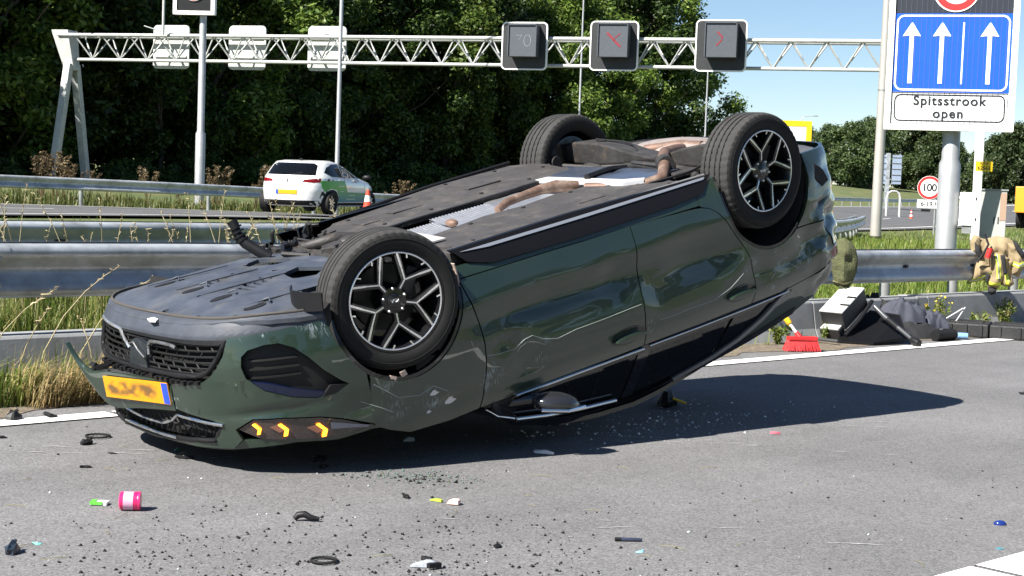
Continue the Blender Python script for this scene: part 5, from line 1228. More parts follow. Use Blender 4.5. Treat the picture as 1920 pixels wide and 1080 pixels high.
for a in (0.0, LEN):
    for d in (-1.45, 1.3):
        mb = MB(); prismz(mb, gpt(a, d, -.2), gpt(a, d * .16, 5.3), .27, .28); mb.build('leg', OLDWHITE, gan, bevel=.02)
    mb = MB(); prismz(mb, gpt(a, 0, 5.05), gpt(a - (.35 if a < 1 else -.35), 0, 6.55), .42, .72); mb.build('leg_head', OLDWHITE, gan, bevel=.03)

BOARDK = mat('matrix_board_black', (.018, .019, .021), .55, var=(6, .3)); HOODM = mat('matrix_hood_grey', (.062, .070, .085), .5, var=(8, .12))
def ring_plate(name, w, h, r, wd, m, M, parent, y0, y1):
    o = rrect(w, h, r, 6); i_ = rrect(w - 2 * wd, h - 2 * wd, max(r - wd, .005), 6); k = len(o)
    V = [(x, y0, z) for x, z in o] + [(x, y0, z) for x, z in i_] + [(x, y1, z) for x, z in o] + [(x, y1, z) for x, z in i_]; F = []
    for j in range(k):
        n = (j + 1) % k; F += [(j, n, k + n, k + j), (2 * k + j, 3 * k + j, 3 * k + n, 2 * k + n), (j, 2 * k + j, 2 * k + n, n), (k + j, k + n, 3 * k + n, 3 * k + j)]
    mb = MB(); mb.add(V, F, M); return mb.build(name, m, parent)
I4 = Matrix.Identity(4)
def stroke(mb, p, q, w, y0, y1):
    p = Vector((p[0], 0, p[1])); q = Vector((q[0], 0, q[1])); d = (q - p).normalized(); n = Vector((-d.z, 0, d.x)) * w / 2
    V = [p + n, p - n, q - n, q + n]; V = [v + Vector((0, y0, 0)) for v in V] + [v + Vector((0, y1, 0)) for v in V]
    mb.add(V, [(0, 1, 2, 3), (7, 6, 5, 4), (0, 4, 5, 1), (1, 5, 6, 2), (2, 6, 7, 3), (3, 7, 4, 0)])
PALE = mat('pale_print', (.22, .24, .26), .5); REDX = mat('faded_red_print', (.20, .015, .025), .5)
def matrix_sign(a, label, w, kind, zc=6.08):
    p = GL + GD * a - GP * .62; M = frame_matrix((p.x, p.y, zc), (-GP.x, -GP.y))
    t = thing('matrix_sign', label, 'lane sign', matrix=M, group='lane signal boxes on the gantry')
    mb = MB(); mb.prism(rrect(w - .04, w - .04, .15, 6), 0, .06); mb.build('backboard', BOARDK, t)
    ring_plate('white_border', w, w, .17, .045, WPAINT, I4, t, -.012, .07)
    bw, bh = w * .60, w * .67; cx, cz = w * .035, w * .09
    mb = MB(); mb.box((cx, -.24, cz), (bw, .47, bh)); h = mb.build('lamp_box', HOODM, t, bevel=.012)
    mb = MB(); mb.box((cx, -.5, cz + bh / 2 - .02), (bw + .03, .06, .035)); mb.box((cx - bw / 2, -.5, cz), (.03, .06, bh)); mb.box((cx + bw / 2, -.5, cz), (.03, .06, bh)); mb.build('hood_rim', HOODM, h)
    mb = MB()
    if kind == 'x':
        stroke(mb, (cx - .20, cz + .24), (cx + .06, cz - .02), .075, -.482, -.474); stroke(mb, (cx + .03, cz - .0), (cx + .27, cz - .22), .075, -.482, -.474); stroke(mb, (cx + .26, cz + .22), (cx + .06, cz + .06), .035, -.482, -.474)
        mb.build('red_cross', REDX, h)
    elif kind == 'arrow':
        stroke(mb, (cx - .12, cz + .26), (cx + .06, cz + .06), .06, -.482, -.474); stroke(mb, (cx + .06, cz + .02), (cx - .14, cz - .20), .045, -.482, -.474); mb.build('red_chevron', REDX, h)
    else:
        stroke(mb, (cx - .22, cz + .16), (cx - .01, cz + .17), .014, -.482, -.474); stroke(mb, (cx - .01, cz + .17), (cx - .14, cz - .0), .014, -.482, -.474)
        el = [(cx + .18 + .12 * math.cos(u), cz - .01 + .19 * math.sin(u)) for u in np.linspace(0, 2 * math.pi, 19)]
        for p_, q_ in zip(el, el[1:]): stroke(mb, p_, q_, .016, -.482, -.474)
        mb.build('speed_digits', PALE, h)
    mb = MB(); mb.tube([(-w * .3, .08, -.2), (-w * .3, .5, -.2)], .035, 8); mb.tube([(w * .3, .08, -.2), (w * .3, .5, -.2)], .035, 8); mb.build('bracket', GALVD, t)
    return t
def along(x): return (x - GL.x) / GD.x
matrix_sign(along(.30), 'left lane signal box with faint number 70, white bordered board on the gantry', 1.62, '70', 6.08)
matrix_sign(along(3.30), 'middle lane signal box with red cross, white bordered board on the gantry', 1.66, 'x', 6.11)
matrix_sign(along(6.75), 'right lane signal box with faint red arrow head, white bordered board on the gantry', 1.70, 'arrow', 6.15)
BACKM = mat('sign_back_grey', (.50, .51, .49), .6, var=(4, .12), col2=((.36, .36, .33), 5, .55, .75))
for x, lab in ((-13.25, 'pale rear of a lane signal board on the gantry, partly behind the single pole sign'), (-10.25, 'pale rear of a lane signal board on the gantry, middle one of three'), (-7.2, 'pale rear of a lane signal board on the gantry, nearest the thin lamp post')):
    p = GL + GD * along(x) + GP * .62; M = frame_matrix((p.x, p.y, 6.03), (-GP.x, -GP.y))
    t = thing('signal_board_back', lab, 'sign', matrix=M, group='signal boards facing away on the gantry')
    mb = MB(); mb.prism(rrect(1.50, 1.62, .17, 6), 0, .07); mb.build('board', BACKM, t, bevel=.01)
    for zz in (-.35, .35): mb = MB(); mb.box((0, -.035, zz), (1.3, .05, .07)); mb.build('rail', BACKM, t)
    mb = MB(); mb.box((0, -.02, .49), (.16, .02, .05)); mb.build('cable_slot', BLACKP, t)
    mb = MB(); mb.box((0, .30, 0), (.95, .42, 1.0)); mb.build('lamp_box', BOARDK, t)
p = GL + GD * along(-12.6) - GP * .5
t = thing('camera_mast', 'thin white mast with a small arm standing on the gantry left of the single pole', 'mast', (p.x - .35, p.y, 6.36))
mb = MB(); mb.tube([(0, 0, 0), (0, 0, 1.6)], .05, 8); mb.build('mast', OLDWHITE, t, smooth=60)
mb = MB(); mb.tube([(0, 0, .10), (-.7, .0, .30)], .025, 6); mb.build('arm', OLDWHITE, t, smooth=60)

# single pole sign on the left
t = thing('pole_sign', 'dark sign in a white frame on a stepped grey pole at the top edge', 'sign', (-9.79, 48, float(gz(-9.79, 48))))
zb = t.location.z - .15; t.scale = (1.067,) * 3
mb = MB(); mb.tube([(0, 0, -.3), (0, 0, 2.28 - zb), (0, 0, 2.36 - zb), (0, 0, 6.9 - zb)], [.145, .145, .105, .10], 16); mb.build('pole', POLE, t, smooth=40)
M = Matrix.Translation((-.22, -.14, 0)) @ Matrix.Rotation(R(-8), 4, 'Z')
mb = MB(); mb.box((0, 0, 6.55 - zb), (1.22, .14, 1.74)); mb.v = [tuple(M @ Vector(v)) for v in mb.v]; mb.build('sign_body', BLACKP, t)
ring_plate('white_frame', 1.24, 1.76, .02, .11, WPAINT, M @ Matrix.Translation((0, 0, 6.55 - zb)), t, -.10, .08)
rg = MB(); rg.lathe([(-.10, .33), (-.115, .33), (-.115, .24), (-.10, .24)], 36, M @ Matrix.Translation((0, 0, 6.40 - zb)), closed=True); rg.build('red_ring', RED, t)
mb = MB(); mb.lathe([(-.10, .345), (-.108, .345), (-.108, 0)], 36, M @ Matrix.Translation((0, 0, 6.40 - zb))); mb.build('ring_edge', WPAINT, t)

# the big prism sign on the right
VB = mat('sign_blue', (.006, .085, .56), .4, var=(3, .06)); INK = mat('sign_black', (.010, .012, .018), .5); SIGNW = mat('sign_white', (.80, .80, .79), .4, var=(5, .04)); DARKP = mat('sign_dark_panel', (.014, .018, .03), .5)
FACE = (-.30, -.954)
VM_ = frame_matrix((7.46, 27.0, 0), FACE)
vms = thing('lane_sign', 'large blue lane sign with three white arrows reading Spitsstrook open, on a thick grey pole', 'road sign', matrix=VM_)
HW = 1.085
mb = MB(); mb.box((0, .16, 4.35), (2 * HW, .26, 3.56)); mb.build('cabinet', mat('cabinet_grey', (.45, .46, .47), .5), vms, bevel=.02)
ring_plate('white_frame', 2 * HW + .006, 3.57, .02, .105, SIGNW, Matrix.Translation((0, 0, 4.35)), vms, -.02, .05)
IW = HW - .105
mb = MB(); mb.box((0, .025, 5.34), (2 * IW, .012, 1.50)); mb.build('dark_panel', DARKP, vms)
mb = MB(); mb.box((0, .022, 3.905), (2 * IW, .012, 1.36)); bp_ = mb.build('blue_panel', VB, vms)
mb = MB(); mb.box((0, .022, 2.945), (2 * IW, .012, .55)); wp_ = mb.build('white_panel', SIGNW, vms)
ring_plate('border', 2 * IW - .06, 1.31, .13, .032, SIGNW, Matrix.Translation((0, 0, 3.905)), bp_, .008, .014)
ring_plate('border', 2 * IW - .10, .47, .11, .022, INK, Matrix.Translation((0, 0, 2.955)), wp_, .008, .014)
ring_plate('panel_outline', 2 * IW - .02, .545, .005, .010, INK, Matrix.Translation((0, 0, 2.945)), wp_, .009, .013)
for fx in (.150, .410, .815):
    x = -IW + 2 * IW * fx
    mb = MB(); mb.prism([(x - .036, 3.375), (x + .036, 3.375), (x + .036, 4.20), (x + .155, 4.19), (x + .02, 4.41), (x, 4.43), (x - .02, 4.41), (x - .155, 4.19), (x - .036, 4.20)], .007, .014); mb.build('arrow', SIGNW, bp_, fix=False)
x = -IW + 2 * IW * .592; mb = MB(); mb.prism([(x - .014, 3.37), (x + .014, 3.37), (x + .014, 4.43), (x - .014, 4.43)], .007, .014); mb.build('lane_line', SIGNW, bp_, fix=False)
text_obj('lettering', 'Spitsstrook', .225, Matrix.Translation((0, .008, 3.075)) @ TXT, INK, wp_, .002, 1.14, 1.02)
text_obj('lettering', 'open', .225, Matrix.Translation((-.01, .008, 2.855)) @ TXT, INK, wp_, .002, 1.14, 1.02)
mb = MB()
for k in range(1, 22): mb.box((-IW + 2 * IW * k / 22, .0135, 4.35), (.0045, .004, 3.34))
tag(mb.build('prism_gap', mat('gap_line', (.10, .11, .14), .6), vms), kind='stuff')
mb = MB(); mb.lathe([(.018, .392), (.004, .392), (.004, 0)], 48, Matrix.Translation((.03, 0, 5.0))); rs_ = mb.build('round_sign', SIGNW, vms)
mb = MB(); mb.lathe([(.004, .365), (-.002, .365), (-.002, .255), (.004, .255)], 48, Matrix.Translation((.03, 0, 5.0)), closed=True); mb.build('red_ring', RED, rs_)
mb = MB(); mb.tube([(.06, .32, -.3), (.06, .32, 2.0), (.06, .32, 2.08), (.06, .32, 5.9)], [.185, .185, .15, .15], 24); mb.build('pole', POLE, vms, smooth=40)
mb = MB(); mb.box((.40, .28, 1.22), (.27, .26, .58)); cb_ = mb.build('control_box', mat('box_white', (.74, .75, .74), .5, var=(4, .06)), vms, bevel=.012)
mb = MB(); mb.box((.40, .28, .86), (.16, .2, .13)); mb.build('box_foot', GALVD, cb_); mb = MB(); mb.box((.245, .3, 1.42), (.06, .06, .05)); mb.box((.245, .3, 1.02), (.06, .06, .05)); mb.build('bracket', GALVD, cb_)
mb = MB(); mb.box((.545, .2, 1.40), (.02, .05, .05)); mb.box((.545, .2, 1.04), (.02, .05, .05)); mb.build('hinge', BLACKP, cb_)

# lamp posts
def lamp(name_label, x, y, z0, h, r, arm=None, rot=0.0, group='lamp posts along the motorway'):
    t = thing('lamp_post', name_label, 'lamp post', (x, y, z0), rot, group)
    if arm:
        mb = MB(); mb.tube([(0, 0, -.3), (0, 0, h * .93), (.06 * arm, 0, h * .98), (.25 * arm, 0, h), (arm, 0, h + .12)], [r, r * .6, r * .5, r * .45, r * .4], 8); mb.build('pole', POLE, t, smooth=60)
        mb = MB(); mb.box((arm + .25, 0, h + .12), (.7, .28, .14)); mb.build('lamp_head', GALVD, t, bevel=.03)
    else:
        mb = MB(); mb.tube([(0, 0, -.3), (0, 0, 1.2), (0, 0, 1.28), (0, 0, h)], [r, r, r * .8, r * .55], 14); mb.build('pole', POLE, t, smooth=40)
        mb = MB(); mb.tube([(0, 0, h), (0, 0, h + .25), (1.2, 0, h + .5)], r * .4, 6); mb.box((1.5, 0, h + .5), (.7, .28, .14)); mb.build('lamp_head', GALVD, t)
    return t
lamp('grey lamp post behind the white hatchback, running up past the gantry', -5.78, 50, .5, 11, .09)
lamp('thin lamp post above the rear left wheel of the wreck', 3.53, 90, .5, 13, .085)
lamp('thin lamp post in the sky just left of the rear right wheel', 12.07, 100, .2, 9.1, .085)
lamp('slim lamp post seen below the big blue lane sign', 17.0, 60, .2, 12, .115)
for x, y, h, arm, lab in ((44.57, 210, 10.3, 1.5, 'tall curved lamp post right of the tail of the wreck'), (71.2, 290, 10.2, 2.2, 'curved lamp post left of the round speed limit sign'), (77.5, 300, 9.6, 2.2, 'curved lamp post directly above the round speed limit sign'),
                       (92.0, 300, 7.0, 1.4, 'first small curved lamp post right of the numbered plate'), (93.9, 300, 6.5, 1.4, 'second small curved lamp post right of the numbered plate'), (95.6, 300, 6.1, 1.2, 'third small curved lamp post right of the numbered plate'), (47, 150, 10.5, 2.0, 'lamp post between the distant trees')):
    if lab.startswith('lamp post between'): continue
    lamp(lab, x, y, .0, h, .17, arm)
lamp('distant curved lamp post right of the rear right wheel above the yellow board', 40.0, 220, 0, 12.4, .11, 1.8)
# near grey pole beside the blue sign
t = thing('steel_pole', 'slender grey steel pole with dark foot, left of the blue lane sign', 'pole', (10.27, 44, float(gz(10.27, 44))))
mb = MB(); mb.tube([(0, 0, -.2), (0, 0, 5.4), (0, 0, 9.5)], [.155, .125, .10], 18); mb.build('shaft', mat('pole_beige_grey', (.42, .40, .37), .5, .3, var=(2, .1)), t, smooth=60)
mb = MB(); mb.tube([(0, 0, -.1), (0, 0, .16), (0, 0, .18)], [.19, .17, .15], 18); mb.build('foot', BLACKP, t, smooth=40)
mb = MB(); mb.tube([(0, 0, 4.28), (0, 0, 4.33)], .14, 18); mb.build('collar', GALVD, t, smooth=40)

# cabinet at the gantry foot, numbered plate
t = thing('cabinet', 'grey roadside cabinet with a brown side behind the white gantry leg', 'cabinet', (15.55, 51.2, 0), R(-12))
mb = MB(); mb.box((.15, 0, .85), (.95, .6, 1.75)); mb.build('body', mat('cabinet_body', (.40, .41, .40), .6, var=(3, .1)), t, bevel=.02)
mb = MB(); mb.box((.52, -.305, 1.2), (.20, .012, .9)); mb.build('side_panel', mat('cabinet_brown', (.36, .25, .18), .7), t)
for x in (.25, .38): mb = MB(); mb.box((x, -.308, .75), (.03, .012, .22)); mb.build('vent', BLACKP, t)
mb = MB(); mb.box((.15, 0, 1.75), (1.02, .68, .05)); mb.build('lid', GALVD, t)
YS = mat('yellow_sign', (.80, .52, .01), .45)
pM_ = frame_matrix((14.36, 47.7, 2.43), (-.15, -1))
t = thing('number_plate_sign', 'small yellow plate with black number 62563 fixed to the white gantry leg', 'sign', matrix=pM_)
mb = MB(); mb.box((0, 0, 0), (.50, .012, .30)); mb.build('plate', YS, t)
text_obj('lettering', '62563', .155, Matrix.Translation((0, -.008, -.055)) @ TXT, INK, t, .001, 1.0)
text_obj('lettering', 'K F P', .11, Matrix.Translation((0, -.008, .08)) @ TXT, INK, t, .001, 1.0)

# speed limit sign
sM = frame_matrix((16.0, 60, 0), (-.2, -1))
t = thing('speed_limit_sign', 'round white 100 speed limit sign with red rim above a small 6-19 plate', 'road sign', matrix=sM)
mb = MB(); mb.lathe([(.01, .455), (-.01, .455), (-.01, 0)], 40, Matrix.Translation((0, 0, 1.81))); f_ = mb.build('disc', SIGNW, t)
mb = MB(); mb.lathe([(-.008, .44), (-.016, .44), (-.016, .345), (-.008, .345)], 40, Matrix.Translation((0, 0, 1.81)), closed=True); mb.build('red_rim', RED, f_)
text_obj('lettering', '100', .40, Matrix.Translation((0, -.013, 1.80)) @ TXT, INK, f_, .002, .92)
mb = MB(); mb.box((.0, 0, 1.18), (.86, .02, .32)); f2 = mb.build('time_plate', SIGNW, t)
text_obj('lettering', '6-19 h', .25, Matrix.Translation((.02, -.013, 1.17)) @ TXT, INK, f2, .002, 1.0)
mb = MB(); mb.tube([(.25, .05, -.2), (.25, .05, 2.2)], .04, 8); mb.build('post', GALVD, t, smooth=60); mb = MB(); mb.box((-.1, 0, .93), (.35, .04, .10)); mb.build('lower_bracket', BLACKP, t)

# rear of a motorway sign, far
t = thing('motorway_sign', 'grey lattice backed rear of a large motorway sign among distant trees', 'road sign', (29.0, 120, .2))
for x0 in (-.78, .28):
    mb = MB(); mb.box((x0 + .12, 0, 3.35), (.72, .05, 2.25)); pb = mb.build('panel', mat('sign_back_blue', (.26, .32, .42), .5, var=(3, .1)), t)
    for zz in np.linspace(2.5, 4.3, 5): mb = MB(); mb.box((x0 + .12, -.05, zz), (.74, .04, .05)); mb.build('rail', GALVD, pb)
mb = MB(); mb.box((-.30, 0, 2.2), (.30, .25, 4.8)); mb.build('post', GALV, t)
# yellow board behind the rear wheel
t = thing('yellow_board', 'white notice board in a thick yellow frame beyond the rear right wheel', 'sign', (13.0, 75, 0))
mb = MB(); mb.box((0, 0, 4.1), (2.0, .06, 1.2)); mb.build('board', SIGNW, t)
ring_plate('yellow_frame', 2.34, 1.65, .03, .26, YS, Matrix.Translation((0, 0, 4.08)), t, -.05, .04)
for x in (-.8, .8): mb = MB(); mb.tube([(x, .1, -.2), (x, .1, 3.4)], .06, 8); mb.build('post', GALVD, t)
# hoop barriers
for i, (x, y) in enumerate(((25.62, 105), (25.95, 106.5))):
    t = thing('hoop_barrier', ('nearer' if i == 0 else 'farther') + ' white tubular hoop of the pair standing beyond the second guard rail', 'barrier', (x, y, 0), group='white hoops')
    mb = MB(); mb.tube([(-.45, 0, -.2), (-.45, 0, 1.4), (-.36, 0, 1.68), (-.16, 0, 1.82), (.16, 0, 1.82), (.36, 0, 1.68), (.45, 0, 1.4), (.45, 0, -.2)], .06, 10); mb.build('tube', OLDWHITE, t, smooth=60)

# traffic cones
CONER = mat('cone_red', (.72, .07, .03), .45); CONEW = mat('cone_white', (.80, .80, .80), .4)
def cone(label, loc, s):
    t = thing('traffic_cone', label, 'traffic cone', loc, .3, 'red and white traffic cones'); t.scale = (s,) * 3
    mb = MB(); mb.box((0, 0, .02), (.40, .40, .04)); mb.build('base', CONER, t, bevel=.01)
    rad = lambda z: .15 - .118 * (z - .04) / .71
    for k, (z0, z1) in enumerate(((.04, .20), (.20, .36), (.36, .52), (.52, .64), (.64, .75))):
        mb = MB(); V = []; n = 20
        for z in (z0, z1): V += [(rad(z) * math.cos(2 * math.pi * j / n), rad(z) * math.sin(2 * math.pi * j / n), z) for j in range(n)]
        F = [(j, (j + 1) % n, n + (j + 1) % n, n + j) for j in range(n)]
        if k == 4: F.append(tuple(range(n, 2 * n)))
        mb.add(V, F); mb.build('band', CONEW if k in (1, 3) else CONER, t, smooth=40)
cone('red and white traffic cone beside the white hatchback', (-2.93, 30.8, .40), 1.0)
cone('small distant traffic cone right of the white hoops', (26.1, 102, .03), .8)

# =================================================================== OTHER VEHICLES
def hull_car(name, label, M, paint, detail=True):
    t = thing(name, label, 'car', matrix=M)
    Z = [.20, .30, .45, .62, .76, .86, .94, 1.0, 1.12, 1.27, 1.37, 1.42]
    XF = [1.86, 1.99, 2.02, 2.00, 1.94, 1.72, 1.25, 1.02, .66, .18, -.22, -.55]; XR = [-1.88, -2.00, -2.02, -2.03, -2.01, -1.98, -1.94, -1.90, -1.80, -1.64, -1.48, -1.15]
    Wd = [.80, .855, .885, .90, .90, .888, .862, .832, .77, .70, .635, .52]; pw = 3.6
    fx = lambda z: np.interp(z, Z, XF); rx = lambda z: np.interp(z, Z, XR); ww = lambda z: np.interp(z, Z, Wd)
    zs = np.interp(np.linspace(0, len(Z) - 1, 34), range(len(Z)), Z); n = 56; V = []; F = []
    for z in zs:
        c, hx, w = (fx(z) + rx(z)) / 2, (fx(z) - rx(z)) / 2, ww(z)
        for j in range(n):
            a = 2 * math.pi * j / n; ca, sa = math.cos(a), math.sin(a)
            V.append((c + hx * np.sign(ca) * abs(ca) ** (2 / pw), w * np.sign(sa) * abs(sa) ** (2 / pw), z))
    for i in range(len(zs) - 1):
        for j in range(n): F.append((i * n + j, i * n + (j + 1) % n, (i + 1) * n + (j + 1) % n, (i + 1) * n + j))
    F += [tuple(range(n - 1, -1, -1)), tuple((len(zs) - 1) * n + j for j in range(n))]
    mb = MB(); mb.add(V, F); body = mb.build('body', paint, t, smooth=60)
    def ys(x, z, e): c, hx = (fx(z) + rx(z)) / 2, (fx(z) - rx(z)) / 2; return ww(z) * np.clip(1 - np.abs((x - c) / hx) ** pw, 0, 1) ** (1 / pw) + e
    def xr_(y, z, e): c, hx = (fx(z) + rx(z)) / 2, (fx(z) - rx(z)) / 2; return c - hx * np.clip(1 - np.abs(y / ww(z)) ** pw, 0, 1) ** (1 / pw) - e
    def xf_(y, z, e): c, hx = (fx(z) + rx(z)) / 2, (fx(z) - rx(z)) / 2; return c + hx * np.clip(1 - np.abs(y / ww(z)) ** pw, 0, 1) ** (1 / pw) + e
    def sidep(nm, poly, m, e=.006, side=-1, parent=None): return sheet(nm, [poly], lambda q: np.column_stack([q[:, 0], side * ys(q[:, 0], q[:, 1], e), q[:, 1]]), lambda q: np.column_stack([q[:, 0], side * (ys(q[:, 0], q[:, 1], e) - e - .01), q[:, 1]]), m, parent or t, .12, .05)
    def rearp(nm, poly, m, e=.006, parent=None): return sheet(nm, [poly], lambda q: np.column_stack([xr_(q[:, 0], q[:, 1], e), q[:, 0], q[:, 1]]), lambda q: np.column_stack([xr_(q[:, 0], q[:, 1], e) + e + .01, q[:, 0], q[:, 1]]), m, parent or t, .1, .05)
    WX = (1.27, -1.30)
    for side in (-1, 1):
        sidep('side_window', [(.62, .985), (.18, 1.21), (-.12, 1.315), (-.55, 1.345), (-.60, .985)], GLASSK, side=side)
        sidep('side_window', [(-.66, .985), (-.61, 1.345), (-1.0, 1.325), (-1.30, 1.24), (-1.48, 1.10), (-1.25, 1.0)], GLASSK, side=side)
        for wx in WX:
            sidep('wheel_arch', [(wx + .345 * math.cos(a), .31 + .345 * math.sin(a)) for a in np.linspace(R(-17), R(197), 24)], LINERK, .014, side)
            wt = bpy.data.objects.new('wheel', None); COL.objects.link(wt); wt.parent = t; wt.location = (wx, side * .765, .305)
            if side > 0: wt.rotation_euler = (0, 0, math.pi)
            mb = MB(); mb.lathe([(.10, .19), (.11, .22), (.09, .285), (.07, .303), (-.09, .303), (-.11, .285), (-.115, .23), (-.10, .205), (-.08, .195)], 36); mb.build('tyre', RUBBER, wt, smooth=40)
            mb = MB(); mb.lathe([(-.08, .20), (-.06, .19), (-.055, 0)], 28); rb_ = mb.build('rim', RIMB, wt)
            mb = MB()
            for k in range(8): a = k * math.pi / 4; stroke(mb, (.03 * math.cos(a), .03 * math.sin(a)), (.19 * math.cos(a + .12), .19 * math.sin(a + .12)), .028, -.085, -.06)
            mb.build('spokes', SILVER, rb_)
        if detail:
            mb = MB(); mb.sphere((.55, side * 1.0, 1.01), 1, 12, 8, (.07, .12, .075)); mb.build('door_mirror', BLACKP, t, smooth=180, fix=False)
            sidep('sill_trim', [(.9, .24), (.9, .31), (-.9, .31), (-.9, .24)], BLACKP, .004, side)
            for x in (-.05, -.95): sidep('door_handle', [(x, .90), (x + .15, .905), (x + .15, .93), (x, .925)], paint, .02, side)
            for x0, x1 in ((-.60, -.60), (.70, .72)): sidep('panel_gap', [(x0, .32), (x0 + .012, .32), (x1 + .012, .97), (x1, .97)], LINERK, .001, side)
    rearp('rear_window', [(-.60, 1.02), (.60, 1.02), (.55, 1.28), (.45, 1.34), (-.45, 1.34), (-.55, 1.28)], GLASSK)
    rearp('rear_skirt', [(-.72, .225), (.72, .225), (.68, .36), (-.68, .36)], BLACKP, .006)
    for s in (-1, 1):
        rearp('tail_lamp', [(s * .36, .845), (s * .40, .90), (s * .70, .945), (s * .84, .93), (s * .84, .85), (s * .6, .825)], REDLENS if detail else RED, .008)
    rearp('plate', [(-.26, .52), (.26, .52), (.26, .63), (-.26, .63)], YPLATE, .012)
    sheet('windscreen', [[(-.62, .99), (.62, .99), (.52, 1.30), (-.52, 1.30)]], lambda q: np.column_stack([xf_(q[:, 0], q[:, 1], .006), q[:, 0], q[:, 1]]), None, GLASSK, t, .1, .05)
    return t, sidep, rearp
white = mat('car_white', (.78, .78, .78), .3, coat=1.0)
hd = R(75); cM = Matrix.Translation((-5.0, 39.6, .40 + .06)) @ Matrix.Rotation(hd, 4, 'Z') @ Matrix.Diagonal((1.05, 1.05, .93, 1))
wc, sidep, rearp = hull_car('hatchback', 'white hatchback with green and blue livery parked on the far carriageway', cM, white)
LIV = bpy.data.materials.new('livery_green'); LIV.use_nodes = True
N = LIV.node_tree.nodes; L = LIV.node_tree.links; tc = N.new('ShaderNodeTexCoord'); sp = N.new('ShaderNodeSeparateXYZ'); L.new(tc.outputs['Object'], sp.inputs[0])
mr = N.new('ShaderNodeMapRange'); mr.inputs[1].default_value = .30; mr.inputs[2].default_value = .70; L.new(sp.outputs[2], mr.inputs[0])
mx = N.new('ShaderNodeMix'); mx.data_type = 'RGBA'; mx.inputs[6].default_value = (.03, .20, .32, 1); mx.inputs[7].default_value = (.08, .34, .04, 1); L.new(mr.outputs[0], mx.inputs[0]); L.new(mx.outputs[2], N['Principled BSDF'].inputs['Base Color']); N['Principled BSDF'].inputs['Roughness'].default_value = .35
lv = sidep('livery', [(-1.70, .88), (-.62, .90), (-.45, .60), (.88, .58), (.90, .33), (-.93, .33), (-.96, .50), (-1.10, .66), (-1.35, .68), (-1.58, .60), (-1.68, .70)], LIV, .004)
for x0, z0, w in ((-1.0, .74, .34), (-.9, .60, .2), (-.35, .50, .4), (-.5, .40, .6)): sidep('livery_stripe', [(x0, z0), (x0 + w, z0), (x0 + w, z0 + .025), (x0, z0 + .025)], mat('livery_pale', (.45, .60, .40), .5), .008, parent=lv)
rearp('blue_band', [(.20, .52), (.26, .52), (.26, .63), (.20, .63)], mat('plate_blue', (.02, .07, .55), .4), .015)
rearp('badge', [(0, .81), (.035, .88), (0, .95), (-.035, .88)], BLACKP, .012)
for s in (-1, 1): rearp('bumper_vent', [(s * .70, .42), (s * .80, .42), (s * .82, .62), (s * .74, .60)], BLACKP, .006)
rearp('wiper', [(-.02, 1.04), (.02, 1.03), (-.30, 1.09), (-.31, 1.075)], BLACKP, .016)
mb = MB(); mb.box((-1.2, 0, 1.44), (.10, .04, .05)); mb.build('roof_antenna', BLACKP, wc)
blu = mat('car_blue', (.03, .09, .25), .3, coat=1); blk_ = mat('car_black', (.015, .017, .022), .25, coat=1)
hull_car('saloon_car', 'small dark blue car driving past the grass bank right of the wreck', Matrix.Translation((41.3, 192, .15)) @ Matrix.Rotation(R(190), 4, 'Z'), blu, False)
hull_car('estate_car', 'black car seen from behind on the far right carriageway', Matrix.Translation((58.3, 188, .06)) @ Matrix.Rotation(R(60), 4, 'Z'), blk_, False)
for i, (x, y) in enumerate(((83.0, 262), (88.5, 268))): hull_car('saloon_car', ('left' if i == 0 else 'right') + ' one of two distant blue cars under the row of small lamp posts', Matrix.Translation((x, y, .5)) @ Matrix.Rotation(R(200), 4, 'Z'), blu, False)
# orange truck at the right edge
OR_ = mat('truck_orange', (.72, .30, .02), .35, coat=.6, var=(4, .05))
t = thing('truck', 'orange road service truck at the right edge of the picture', 'truck', (28.2, 81.5, .06), R(65))
mb = MB(); mb.box((-.3, 0, 1.75), (2.0, 2.3, 2.0)); cab = mb.build('cab', OR_, t, bevel=.12)
mb = MB(); mb.box((-3.6, 0, 1.45), (4.2, 2.3, 1.3)); mb.build('load_bed', OR_, t, bevel=.05)
mb = MB(); mb.box((-2.5, 0, .65), (6.2, 1.0, .3)); mb.build('chassis', BLACKP, t)
mb = MB(); mb.box((.69, 0, 2.2), (.05, 2.0, .85)); mb.build('windscreen', GLASSK, t); 
for s in (-1, 1):
    mb = MB(); mb.box((.1, s * 1.15, 2.2), (.9, .03, .7)); mb.build('side_window', GLASSK, t)
    mb = MB(); mb.box((.75, s * 1.45, 2.35), (.14, .18, .55)); mb.build('mirror', BLACKP, t, bevel=.03)
    mb = MB(); mb.box((-1.33, s * 1.0, 1.7), (.04, .25, .3)); mb.build('marker', mat('truck_blue_mark', (.02, .06, .5), .4), t)
    for x in (0.0, -3.4, -4.6):
        mb = MB(); mb.lathe([(.14, .2), (.15, .45), (.12, .5), (-.12, .5), (-.15, .45), (-.14, .2), (-.1, 0)], 24, Matrix.Translation((x, s * 1.0, .5))); mb.build('wheel', RUBBER, t, smooth=40)

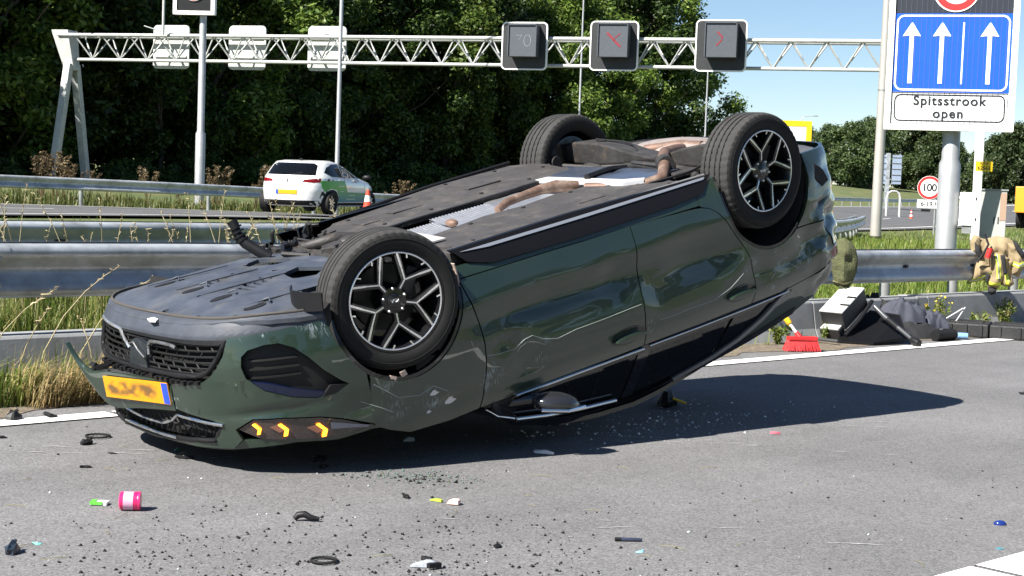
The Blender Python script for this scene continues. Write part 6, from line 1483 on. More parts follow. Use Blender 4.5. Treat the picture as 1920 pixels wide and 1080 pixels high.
# =================================================================== THINGS AT THE ROADSIDE
def cushion(name, poly, m, parent, y0, dep, fold=.02, seed=0, nx=.03, edge=.6):
    """a puffed cloth piece hanging in the local XZ plane: front bulges to -Y with folds"""
    P = np.array(poly); ph = np.random.default_rng(seed).random(6) * 6
    def dist(q):
        d = np.full(len(q), 9.0)
        for a, b in zip(P, np.roll(P, -1, 0)):
            ab = b - a; tt = np.clip(((q - a) @ ab) / (ab @ ab), 0, 1); d = np.minimum(d, np.hypot(*(q - a - tt[:, None] * ab).T))
        return d
    def fm(q):
        d = dist(q); b = 1 - np.exp(-d / (dep * edge)); f = fold * (np.sin(q[:, 0] * 52 + 2.5 * np.sin(q[:, 1] * 9 + ph[0]) + ph[1]) * .6 + np.sin(q[:, 0] * 17 - q[:, 1] * 21 + ph[2]) * .5 + np.sin(q[:, 1] * 44 + 3 * np.sin(q[:, 0] * 13 + ph[3])) * .35)
        return np.column_stack([q[:, 0], y0 - dep * b - f * b, q[:, 1]])
    def bm_(q): d = dist(q); return np.column_stack([q[:, 0], np.full(len(q), y0 + .015), q[:, 1]])
    o = sheet(name, [poly], fm, bm_, m, parent, nx, nx, 70); o['_f'] = 0; del o['_f']
    return o, fm
def band(name, pts, w, m, parent, fm, off=.004):
    pts = np.array(pts, float); d = np.gradient(pts, axis=0); d /= np.hypot(d[:, 0], d[:, 1])[:, None]; n = np.column_stack([-d[:, 1], d[:, 0]])
    poly = [tuple(p) for p in pts + n * w / 2] + [tuple(p) for p in (pts - n * w / 2)[::-1]]
    ff = lambda q: fm(q) - np.array([0, off, 0]); return sheet(name, [poly], ff, lambda q: fm(q) + np.array([0, .004, 0]), m, parent, .02, .02)
TAN = mat('tan_cloth', (.27, .205, .115), .85, var=(9, .18), bump=(260, .3, .002)); FLY = mat('reflective_yellow', (.62, .70, .06), .5); FLS = mat('reflective_silver', (.50, .52, .52), .35, .3); CLK = mat('black_cloth', (.014, .014, .016), .85, bump=(90, .4, .006))
railX = lambda px: None
ang = math.atan2(U2[1], U2[0])
# frame facing the camera side of the rail; x in metres along the picture, z above ground
jb = Vector((5.24, 16.83, 0)); jM = frame_matrix(jb, (-.25, -.97))
j = thing('firefighter_jacket', 'tan firefighter jacket with yellow reflective bands draped over the guard rail', 'jacket', matrix=jM)
sc_ = .00590
def jp(px, py): return ((px - 1860) * sc_, .967 - (py - 445 - (px - 1860) * .0359) * sc_)
body, fb_ = cushion('body', [jp(*p) for p in ((1820, 440), (1840, 446), (1862, 440), (1882, 444), (1898, 455), (1908, 470), (1904, 492), (1894, 500), (1888, 520), (1876, 527), (1858, 520), (1848, 500), (1842, 480), (1832, 470), (1818, 466))], TAN, j, .02, .13, .05, 1)
flap, ff_ = cushion('front_flap', [jp(*p) for p in ((1836, 470), (1848, 492), (1864, 498), (1862, 513), (1846, 521), (1812, 529), (1818, 505), (1828, 488))], TAN, j, -.06, .10, .04, 2)
slv, fs_ = cushion('sleeve', [jp(*p) for p in ((1845, 474), (1862, 470), (1884, 480), (1882, 500), (1878, 516), (1868, 537), (1850, 535), (1846, 520), (1852, 500))], TAN, j, -.09, .10, .04, 3)
slr, fr_ = cushion('sleeve', [jp(*p) for p in ((1880, 452), (1900, 456), (1913, 476), (1914, 494), (1903, 516), (1890, 510), (1892, 490), (1886, 470))], TAN, j, -.05, .09, .035, 4)
hem, fh_ = cushion('hem', [jp(*p) for p in ((1874, 500), (1886, 496), (1896, 528), (1888, 534), (1872, 530))], TAN, j, -.07, .06, .015, 5)
cushion('collar', [jp(*p) for p in ((1814, 452), (1820, 438), (1832, 442), (1834, 458), (1826, 476), (1817, 470))], TAN, j, -.05, .07, .015, 6)
cushion('cuff', [jp(*p) for p in ((1850, 534), (1866, 537), (1864, 546), (1856, 549), (1850, 543))], CLK, j, -.10, .07, .01, 7)
cushion('lining', [jp(*p) for p in ((1822, 450), (1832, 462), (1838, 478), (1832, 482), (1824, 470))], CLK, j, -.12, .03, .01, 8)
cushion('patch', [jp(*p) for p in ((1888, 448), (1898, 453), (1911, 472), (1912, 482), (1904, 478), (1894, 462))], CLK, j, -.115, .05, .01, 9)
cushion('patch', [jp(*p) for p in ((1868, 475), (1876, 474), (1882, 508), (1876, 512))], CLK, j, -.17, .045, .008, 10)
cushion('patch', [jp(*p) for p in ((1844, 506), (1853, 512), (1851, 530), (1845, 524))], CLK, j, -.12, .05, .008, 11)
band('reflective_band', [jp(*p) for p in ((1815, 522), (1830, 522), (1846, 514), (1861, 507))], .042, FLY, flap, ff_); band('reflective_core', [jp(*p) for p in ((1815, 522), (1830, 522), (1846, 514), (1861, 507))], .015, FLS, flap, ff_, .008)
band('reflective_band', [jp(*p) for p in ((1860, 496), (1859, 485))], .05, FLY, flap, ff_)
band('reflective_band', [jp(*p) for p in ((1862, 474), (1866, 495), (1868, 518))], .045, FLY, slv, fs_); band('reflective_core', [jp(*p) for p in ((1862, 474), (1866, 495), (1868, 518))], .015, FLS, slv, fs_, .008)
band('reflective_band', [jp(*p) for p in ((1850, 525), (1860, 529), (1872, 527))], .032, FLY, slv, fs_)
band('reflective_band', [jp(*p) for p in ((1891, 490), (1902, 494), (1912, 490))], .05, FLY, slr, fr_); band('reflective_core', [jp(*p) for p in ((1891, 490), (1902, 494), (1912, 490))], .016, FLS, slr, fr_, .008)
band('reflective_band', [jp(*p) for p in ((1878, 503), (1883, 518), (1884, 530))], .035, FLY, hem, fh_)
mb = MB(); q0 = [jp(1838, 436), jp(1846, 455), jp(1838, 472), jp(1828, 488)]; mb.tube([(x, -.20, z) for x, z in q0], .014, 6); mb.build('strap', CLK, j, smooth=60)
mb = MB(); q0 = [jp(1850, 462), jp(1845, 480)]; mb.tube([(x, -.22, z) for x, z in q0], .030, 8); mb.build('torch', RED, j, smooth=60)
# olive garment on the rail next to the tail of the car
OLV = mat('olive_fleece', (.085, .092, .040), .95, var=(30, .3), bump=(70, .9, .02))
ob = Vector((3.17, 14.80, 0)); o_ = thing('olive_coat', 'olive green fleece garment hanging over the guard rail beside the car tail', 'coat', matrix=frame_matrix(ob, (-.2, -.98)))
sO = .00515
def op(px, py): return ((px - 1575) * sO, .965 - (py - 450) * sO)
ol, fo_ = cushion('coat_body', [op(*p) for p in ((1553, 470), (1560, 453), (1572, 449), (1586, 456), (1595, 468), (1600, 488), (1599, 512), (1591, 533), (1586, 541), (1572, 544), (1558, 537), (1555, 520), (1550, 500))], OLV, o_, .03, .15, .035, 12)
band('elastic_hem', [op(*p) for p in ((1556, 530), (1575, 534), (1592, 529))], .014, mat('olive_hem', (.16, .15, .07), .9), ol, fo_, .012)
cushion('dark_tail', [op(*p) for p in ((1566, 536), (1588, 536), (1584, 551), (1576, 545), (1570, 551))], mat('olive_dark', (.045, .05, .022), .95), o_, .0, .06, .01, 13)

# broom
bM_ = Matrix.Translation((2.55, 13.46, 0)) @ Matrix.Rotation(R(12), 4, 'Z')
t = thing('broom', 'red broom with white and yellow handle standing on the white edge line', 'broom', matrix=bM_)
mb = MB(); mb.box((0, 0, .115), (.27, .07, .035)); mb.build('head', RED, t, bevel=.01)
mb = MB(); rb2 = random.Random(4)
for kx in range(30):
    for ky in range(4):
        x = -.145 + kx * .01; y = -.022 + ky * .015; fl = 1 + .28 * (1 if ky > 1 else -1) * .4
        mb.tube([(x * .9, y, .10), (x * 1.12 + rb2.uniform(-.004, .004), y * 2.2, .004 + rb2.random() * .008)], [.005, .0035], 4)
tag(mb.build('bristles', mat('red_bristle', (.50, .02, .025), .7), t, fix=False), kind='stuff')
h0 = Vector((-.02, 0, .12)); hd_ = (bM_.to_3x3().inverted() @ Vector((-.52, .35, .70))).normalized()
mb = MB(); mb.tube([h0, h0 + hd_ * .06], [.024, .02], 10); mb.build('socket', RED, t, smooth=60)
mb = MB(); mb.tube([h0 + hd_ * .06, h0 + hd_ * 1.3], .012, 10); mb.build('handle', WPAINT, t, smooth=60)
mb = MB(); mb.tube([h0 + hd_ * .15, h0 + hd_ * .16, h0 + hd_ * .30, h0 + hd_ * .31], [.018, .027, .030, .02], 10); mb.build('grip', mat('yellow_grip', (.75, .48, .02), .5), t, smooth=60)

# tilted black box, top and step coloured pale to stand for sunlight
BOXK = mat('box_black', (.020, .020, .022), .5, var=(10, .25), bump=(80, .1)); SUNLIT_TOP = mat('box_top_sunlit', (.50, .50, .49), .5, var=(9, .06))
lx = Vector((.58, .66, .48)).normalized(); ax = Vector((.75, -.66, 0)).normalized(); hx_ = ax.cross(lx).normalized(); hx_ = hx_ if hx_.z > 0 else -hx_
P0 = Vector((2.97, 14.62, .12))
BM_ = Matrix((ax, lx, hx_)).transposed().to_4x4(); BM_.translation = P0
t = thing('storage_box', 'tilted black box whose top is coloured pale as if sunlit, leaning against the kerb', 'box', matrix=BM_)
mb = MB(); mb.box((.12, .22, .09), (.24, .46, .18)); bb_ = mb.build('body', BOXK, t, bevel=.012)
mb = MB(); mb.box((.12, .22, .186), (.245, .465, .014)); ld = mb.build('lid', SUNLIT_TOP, t, bevel=.004)
for y in (.12, .26): mb = MB(); mb.box((.20, y, .195), (.09, .025, .006)); mb.build('slot', BLACKP, ld)
mb = MB(); mb.box((.11, -.04, -.02), (.21, .10, .12)); s_ = mb.build('step', BOXK, t, bevel=.01); mb = MB(); mb.box((.11, -.045, .044), (.19, .08, .010)); mb.build('step_top', SUNLIT_TOP, s_)
mb = MB(); mb.tube([(.25, -.06, -.03), (.27, .2, -.01), (.26, .5, .02)], .02, 8); mb.build('edge_rail', BLACKP, t, smooth=60)
mb = MB(); 
t = thing('plastic_panel', 'bent black plastic panel lying under the tilted box', 'car part', (3.25, 14.35, 0))
mb.add([(-.22, -.05, .01), (.10, -.14, .01), (.46, .10, .05), (.50, .55, .22), (.2, .5, .26), (-.1, .25, .06), (-.22, -.05, .03), (.10, -.14, .03), (.46, .10, .07), (.50, .55, .24), (.2, .5, .28), (-.1, .25, .08)], [(0, 5, 4, 3, 2, 1), (6, 7, 8, 9, 10, 11)] + [(i, (i + 1) % 6, (i + 1) % 6 + 6, i + 6) for i in range(6)]); mb.build('panel', mat('panel_black', (.004, .004, .005), .6, spec=.2), t)
mb = MB(); mb.tube([(.46, .1, .06), (.50, .55, .23), (.2, .5, .27)], .016, 6); mb.build('rim', BLACKP, t, smooth=60)
# strut with a knob
def tubes(name, label, cat, loc, parts, group=None):
    t = thing(name, label, cat, loc, 0, group)
    for nm, path, r, m in parts: mb = MB(); mb.tube(path, r, 10); mb.build(nm, m, t, smooth=60)
    return t
STRG = mat('strut_grey', (.10, .105, .11), .35, .5)
tubes('folding_strut', 'grey metal strut with black knob end propped on the white line', 'strut', (3.46, 14.55, 0), [('arm', [(0, .15, .33), (.08, .05, .24), (.27, -.28, .06)], [.022, .026, .018], STRG), ('sleeve', [(.10, .02, .22), (.17, -.10, .155)], .030, BLACKP), ('knob', [(.26, -.26, .065), (.29, -.31, .045), (.31, -.345, .035)], [.03, .042, .035], BLACKP)])
tubes('loose_pole', 'black tube lying on the dirt behind the broom', 'tube', (2.52, 14.5, .02), [('tube', [(0, .2, .02), (.22, -.08, .02), (.48, -.40, .02)], .016, STRG), ('cable', [(-.05, .2, .03), (.0, .05, .05), (.10, -.12, .02), (.16, -.22, .01)], .008, BLACKP)])
tubes('wire_rods', 'two thin pale rods sticking out of the debris by the black case', 'rod', (4.42, 15.6, 0), [('rod', [(-.08, .0, .13), (.18, .12, .27)], .008, mat('pale_rod', (.5, .5, .5), .5)), ('rod', [(-.05, -.02, .08), (.10, .05, .15), (.21, .15, .28)], .007, mat('pale_rod', (.5, .5, .5), .5))])
tubes('torn_fin', 'thin black strip leaning on the concrete kerb left of the box', 'car part', (2.86, 14.95, 0), [('strip', [(0, -.1, .30), (.10, .0, .18), (.2, -.05, .05)], [.008, .022, .02], BLACKP)])
# heap of cloth
GCL = mat('grey_blue_cloth', (.045, .050, .068), .85, var=(12, .2), bump=(120, .4, .004))
def heap(name, label, cat, loc, lx_, ly_, h, m, seed, rot=0, ragged=.3):
    rng = np.random.default_rng(seed); ph = rng.random(12) * 6; t = thing(name, label, cat, loc, rot); n = 64
    u, v = np.meshgrid(np.linspace(-1, 1, n), np.linspace(-1, 1, n), indexing='ij'); r = np.hypot(u, v); sq = np.maximum(abs(u), abs(v)) / np.maximum(r, 1e-6); a = np.arctan2(v, u); rr2 = r * sq
    k = 1 + ragged * (.5 * np.sin(3 * a + ph[0]) + .4 * np.sin(5 * a + ph[1]) + .25 * np.sin(9 * a + ph[2])); X, Y = rr2 * np.cos(a) * k, rr2 * np.sin(a) * k
    wx = X + .25 * np.sin(4 * Y + ph[3]) + .12 * np.sin(9 * X + ph[4]); wy = Y + .25 * np.sin(4 * X + ph[5]) + .12 * np.sin(8 * Y + ph[6])
    rid = (1 - abs(np.sin(2.6 * wx + 1.6 * wy + ph[7]))) * .55 + (1 - abs(np.sin(3.6 * wy - 3.1 * wx + ph[8]))) * .35 + (1 - abs(np.sin(7 * wx + 6 * wy + ph[9]))) * .14
    Z = h * np.clip(1 - rr2 ** 2.2, 0, 1) ** .8 * (.70 + .38 * rid) + .006 * (1 - abs(np.sin(24 * wx - 13 * wy))) * (1 - rr2 ** 6)
    V = np.column_stack([(X * lx_).ravel(), (Y * ly_).ravel(), np.maximum(Z, .002).ravel()]); i = (np.arange(n - 1)[:, None] * n + np.arange(n - 1)).ravel()
    np_mesh('cloth', V, np.stack([i, i + n, i + n + 1, i + 1], 1), m, t, smooth=True); return t
heap('crumpled_cloth', 'crumpled grey blue cloth heaped on black parts in front of the kerb', 'cloth', (3.94, 15.42, .14), .26, .17, .26, GCL, 3, .4)
heap('crumpled_cloth', 'smaller folded grey blue cloth at the right end of the heap', 'cloth', (4.24, 15.50, .08), .17, .13, .19, GCL, 8, .2)
heap('black_bag', 'black bag under the crumpled grey cloth', 'bag', (3.92, 15.28, 0), .44, .26, .17, CLK, 5, .5, .15)
heap('dark_jacket', 'black folded jacket behind the tilted box', 'jacket', (3.66, 15.55, .14), .18, .14, .26, CLK, 15, .1, .3)
t = thing('ribbed_roll', 'black ribbed roll lying on the line below the grey cloth', 'roll', (4.22, 15.0, .055), .75)
mb = MB(); mb.tube([(x, 0, 0) for x in np.linspace(-.17, .17, 29)], [.05 + .006 * (k % 2) for k in range(29)], 14); mb.build('roll', BLACKP, t, smooth=30)
t = thing('water_bottle', 'clear blue plastic bottle at the end of the ribbed roll', 'bottle', (4.42, 15.22, .035), .4)
mb = MB(); mb.lathe([(-.09, 0), (-.09, .03), (.05, .032), (.085, .012), (.11, .012), (.11, 0)], 14, Matrix.Rotation(R(60), 4, 'Z')); mb.build('bottle', mat('bottle_blue', (.20, .36, .62), .15, coat=.5), t, smooth=50)
mb = MB(); mb.lathe([(.10, .015), (.125, .015), (.125, 0)], 12, Matrix.Rotation(R(60), 4, 'Z')); mb.build('cap', WPAINT, t)
# flat black case in two halves
t = thing('black_case', 'flat black two part plastic case lying by the kerb at the right edge', 'case', (4.86, 15.62, 0), R(-22))
CASEK = mat('case_black', (.016, .016, .017), .6, var=(14, .35), bump=(50, .3))
for x0, w in ((-.22, .44), (.295, .565)):
    mb = MB(); mb.box((x0, 0, .07), (w, .50, .14)); cs = mb.build('half', CASEK, t, bevel=.018)
    for k in range(3): mb = MB(); mb.box((x0 - w / 2 + w * (k + .5) / 3, -.25, .07), (.035, .03, .12)); mb.build('rib', CASEK, cs, bevel=.004)
    mb = MB(); mb.box((x0, .02, .143), (w * .7, .34, .012)); mb.build('lid_panel', CASEK, cs, bevel=.003)
# weeds at the kerb: leafy clumps and a yellow-flowered plant
def weed(label, a, b, h, n, yel, seed):
    rnd = random.Random(seed); rng = np.random.default_rng(seed); x, y, _ = AB(a, b); t = thing('weed', label, 'plant', (x, y, 0)); st_ = MB(); cl = []
    for k in range(n):
        an = rnd.uniform(0, 6.28); q = rnd.uniform(.02, .11) * (1 + h); hh = h * rnd.uniform(.55, 1); tip = (q * math.cos(an), q * math.sin(an), hh); st_.tube([(0, 0, 0), (tip[0] * .4, tip[1] * .4, hh * .5), tip], [.004, .003, .0015], 4)
        for f in (.3, .5, .7, .85): cl.append((tip[0] * f, tip[1] * f, hh * f, .05))
    st_.build('stem', GR3, t, fix=False); V, F = leaf_cloud(cl, 38 * n, .035, rng); np_mesh('foliage', V, F, GR3, t)
    if yel: V, F = leaf_cloud([(c[0] * 1.15, c[1] * 1.15, c[2] * 1.12, .03) for c in cl[3::4]], 60, .025, rng); np_mesh('flower', V, F, mat('yellow_flower', (.6, .45, .02), .6), t)
weed('tall weed with yellow flowers at the kerb behind the black case', 14.15, 8.52, .42, 9, True, 1); weed('leafy green weed on the kerb foot behind the case', 14.9, 8.5, .22, 7, False, 2); weed('dark bushy weed against the kerb below the tan jacket', 15.5, 8.52, .36, 9, False, 3); weed('small green weed by the kerb under the car tail', 11.4, 8.5, .22, 8, False, 4); weed('brown green weed clump between broom and box', 12.2, 8.5, .20, 8, False, 5); weed('weed at the kerb near the right picture edge', 16.3, 8.5, .26, 7, False, 6)

# =================================================================== DEBRIS ON THE ROAD
def crumbs(name, n, fn, size, m, flat=.6):
    V = []; F = []
    P = fn(n); n = len(P); s = size * (.4 + 1.1 * RNG.random(n) ** 2)[:, None]; base = np.array([[1, 0, 0], [-.5, .87, 0], [-.5, -.87, 0], [0, 0, 1.0]])
    a = RNG.random(n) * 6.28; c, s_ = np.cos(a), np.sin(a)
    for k in range(4):
        bx = base[k] * np.array([1, 1, flat]) + (RNG.random((n, 3)) - .5) * .6 * np.array([1, 1, .3]); x = bx[:, 0] * c - bx[:, 1] * s_; y = bx[:, 0] * s_ + bx[:, 1] * c
        V.append(P + np.column_stack([x, y, np.maximum(bx[:, 2], 0)]) * s)
    V = np.stack(V, 1).reshape(-1, 3); k = np.arange(n)[:, None] * 4; F = np.concatenate([k + np.array(f) for f in ((0, 2, 1), (0, 1, 3), (1, 2, 3), (2, 0, 3))])
    return tag(np_mesh(name, V, F, m), kind='stuff')
def fld(x0, x1, y0, y1, dens):
    def fn(n):
        p = np.column_stack([x0 + (x1 - x0) * RNG.random(n * 4), y0 + (y1 - y0) * RNG.random(n * 4)]); w = dens(p[:, 0], p[:, 1]); p = p[RNG.random(len(p)) < w][:n]; return np.column_stack([p, np.full(len(p), .001)])
    return fn
blob = lambda cx, cy, rx, ry: (lambda x, y: np.exp(-((x - cx) / rx) ** 2 - ((y - cy) / ry) ** 2))
clus = lambda x, y: (.35 + .65 * (np.sin(x * 9 + 3 * np.sin(y * 5)) * np.sin(y * 11 + 2 * np.sin(x * 4)) > .1))
crumbs('rubber_crumbs', 1300, fld(-2.2, 1.4, 5.0, 6.9, lambda x, y: np.exp(-((y - 5.3) / .75) ** 2) * np.exp(-((x + .5) / 1.0) ** 2) * clus(x, y)), .0068, BLACKP, .9)
crumbs('rubber_crumbs', 420, fld(-3, 2.5, 5.0, 8.2, lambda x, y: .25 * clus(x, y)), .0055, BLACKP, .9)
GCR = mat('glass_crumb', (.13, .19, .17), .2, coat=.4); GCR2 = mat('clear_glass_crumb', (.62, .68, .70), .08, coat=1)
crumbs('glass_crumbs', 360, fld(-.75, -.05, 6.8, 7.35, blob(-.45, 7.08, .20, .10)), .0065, GCR, .9); crumbs('plastic_crumbs', 160, fld(-.8, .1, 6.75, 7.35, blob(-.40, 7.05, .24, .12)), .009, BLACKP, .8)
crumbs('glass_crumbs', 420, fld(-.3, 2.2, 7.8, 10.3, lambda x, y: np.exp(-((y - (8.6 + .75 * (x - .3))) / .45) ** 2) * np.exp(-((x - .9) / .7) ** 2)), .009, GCR2, .9)
crumbs('glass_crumbs', 150, fld(-2, 2.2, 5.1, 7.6, lambda x, y: .2 * clus(x, y)), .006, GCR2, .8)
crumbs('leaf_litter', 500, fld(-3.4, 6, 7.2, 18, lambda x, y: np.exp(-(((-.688 * x + .726 * y) - 8.35) / .16) ** 2)), .018, mat('dry_litter', (.20, .13, .07), .9), .4)

# pink jar
t = thing('pink_jar', 'bright pink plastic jar lying on its side in the left foreground', 'jar', (-1.51, 6.17, .038), R(6)); t.scale = (.70,) * 3
PINK = mat('pink_plastic', (.70, .02, .14), .3, coat=.4); rx = Matrix.Rotation(R(-90), 4, 'Z')
mb = MB(); mb.lathe([(-.058, 0), (-.058, .046), (-.052, .052), (.026, .052), (.032, .048)], 28, rx); mb.build('body', PINK, t, smooth=40)
mb = MB(); mb.lathe([(.030, .0), (.030, .0535), (.040, .0545), (.044, .052), (.050, .0545), (.060, .0535), (.062, .046), (.062, 0)], 28, rx); mb.build('lid', PINK, t, smooth=40)
mb = MB(); mb.lathe([(-.034, .0522), (-.034, .0532), (.022, .0532), (.022, .0522)], 28, rx); mb.build('label', mat('jar_label', (.62, .36, .50), .5, var=(30, .12)), t, smooth=40)
def slab(name, label, cat, loc, poly, h, m, rot=0, curl=0.0):
    t = thing(name, label, cat, loc, rot); k = len(poly); n2 = 3
    pm = sheet('piece', [poly], lambda q: np.column_stack([q, h + curl * np.sin(q[:, 0] * 60 + 1) * np.cos(q[:, 1] * 47)]), lambda q: np.column_stack([q, np.zeros(len(q))]), m, t, .02, .02); return t
WP_ = mat('paper_white', (.72, .71, .69), .8, var=(30, .08))
t = slab('snack_packet', 'small green and white packet left of the pink jar', 'packet', (-1.655, 6.25, .002), [(-.034, -.02), (.034, -.024), (.036, .022), (-.032, .024)], .012, mat('packet_white', (.70, .74, .70), .4), 0, .004)
mb = MB(); mb.box((-.008, -.024, .009), (.05, .006, .012)); mb.box((-.022, 0, .0145), (.02, .038, .004)); mb.build('green_stripe', mat('packet_green', (.12, .50, .06), .4), t)
slab('paper_scrap', 'torn white paper strip at the edge of the shadow in front of the car', 'paper', (.19, 7.82, .004), [(-.05, .02), (-.03, .03), (.02, .0), (.055, -.012), (.05, -.028), (.0, -.014), (-.045, .0)], .014, WP_, 0, .006)
slab('paper_scrap', 'small crumpled white pink scrap in the middle foreground', 'paper', (-.216, 6.50, .004), [(-.028, -.01), (-.02, .02), (.01, .025), (.03, .0), (.02, -.02)], .013, mat('paper_pink', (.62, .45, .40), .8, var=(40, .3)), 0, .012)
slab('leaf_sprig', 'tiny yellow green leaf sprig beside the white pink scrap', 'leaf', (-.29, 6.55, .002), [(-.03, .012), (-.01, .016), (.028, -.010), (.02, -.018), (-.01, .0)], .008, mat('leaf_lime', (.35, .45, .05), .6), 0, .004)
for lab, loc, rx_ in (('black rubber ring with ribbed edge in front of the licence plate', (-2.09, 7.84, .008), .06), ('plain black rubber ring at the bottom edge left of centre', (-.635, 5.43, .008), .045)):
    t = thing('rubber_ring', lab, 'ring', loc, 0, 'loose rubber rings'); mb = MB(); n = 40
    mb.tube([(rx_ * math.cos(a), rx_ * .95 * math.sin(a), .002 * (k % 2)) for k, a in enumerate(np.linspace(0, 2 * math.pi, n, endpoint=False))], .0055, 6, closed=True); mb.build('ring', RUBBER, t, smooth=60)
t = thing('trim_clip', 'curved black trim piece lying in the lower left foreground', 'car part', (-.788, 6.08, .004))
mb = MB(); mb.tube([(-.045, 0, .004), (-.03, .004, .02), (-.005, .004, .024), (.02, .0, .012), (.055, 0, .008)], [.010, .014, .014, .012, .007], 10); mb.build('clip', BLACKP, t, smooth=60); mb = MB(); mb.box((.035, 0, .012), (.04, .016, .006)); mb.build('tab', mat('trim_dark', (.02, .021, .024), .3), t, bevel=.002)
def chunk(label, loc, s, seed, m=None, flat=.5, name='broken_fragment'):
    rnd = random.Random(seed); t = thing(name, label, 'car part', loc, rnd.uniform(0, 6), 'broken black pieces on the road'); mb = MB(); n = 8; V = []
    for z, k in ((0, 1), (.5, 1.1), (1, .6)): V += [(s * k * rnd.uniform(.6, 1.2) * math.cos(2 * math.pi * j / n), s * .6 * k * rnd.uniform(.6, 1.2) * math.sin(2 * math.pi * j / n), s * flat * z * rnd.uniform(.7, 1.2)) for j in range(n)]
    F = [(i * n + j, i * n + (j + 1) % n, (i + 1) * n + (j + 1) % n, (i + 1) * n + j) for i in range(2) for j in range(n)] + [tuple(range(n - 1, -1, -1)), tuple(range(2 * n, 3 * n))]
    mb.add(V, F); mb.tube([(0, 0, s * flat * .6), (s * 1.1, s * .3, s * flat * .9)], s * .18, 6); mb.build('shard', m or BLACKP, t); return t
chunk('knobbly black lump below the ribbed rubber ring', (-2.09, 7.62, 0), .035, 1, flat=.9); chunk('flat black flake left of the broken glass patch', (-1.55, 7.36, 0), .045, 2, flat=.25); chunk('black lump on the white line at the left edge', (-2.66, 8.28, 0), .06, 3, flat=.8)
chunk('blue black blade standing at the lower left edge', (-1.735, 5.40, 0), .04, 4, mat('blue_black', (.02, .03, .045), .3), 1.0); chunk('black piece at the shadow edge below the indicator lights', (-.90, 7.40, 0), .035, 5, flat=.7); chunk('thin black flake below the shadow edge piece', (-.865, 7.25, 0), .04, 6, flat=.3)
chunk('small dark block near the middle of the road', (-.424, 6.61, 0), .028, 7); chunk('small dark block right of the crumpled foil', (-.019, 5.76, 0), .025, 8); chunk('black lump on the asphalt at the right edge', (3.68, 10.98, 0), .03, 9); chunk('flat dark chip left of the pink jar', (-1.92, 7.03, 0), .03, 10, flat=.3); chunk('grey green flake beside the flat dark chip', (-1.90, 7.40, 0), .022, 11, flat=.3)
chunk('teal plastic chip at the left below the jar', (-1.69, 5.55, 0), .018, 12, mat('teal_chip', (.12, .45, .40), .4), .3); chunk('green chip in front of the lower grille', (-1.62, 7.55, 0), .025, 13, mat('green_chip', (.01, .25, .16), .4), .3); chunk('pale blue chip at the bottom centre right', (.518, 5.76, 0), .02, 14, mat('pale_blue_chip', (.3, .6, .75), .4), .2)
chunk('small teal chip below the blue cap', (1.96, 6.03, 0), .015, 15, mat('teal_dark_chip', (.05, .22, .28), .4), .3); chunk('black strip of trim on the edge line at the left', (-2.5, 8.42, 0), .06, 16, flat=.3); chunk('small black chip left of the ribbed ring', (-2.55, 7.72, 0), .03, 17, flat=.4)
t = chunk('tangle of black window frame parts beside the roof in the shadow', (1.00, 9.72, 0), .09, 18, flat=1.0, name='window_frame_piece'); mb = MB(); mb.tube([(-.02, -.05, .06), (.09, -.10, .02)], .008, 6); mb.build('yellow_stick', YS, t); mb = MB(); mb.box((.10, .02, .03), (.14, .10, .05), .4); mb.build('block', BLACKP, t)
slab('lens_shard', 'clear pale lens shard in the shadow beside the front wheel', 'car part', (-.515, 8.05, .003), [(-.03, -.01), (.0, .025), (.03, -.012)], .014, mat('lens_shard', (.55, .60, .66), .1, coat=1), .4, .01)
t = slab('crumpled_foil', 'crumpled silver foil with black scraps at the bottom edge', 'foil', (-.27, 5.42, .003), [(-.055, -.02), (-.05, .015), (-.01, .03), (.03, .012), (.045, .02), (.05, -.005), (.01, -.02)], .013, mat('foil', (.62, .66, .72), .3, .4, var=(40, .3)), 0, .012)
mb = MB(); mb.box((.03, -.03, .012), (.05, .02, .015), .6); mb.box((.0, .03, .02), (.04, .012, .014), -.4); mb.build('black_scrap', BLACKP, t)
t = thing('pen', 'dark blue pen lying on the asphalt right of centre', 'pen', (.486, 5.93, .008), R(3)); mb = MB(); mb.tube([(-.05, 0, 0), (-.02, 0, 0), (.045, 0, 0), (.055, 0, 0)], [.005, .0075, .007, .003], 10); mb.build('barrel', mat('pen_blue', (.05, .06, .10), .25, .3), t, smooth=60); mb = MB(); mb.tube([(-.052, 0, 0), (-.028, 0, 0)], .0078, 10); mb.build('cap', BLACKP, t, smooth=60)
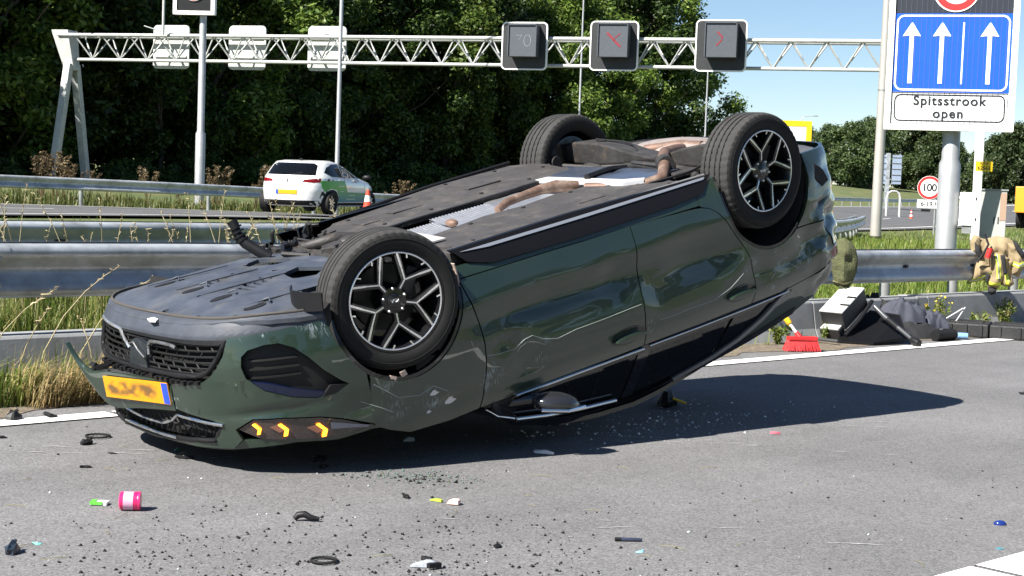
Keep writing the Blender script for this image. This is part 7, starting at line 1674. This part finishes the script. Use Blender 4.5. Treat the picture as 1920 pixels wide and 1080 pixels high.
t = thing('bottle_cap', 'glossy blue cap lying at the right of the foreground', 'cap', (2.107, 6.49, .004)); mb = MB(); mb.sphere((0, 0, .0), 1, 16, 8, (.028, .020, .016)); mb.build('cap', mat('cap_blue', (.01, .028, .16), .2, coat=.4), t, smooth=180, fix=False)
slab('pink_scrap', 'tiny pink scrap at the edge of the shadow right of the car', 'scrap', (1.53, 8.75, .003), [(-.03, 0), (.0, .012), (.03, .0), (.0, -.012)], .01, mat('pink_scrap_mat', (.7, .15, .2), .5))
# dry twigs and straws
it = []; mb = MB(); rs = random.Random(31)
for k in range(34):
    x, y = rs.uniform(-2.3, 1.6), rs.uniform(5.2, 7.6); a = rs.uniform(0, 3.14); l = rs.uniform(.03, .11); mb.tube([(x, y, .004), (x + .5 * l * math.cos(a), y + .5 * l * math.sin(a), .008), (x + l * math.cos(a + .2), y + l * math.sin(a + .2), .004)], .0011, 4)
tag(mb.build('straws', mat('straw', (.22, .20, .09), .8), fix=False), kind='stuff')

V = []; F = []; rs = random.Random(77)
for cx, cy, n_, sp, l0 in ((-2.0, 7.45, 10, .30, .22), (-1.25, 7.42, 8, .16, .14), (1.05, 8.35, 10, .45, .20), (1.75, 8.15, 6, .35, .16), (.1, 6.1, 5, .5, .12), (.9, 6.2, 5, .6, .14), (-.1, 9.0, 7, .5, .14), (2.6, 9.2, 6, .7, .14)):
    for k in range(n_):
        x, y = cx + rs.uniform(-sp, sp), cy + rs.uniform(-sp, sp) * .3; a = rs.uniform(-.12, .22); l = l0 * rs.uniform(.3, 1.2); w = rs.uniform(.002, .007); m_ = 6; b0 = len(V)
        for q in range(m_ + 1):
            f = q / m_; ww_ = w * math.sin(math.pi * min(max(f, .06), .94)) * rs.uniform(.5, 1.3); px_, py_ = x + l * (f - .5) * math.cos(a), y + l * (f - .5) * math.sin(a) + rs.uniform(-.002, .002)
            V += [(px_ - math.sin(a) * ww_, py_ + math.cos(a) * ww_, .003), (px_ + math.sin(a) * ww_, py_ - math.cos(a) * ww_, .003)]
        F += [(b0 + 2 * q, b0 + 2 * q + 1, b0 + 2 * q + 3, b0 + 2 * q + 2) for q in range(m_)]
tag(np_mesh('scrape_marks', V, F, mat('scraped_asphalt', (.36, .36, .36), .8, var=(60, .4))), kind='stuff')
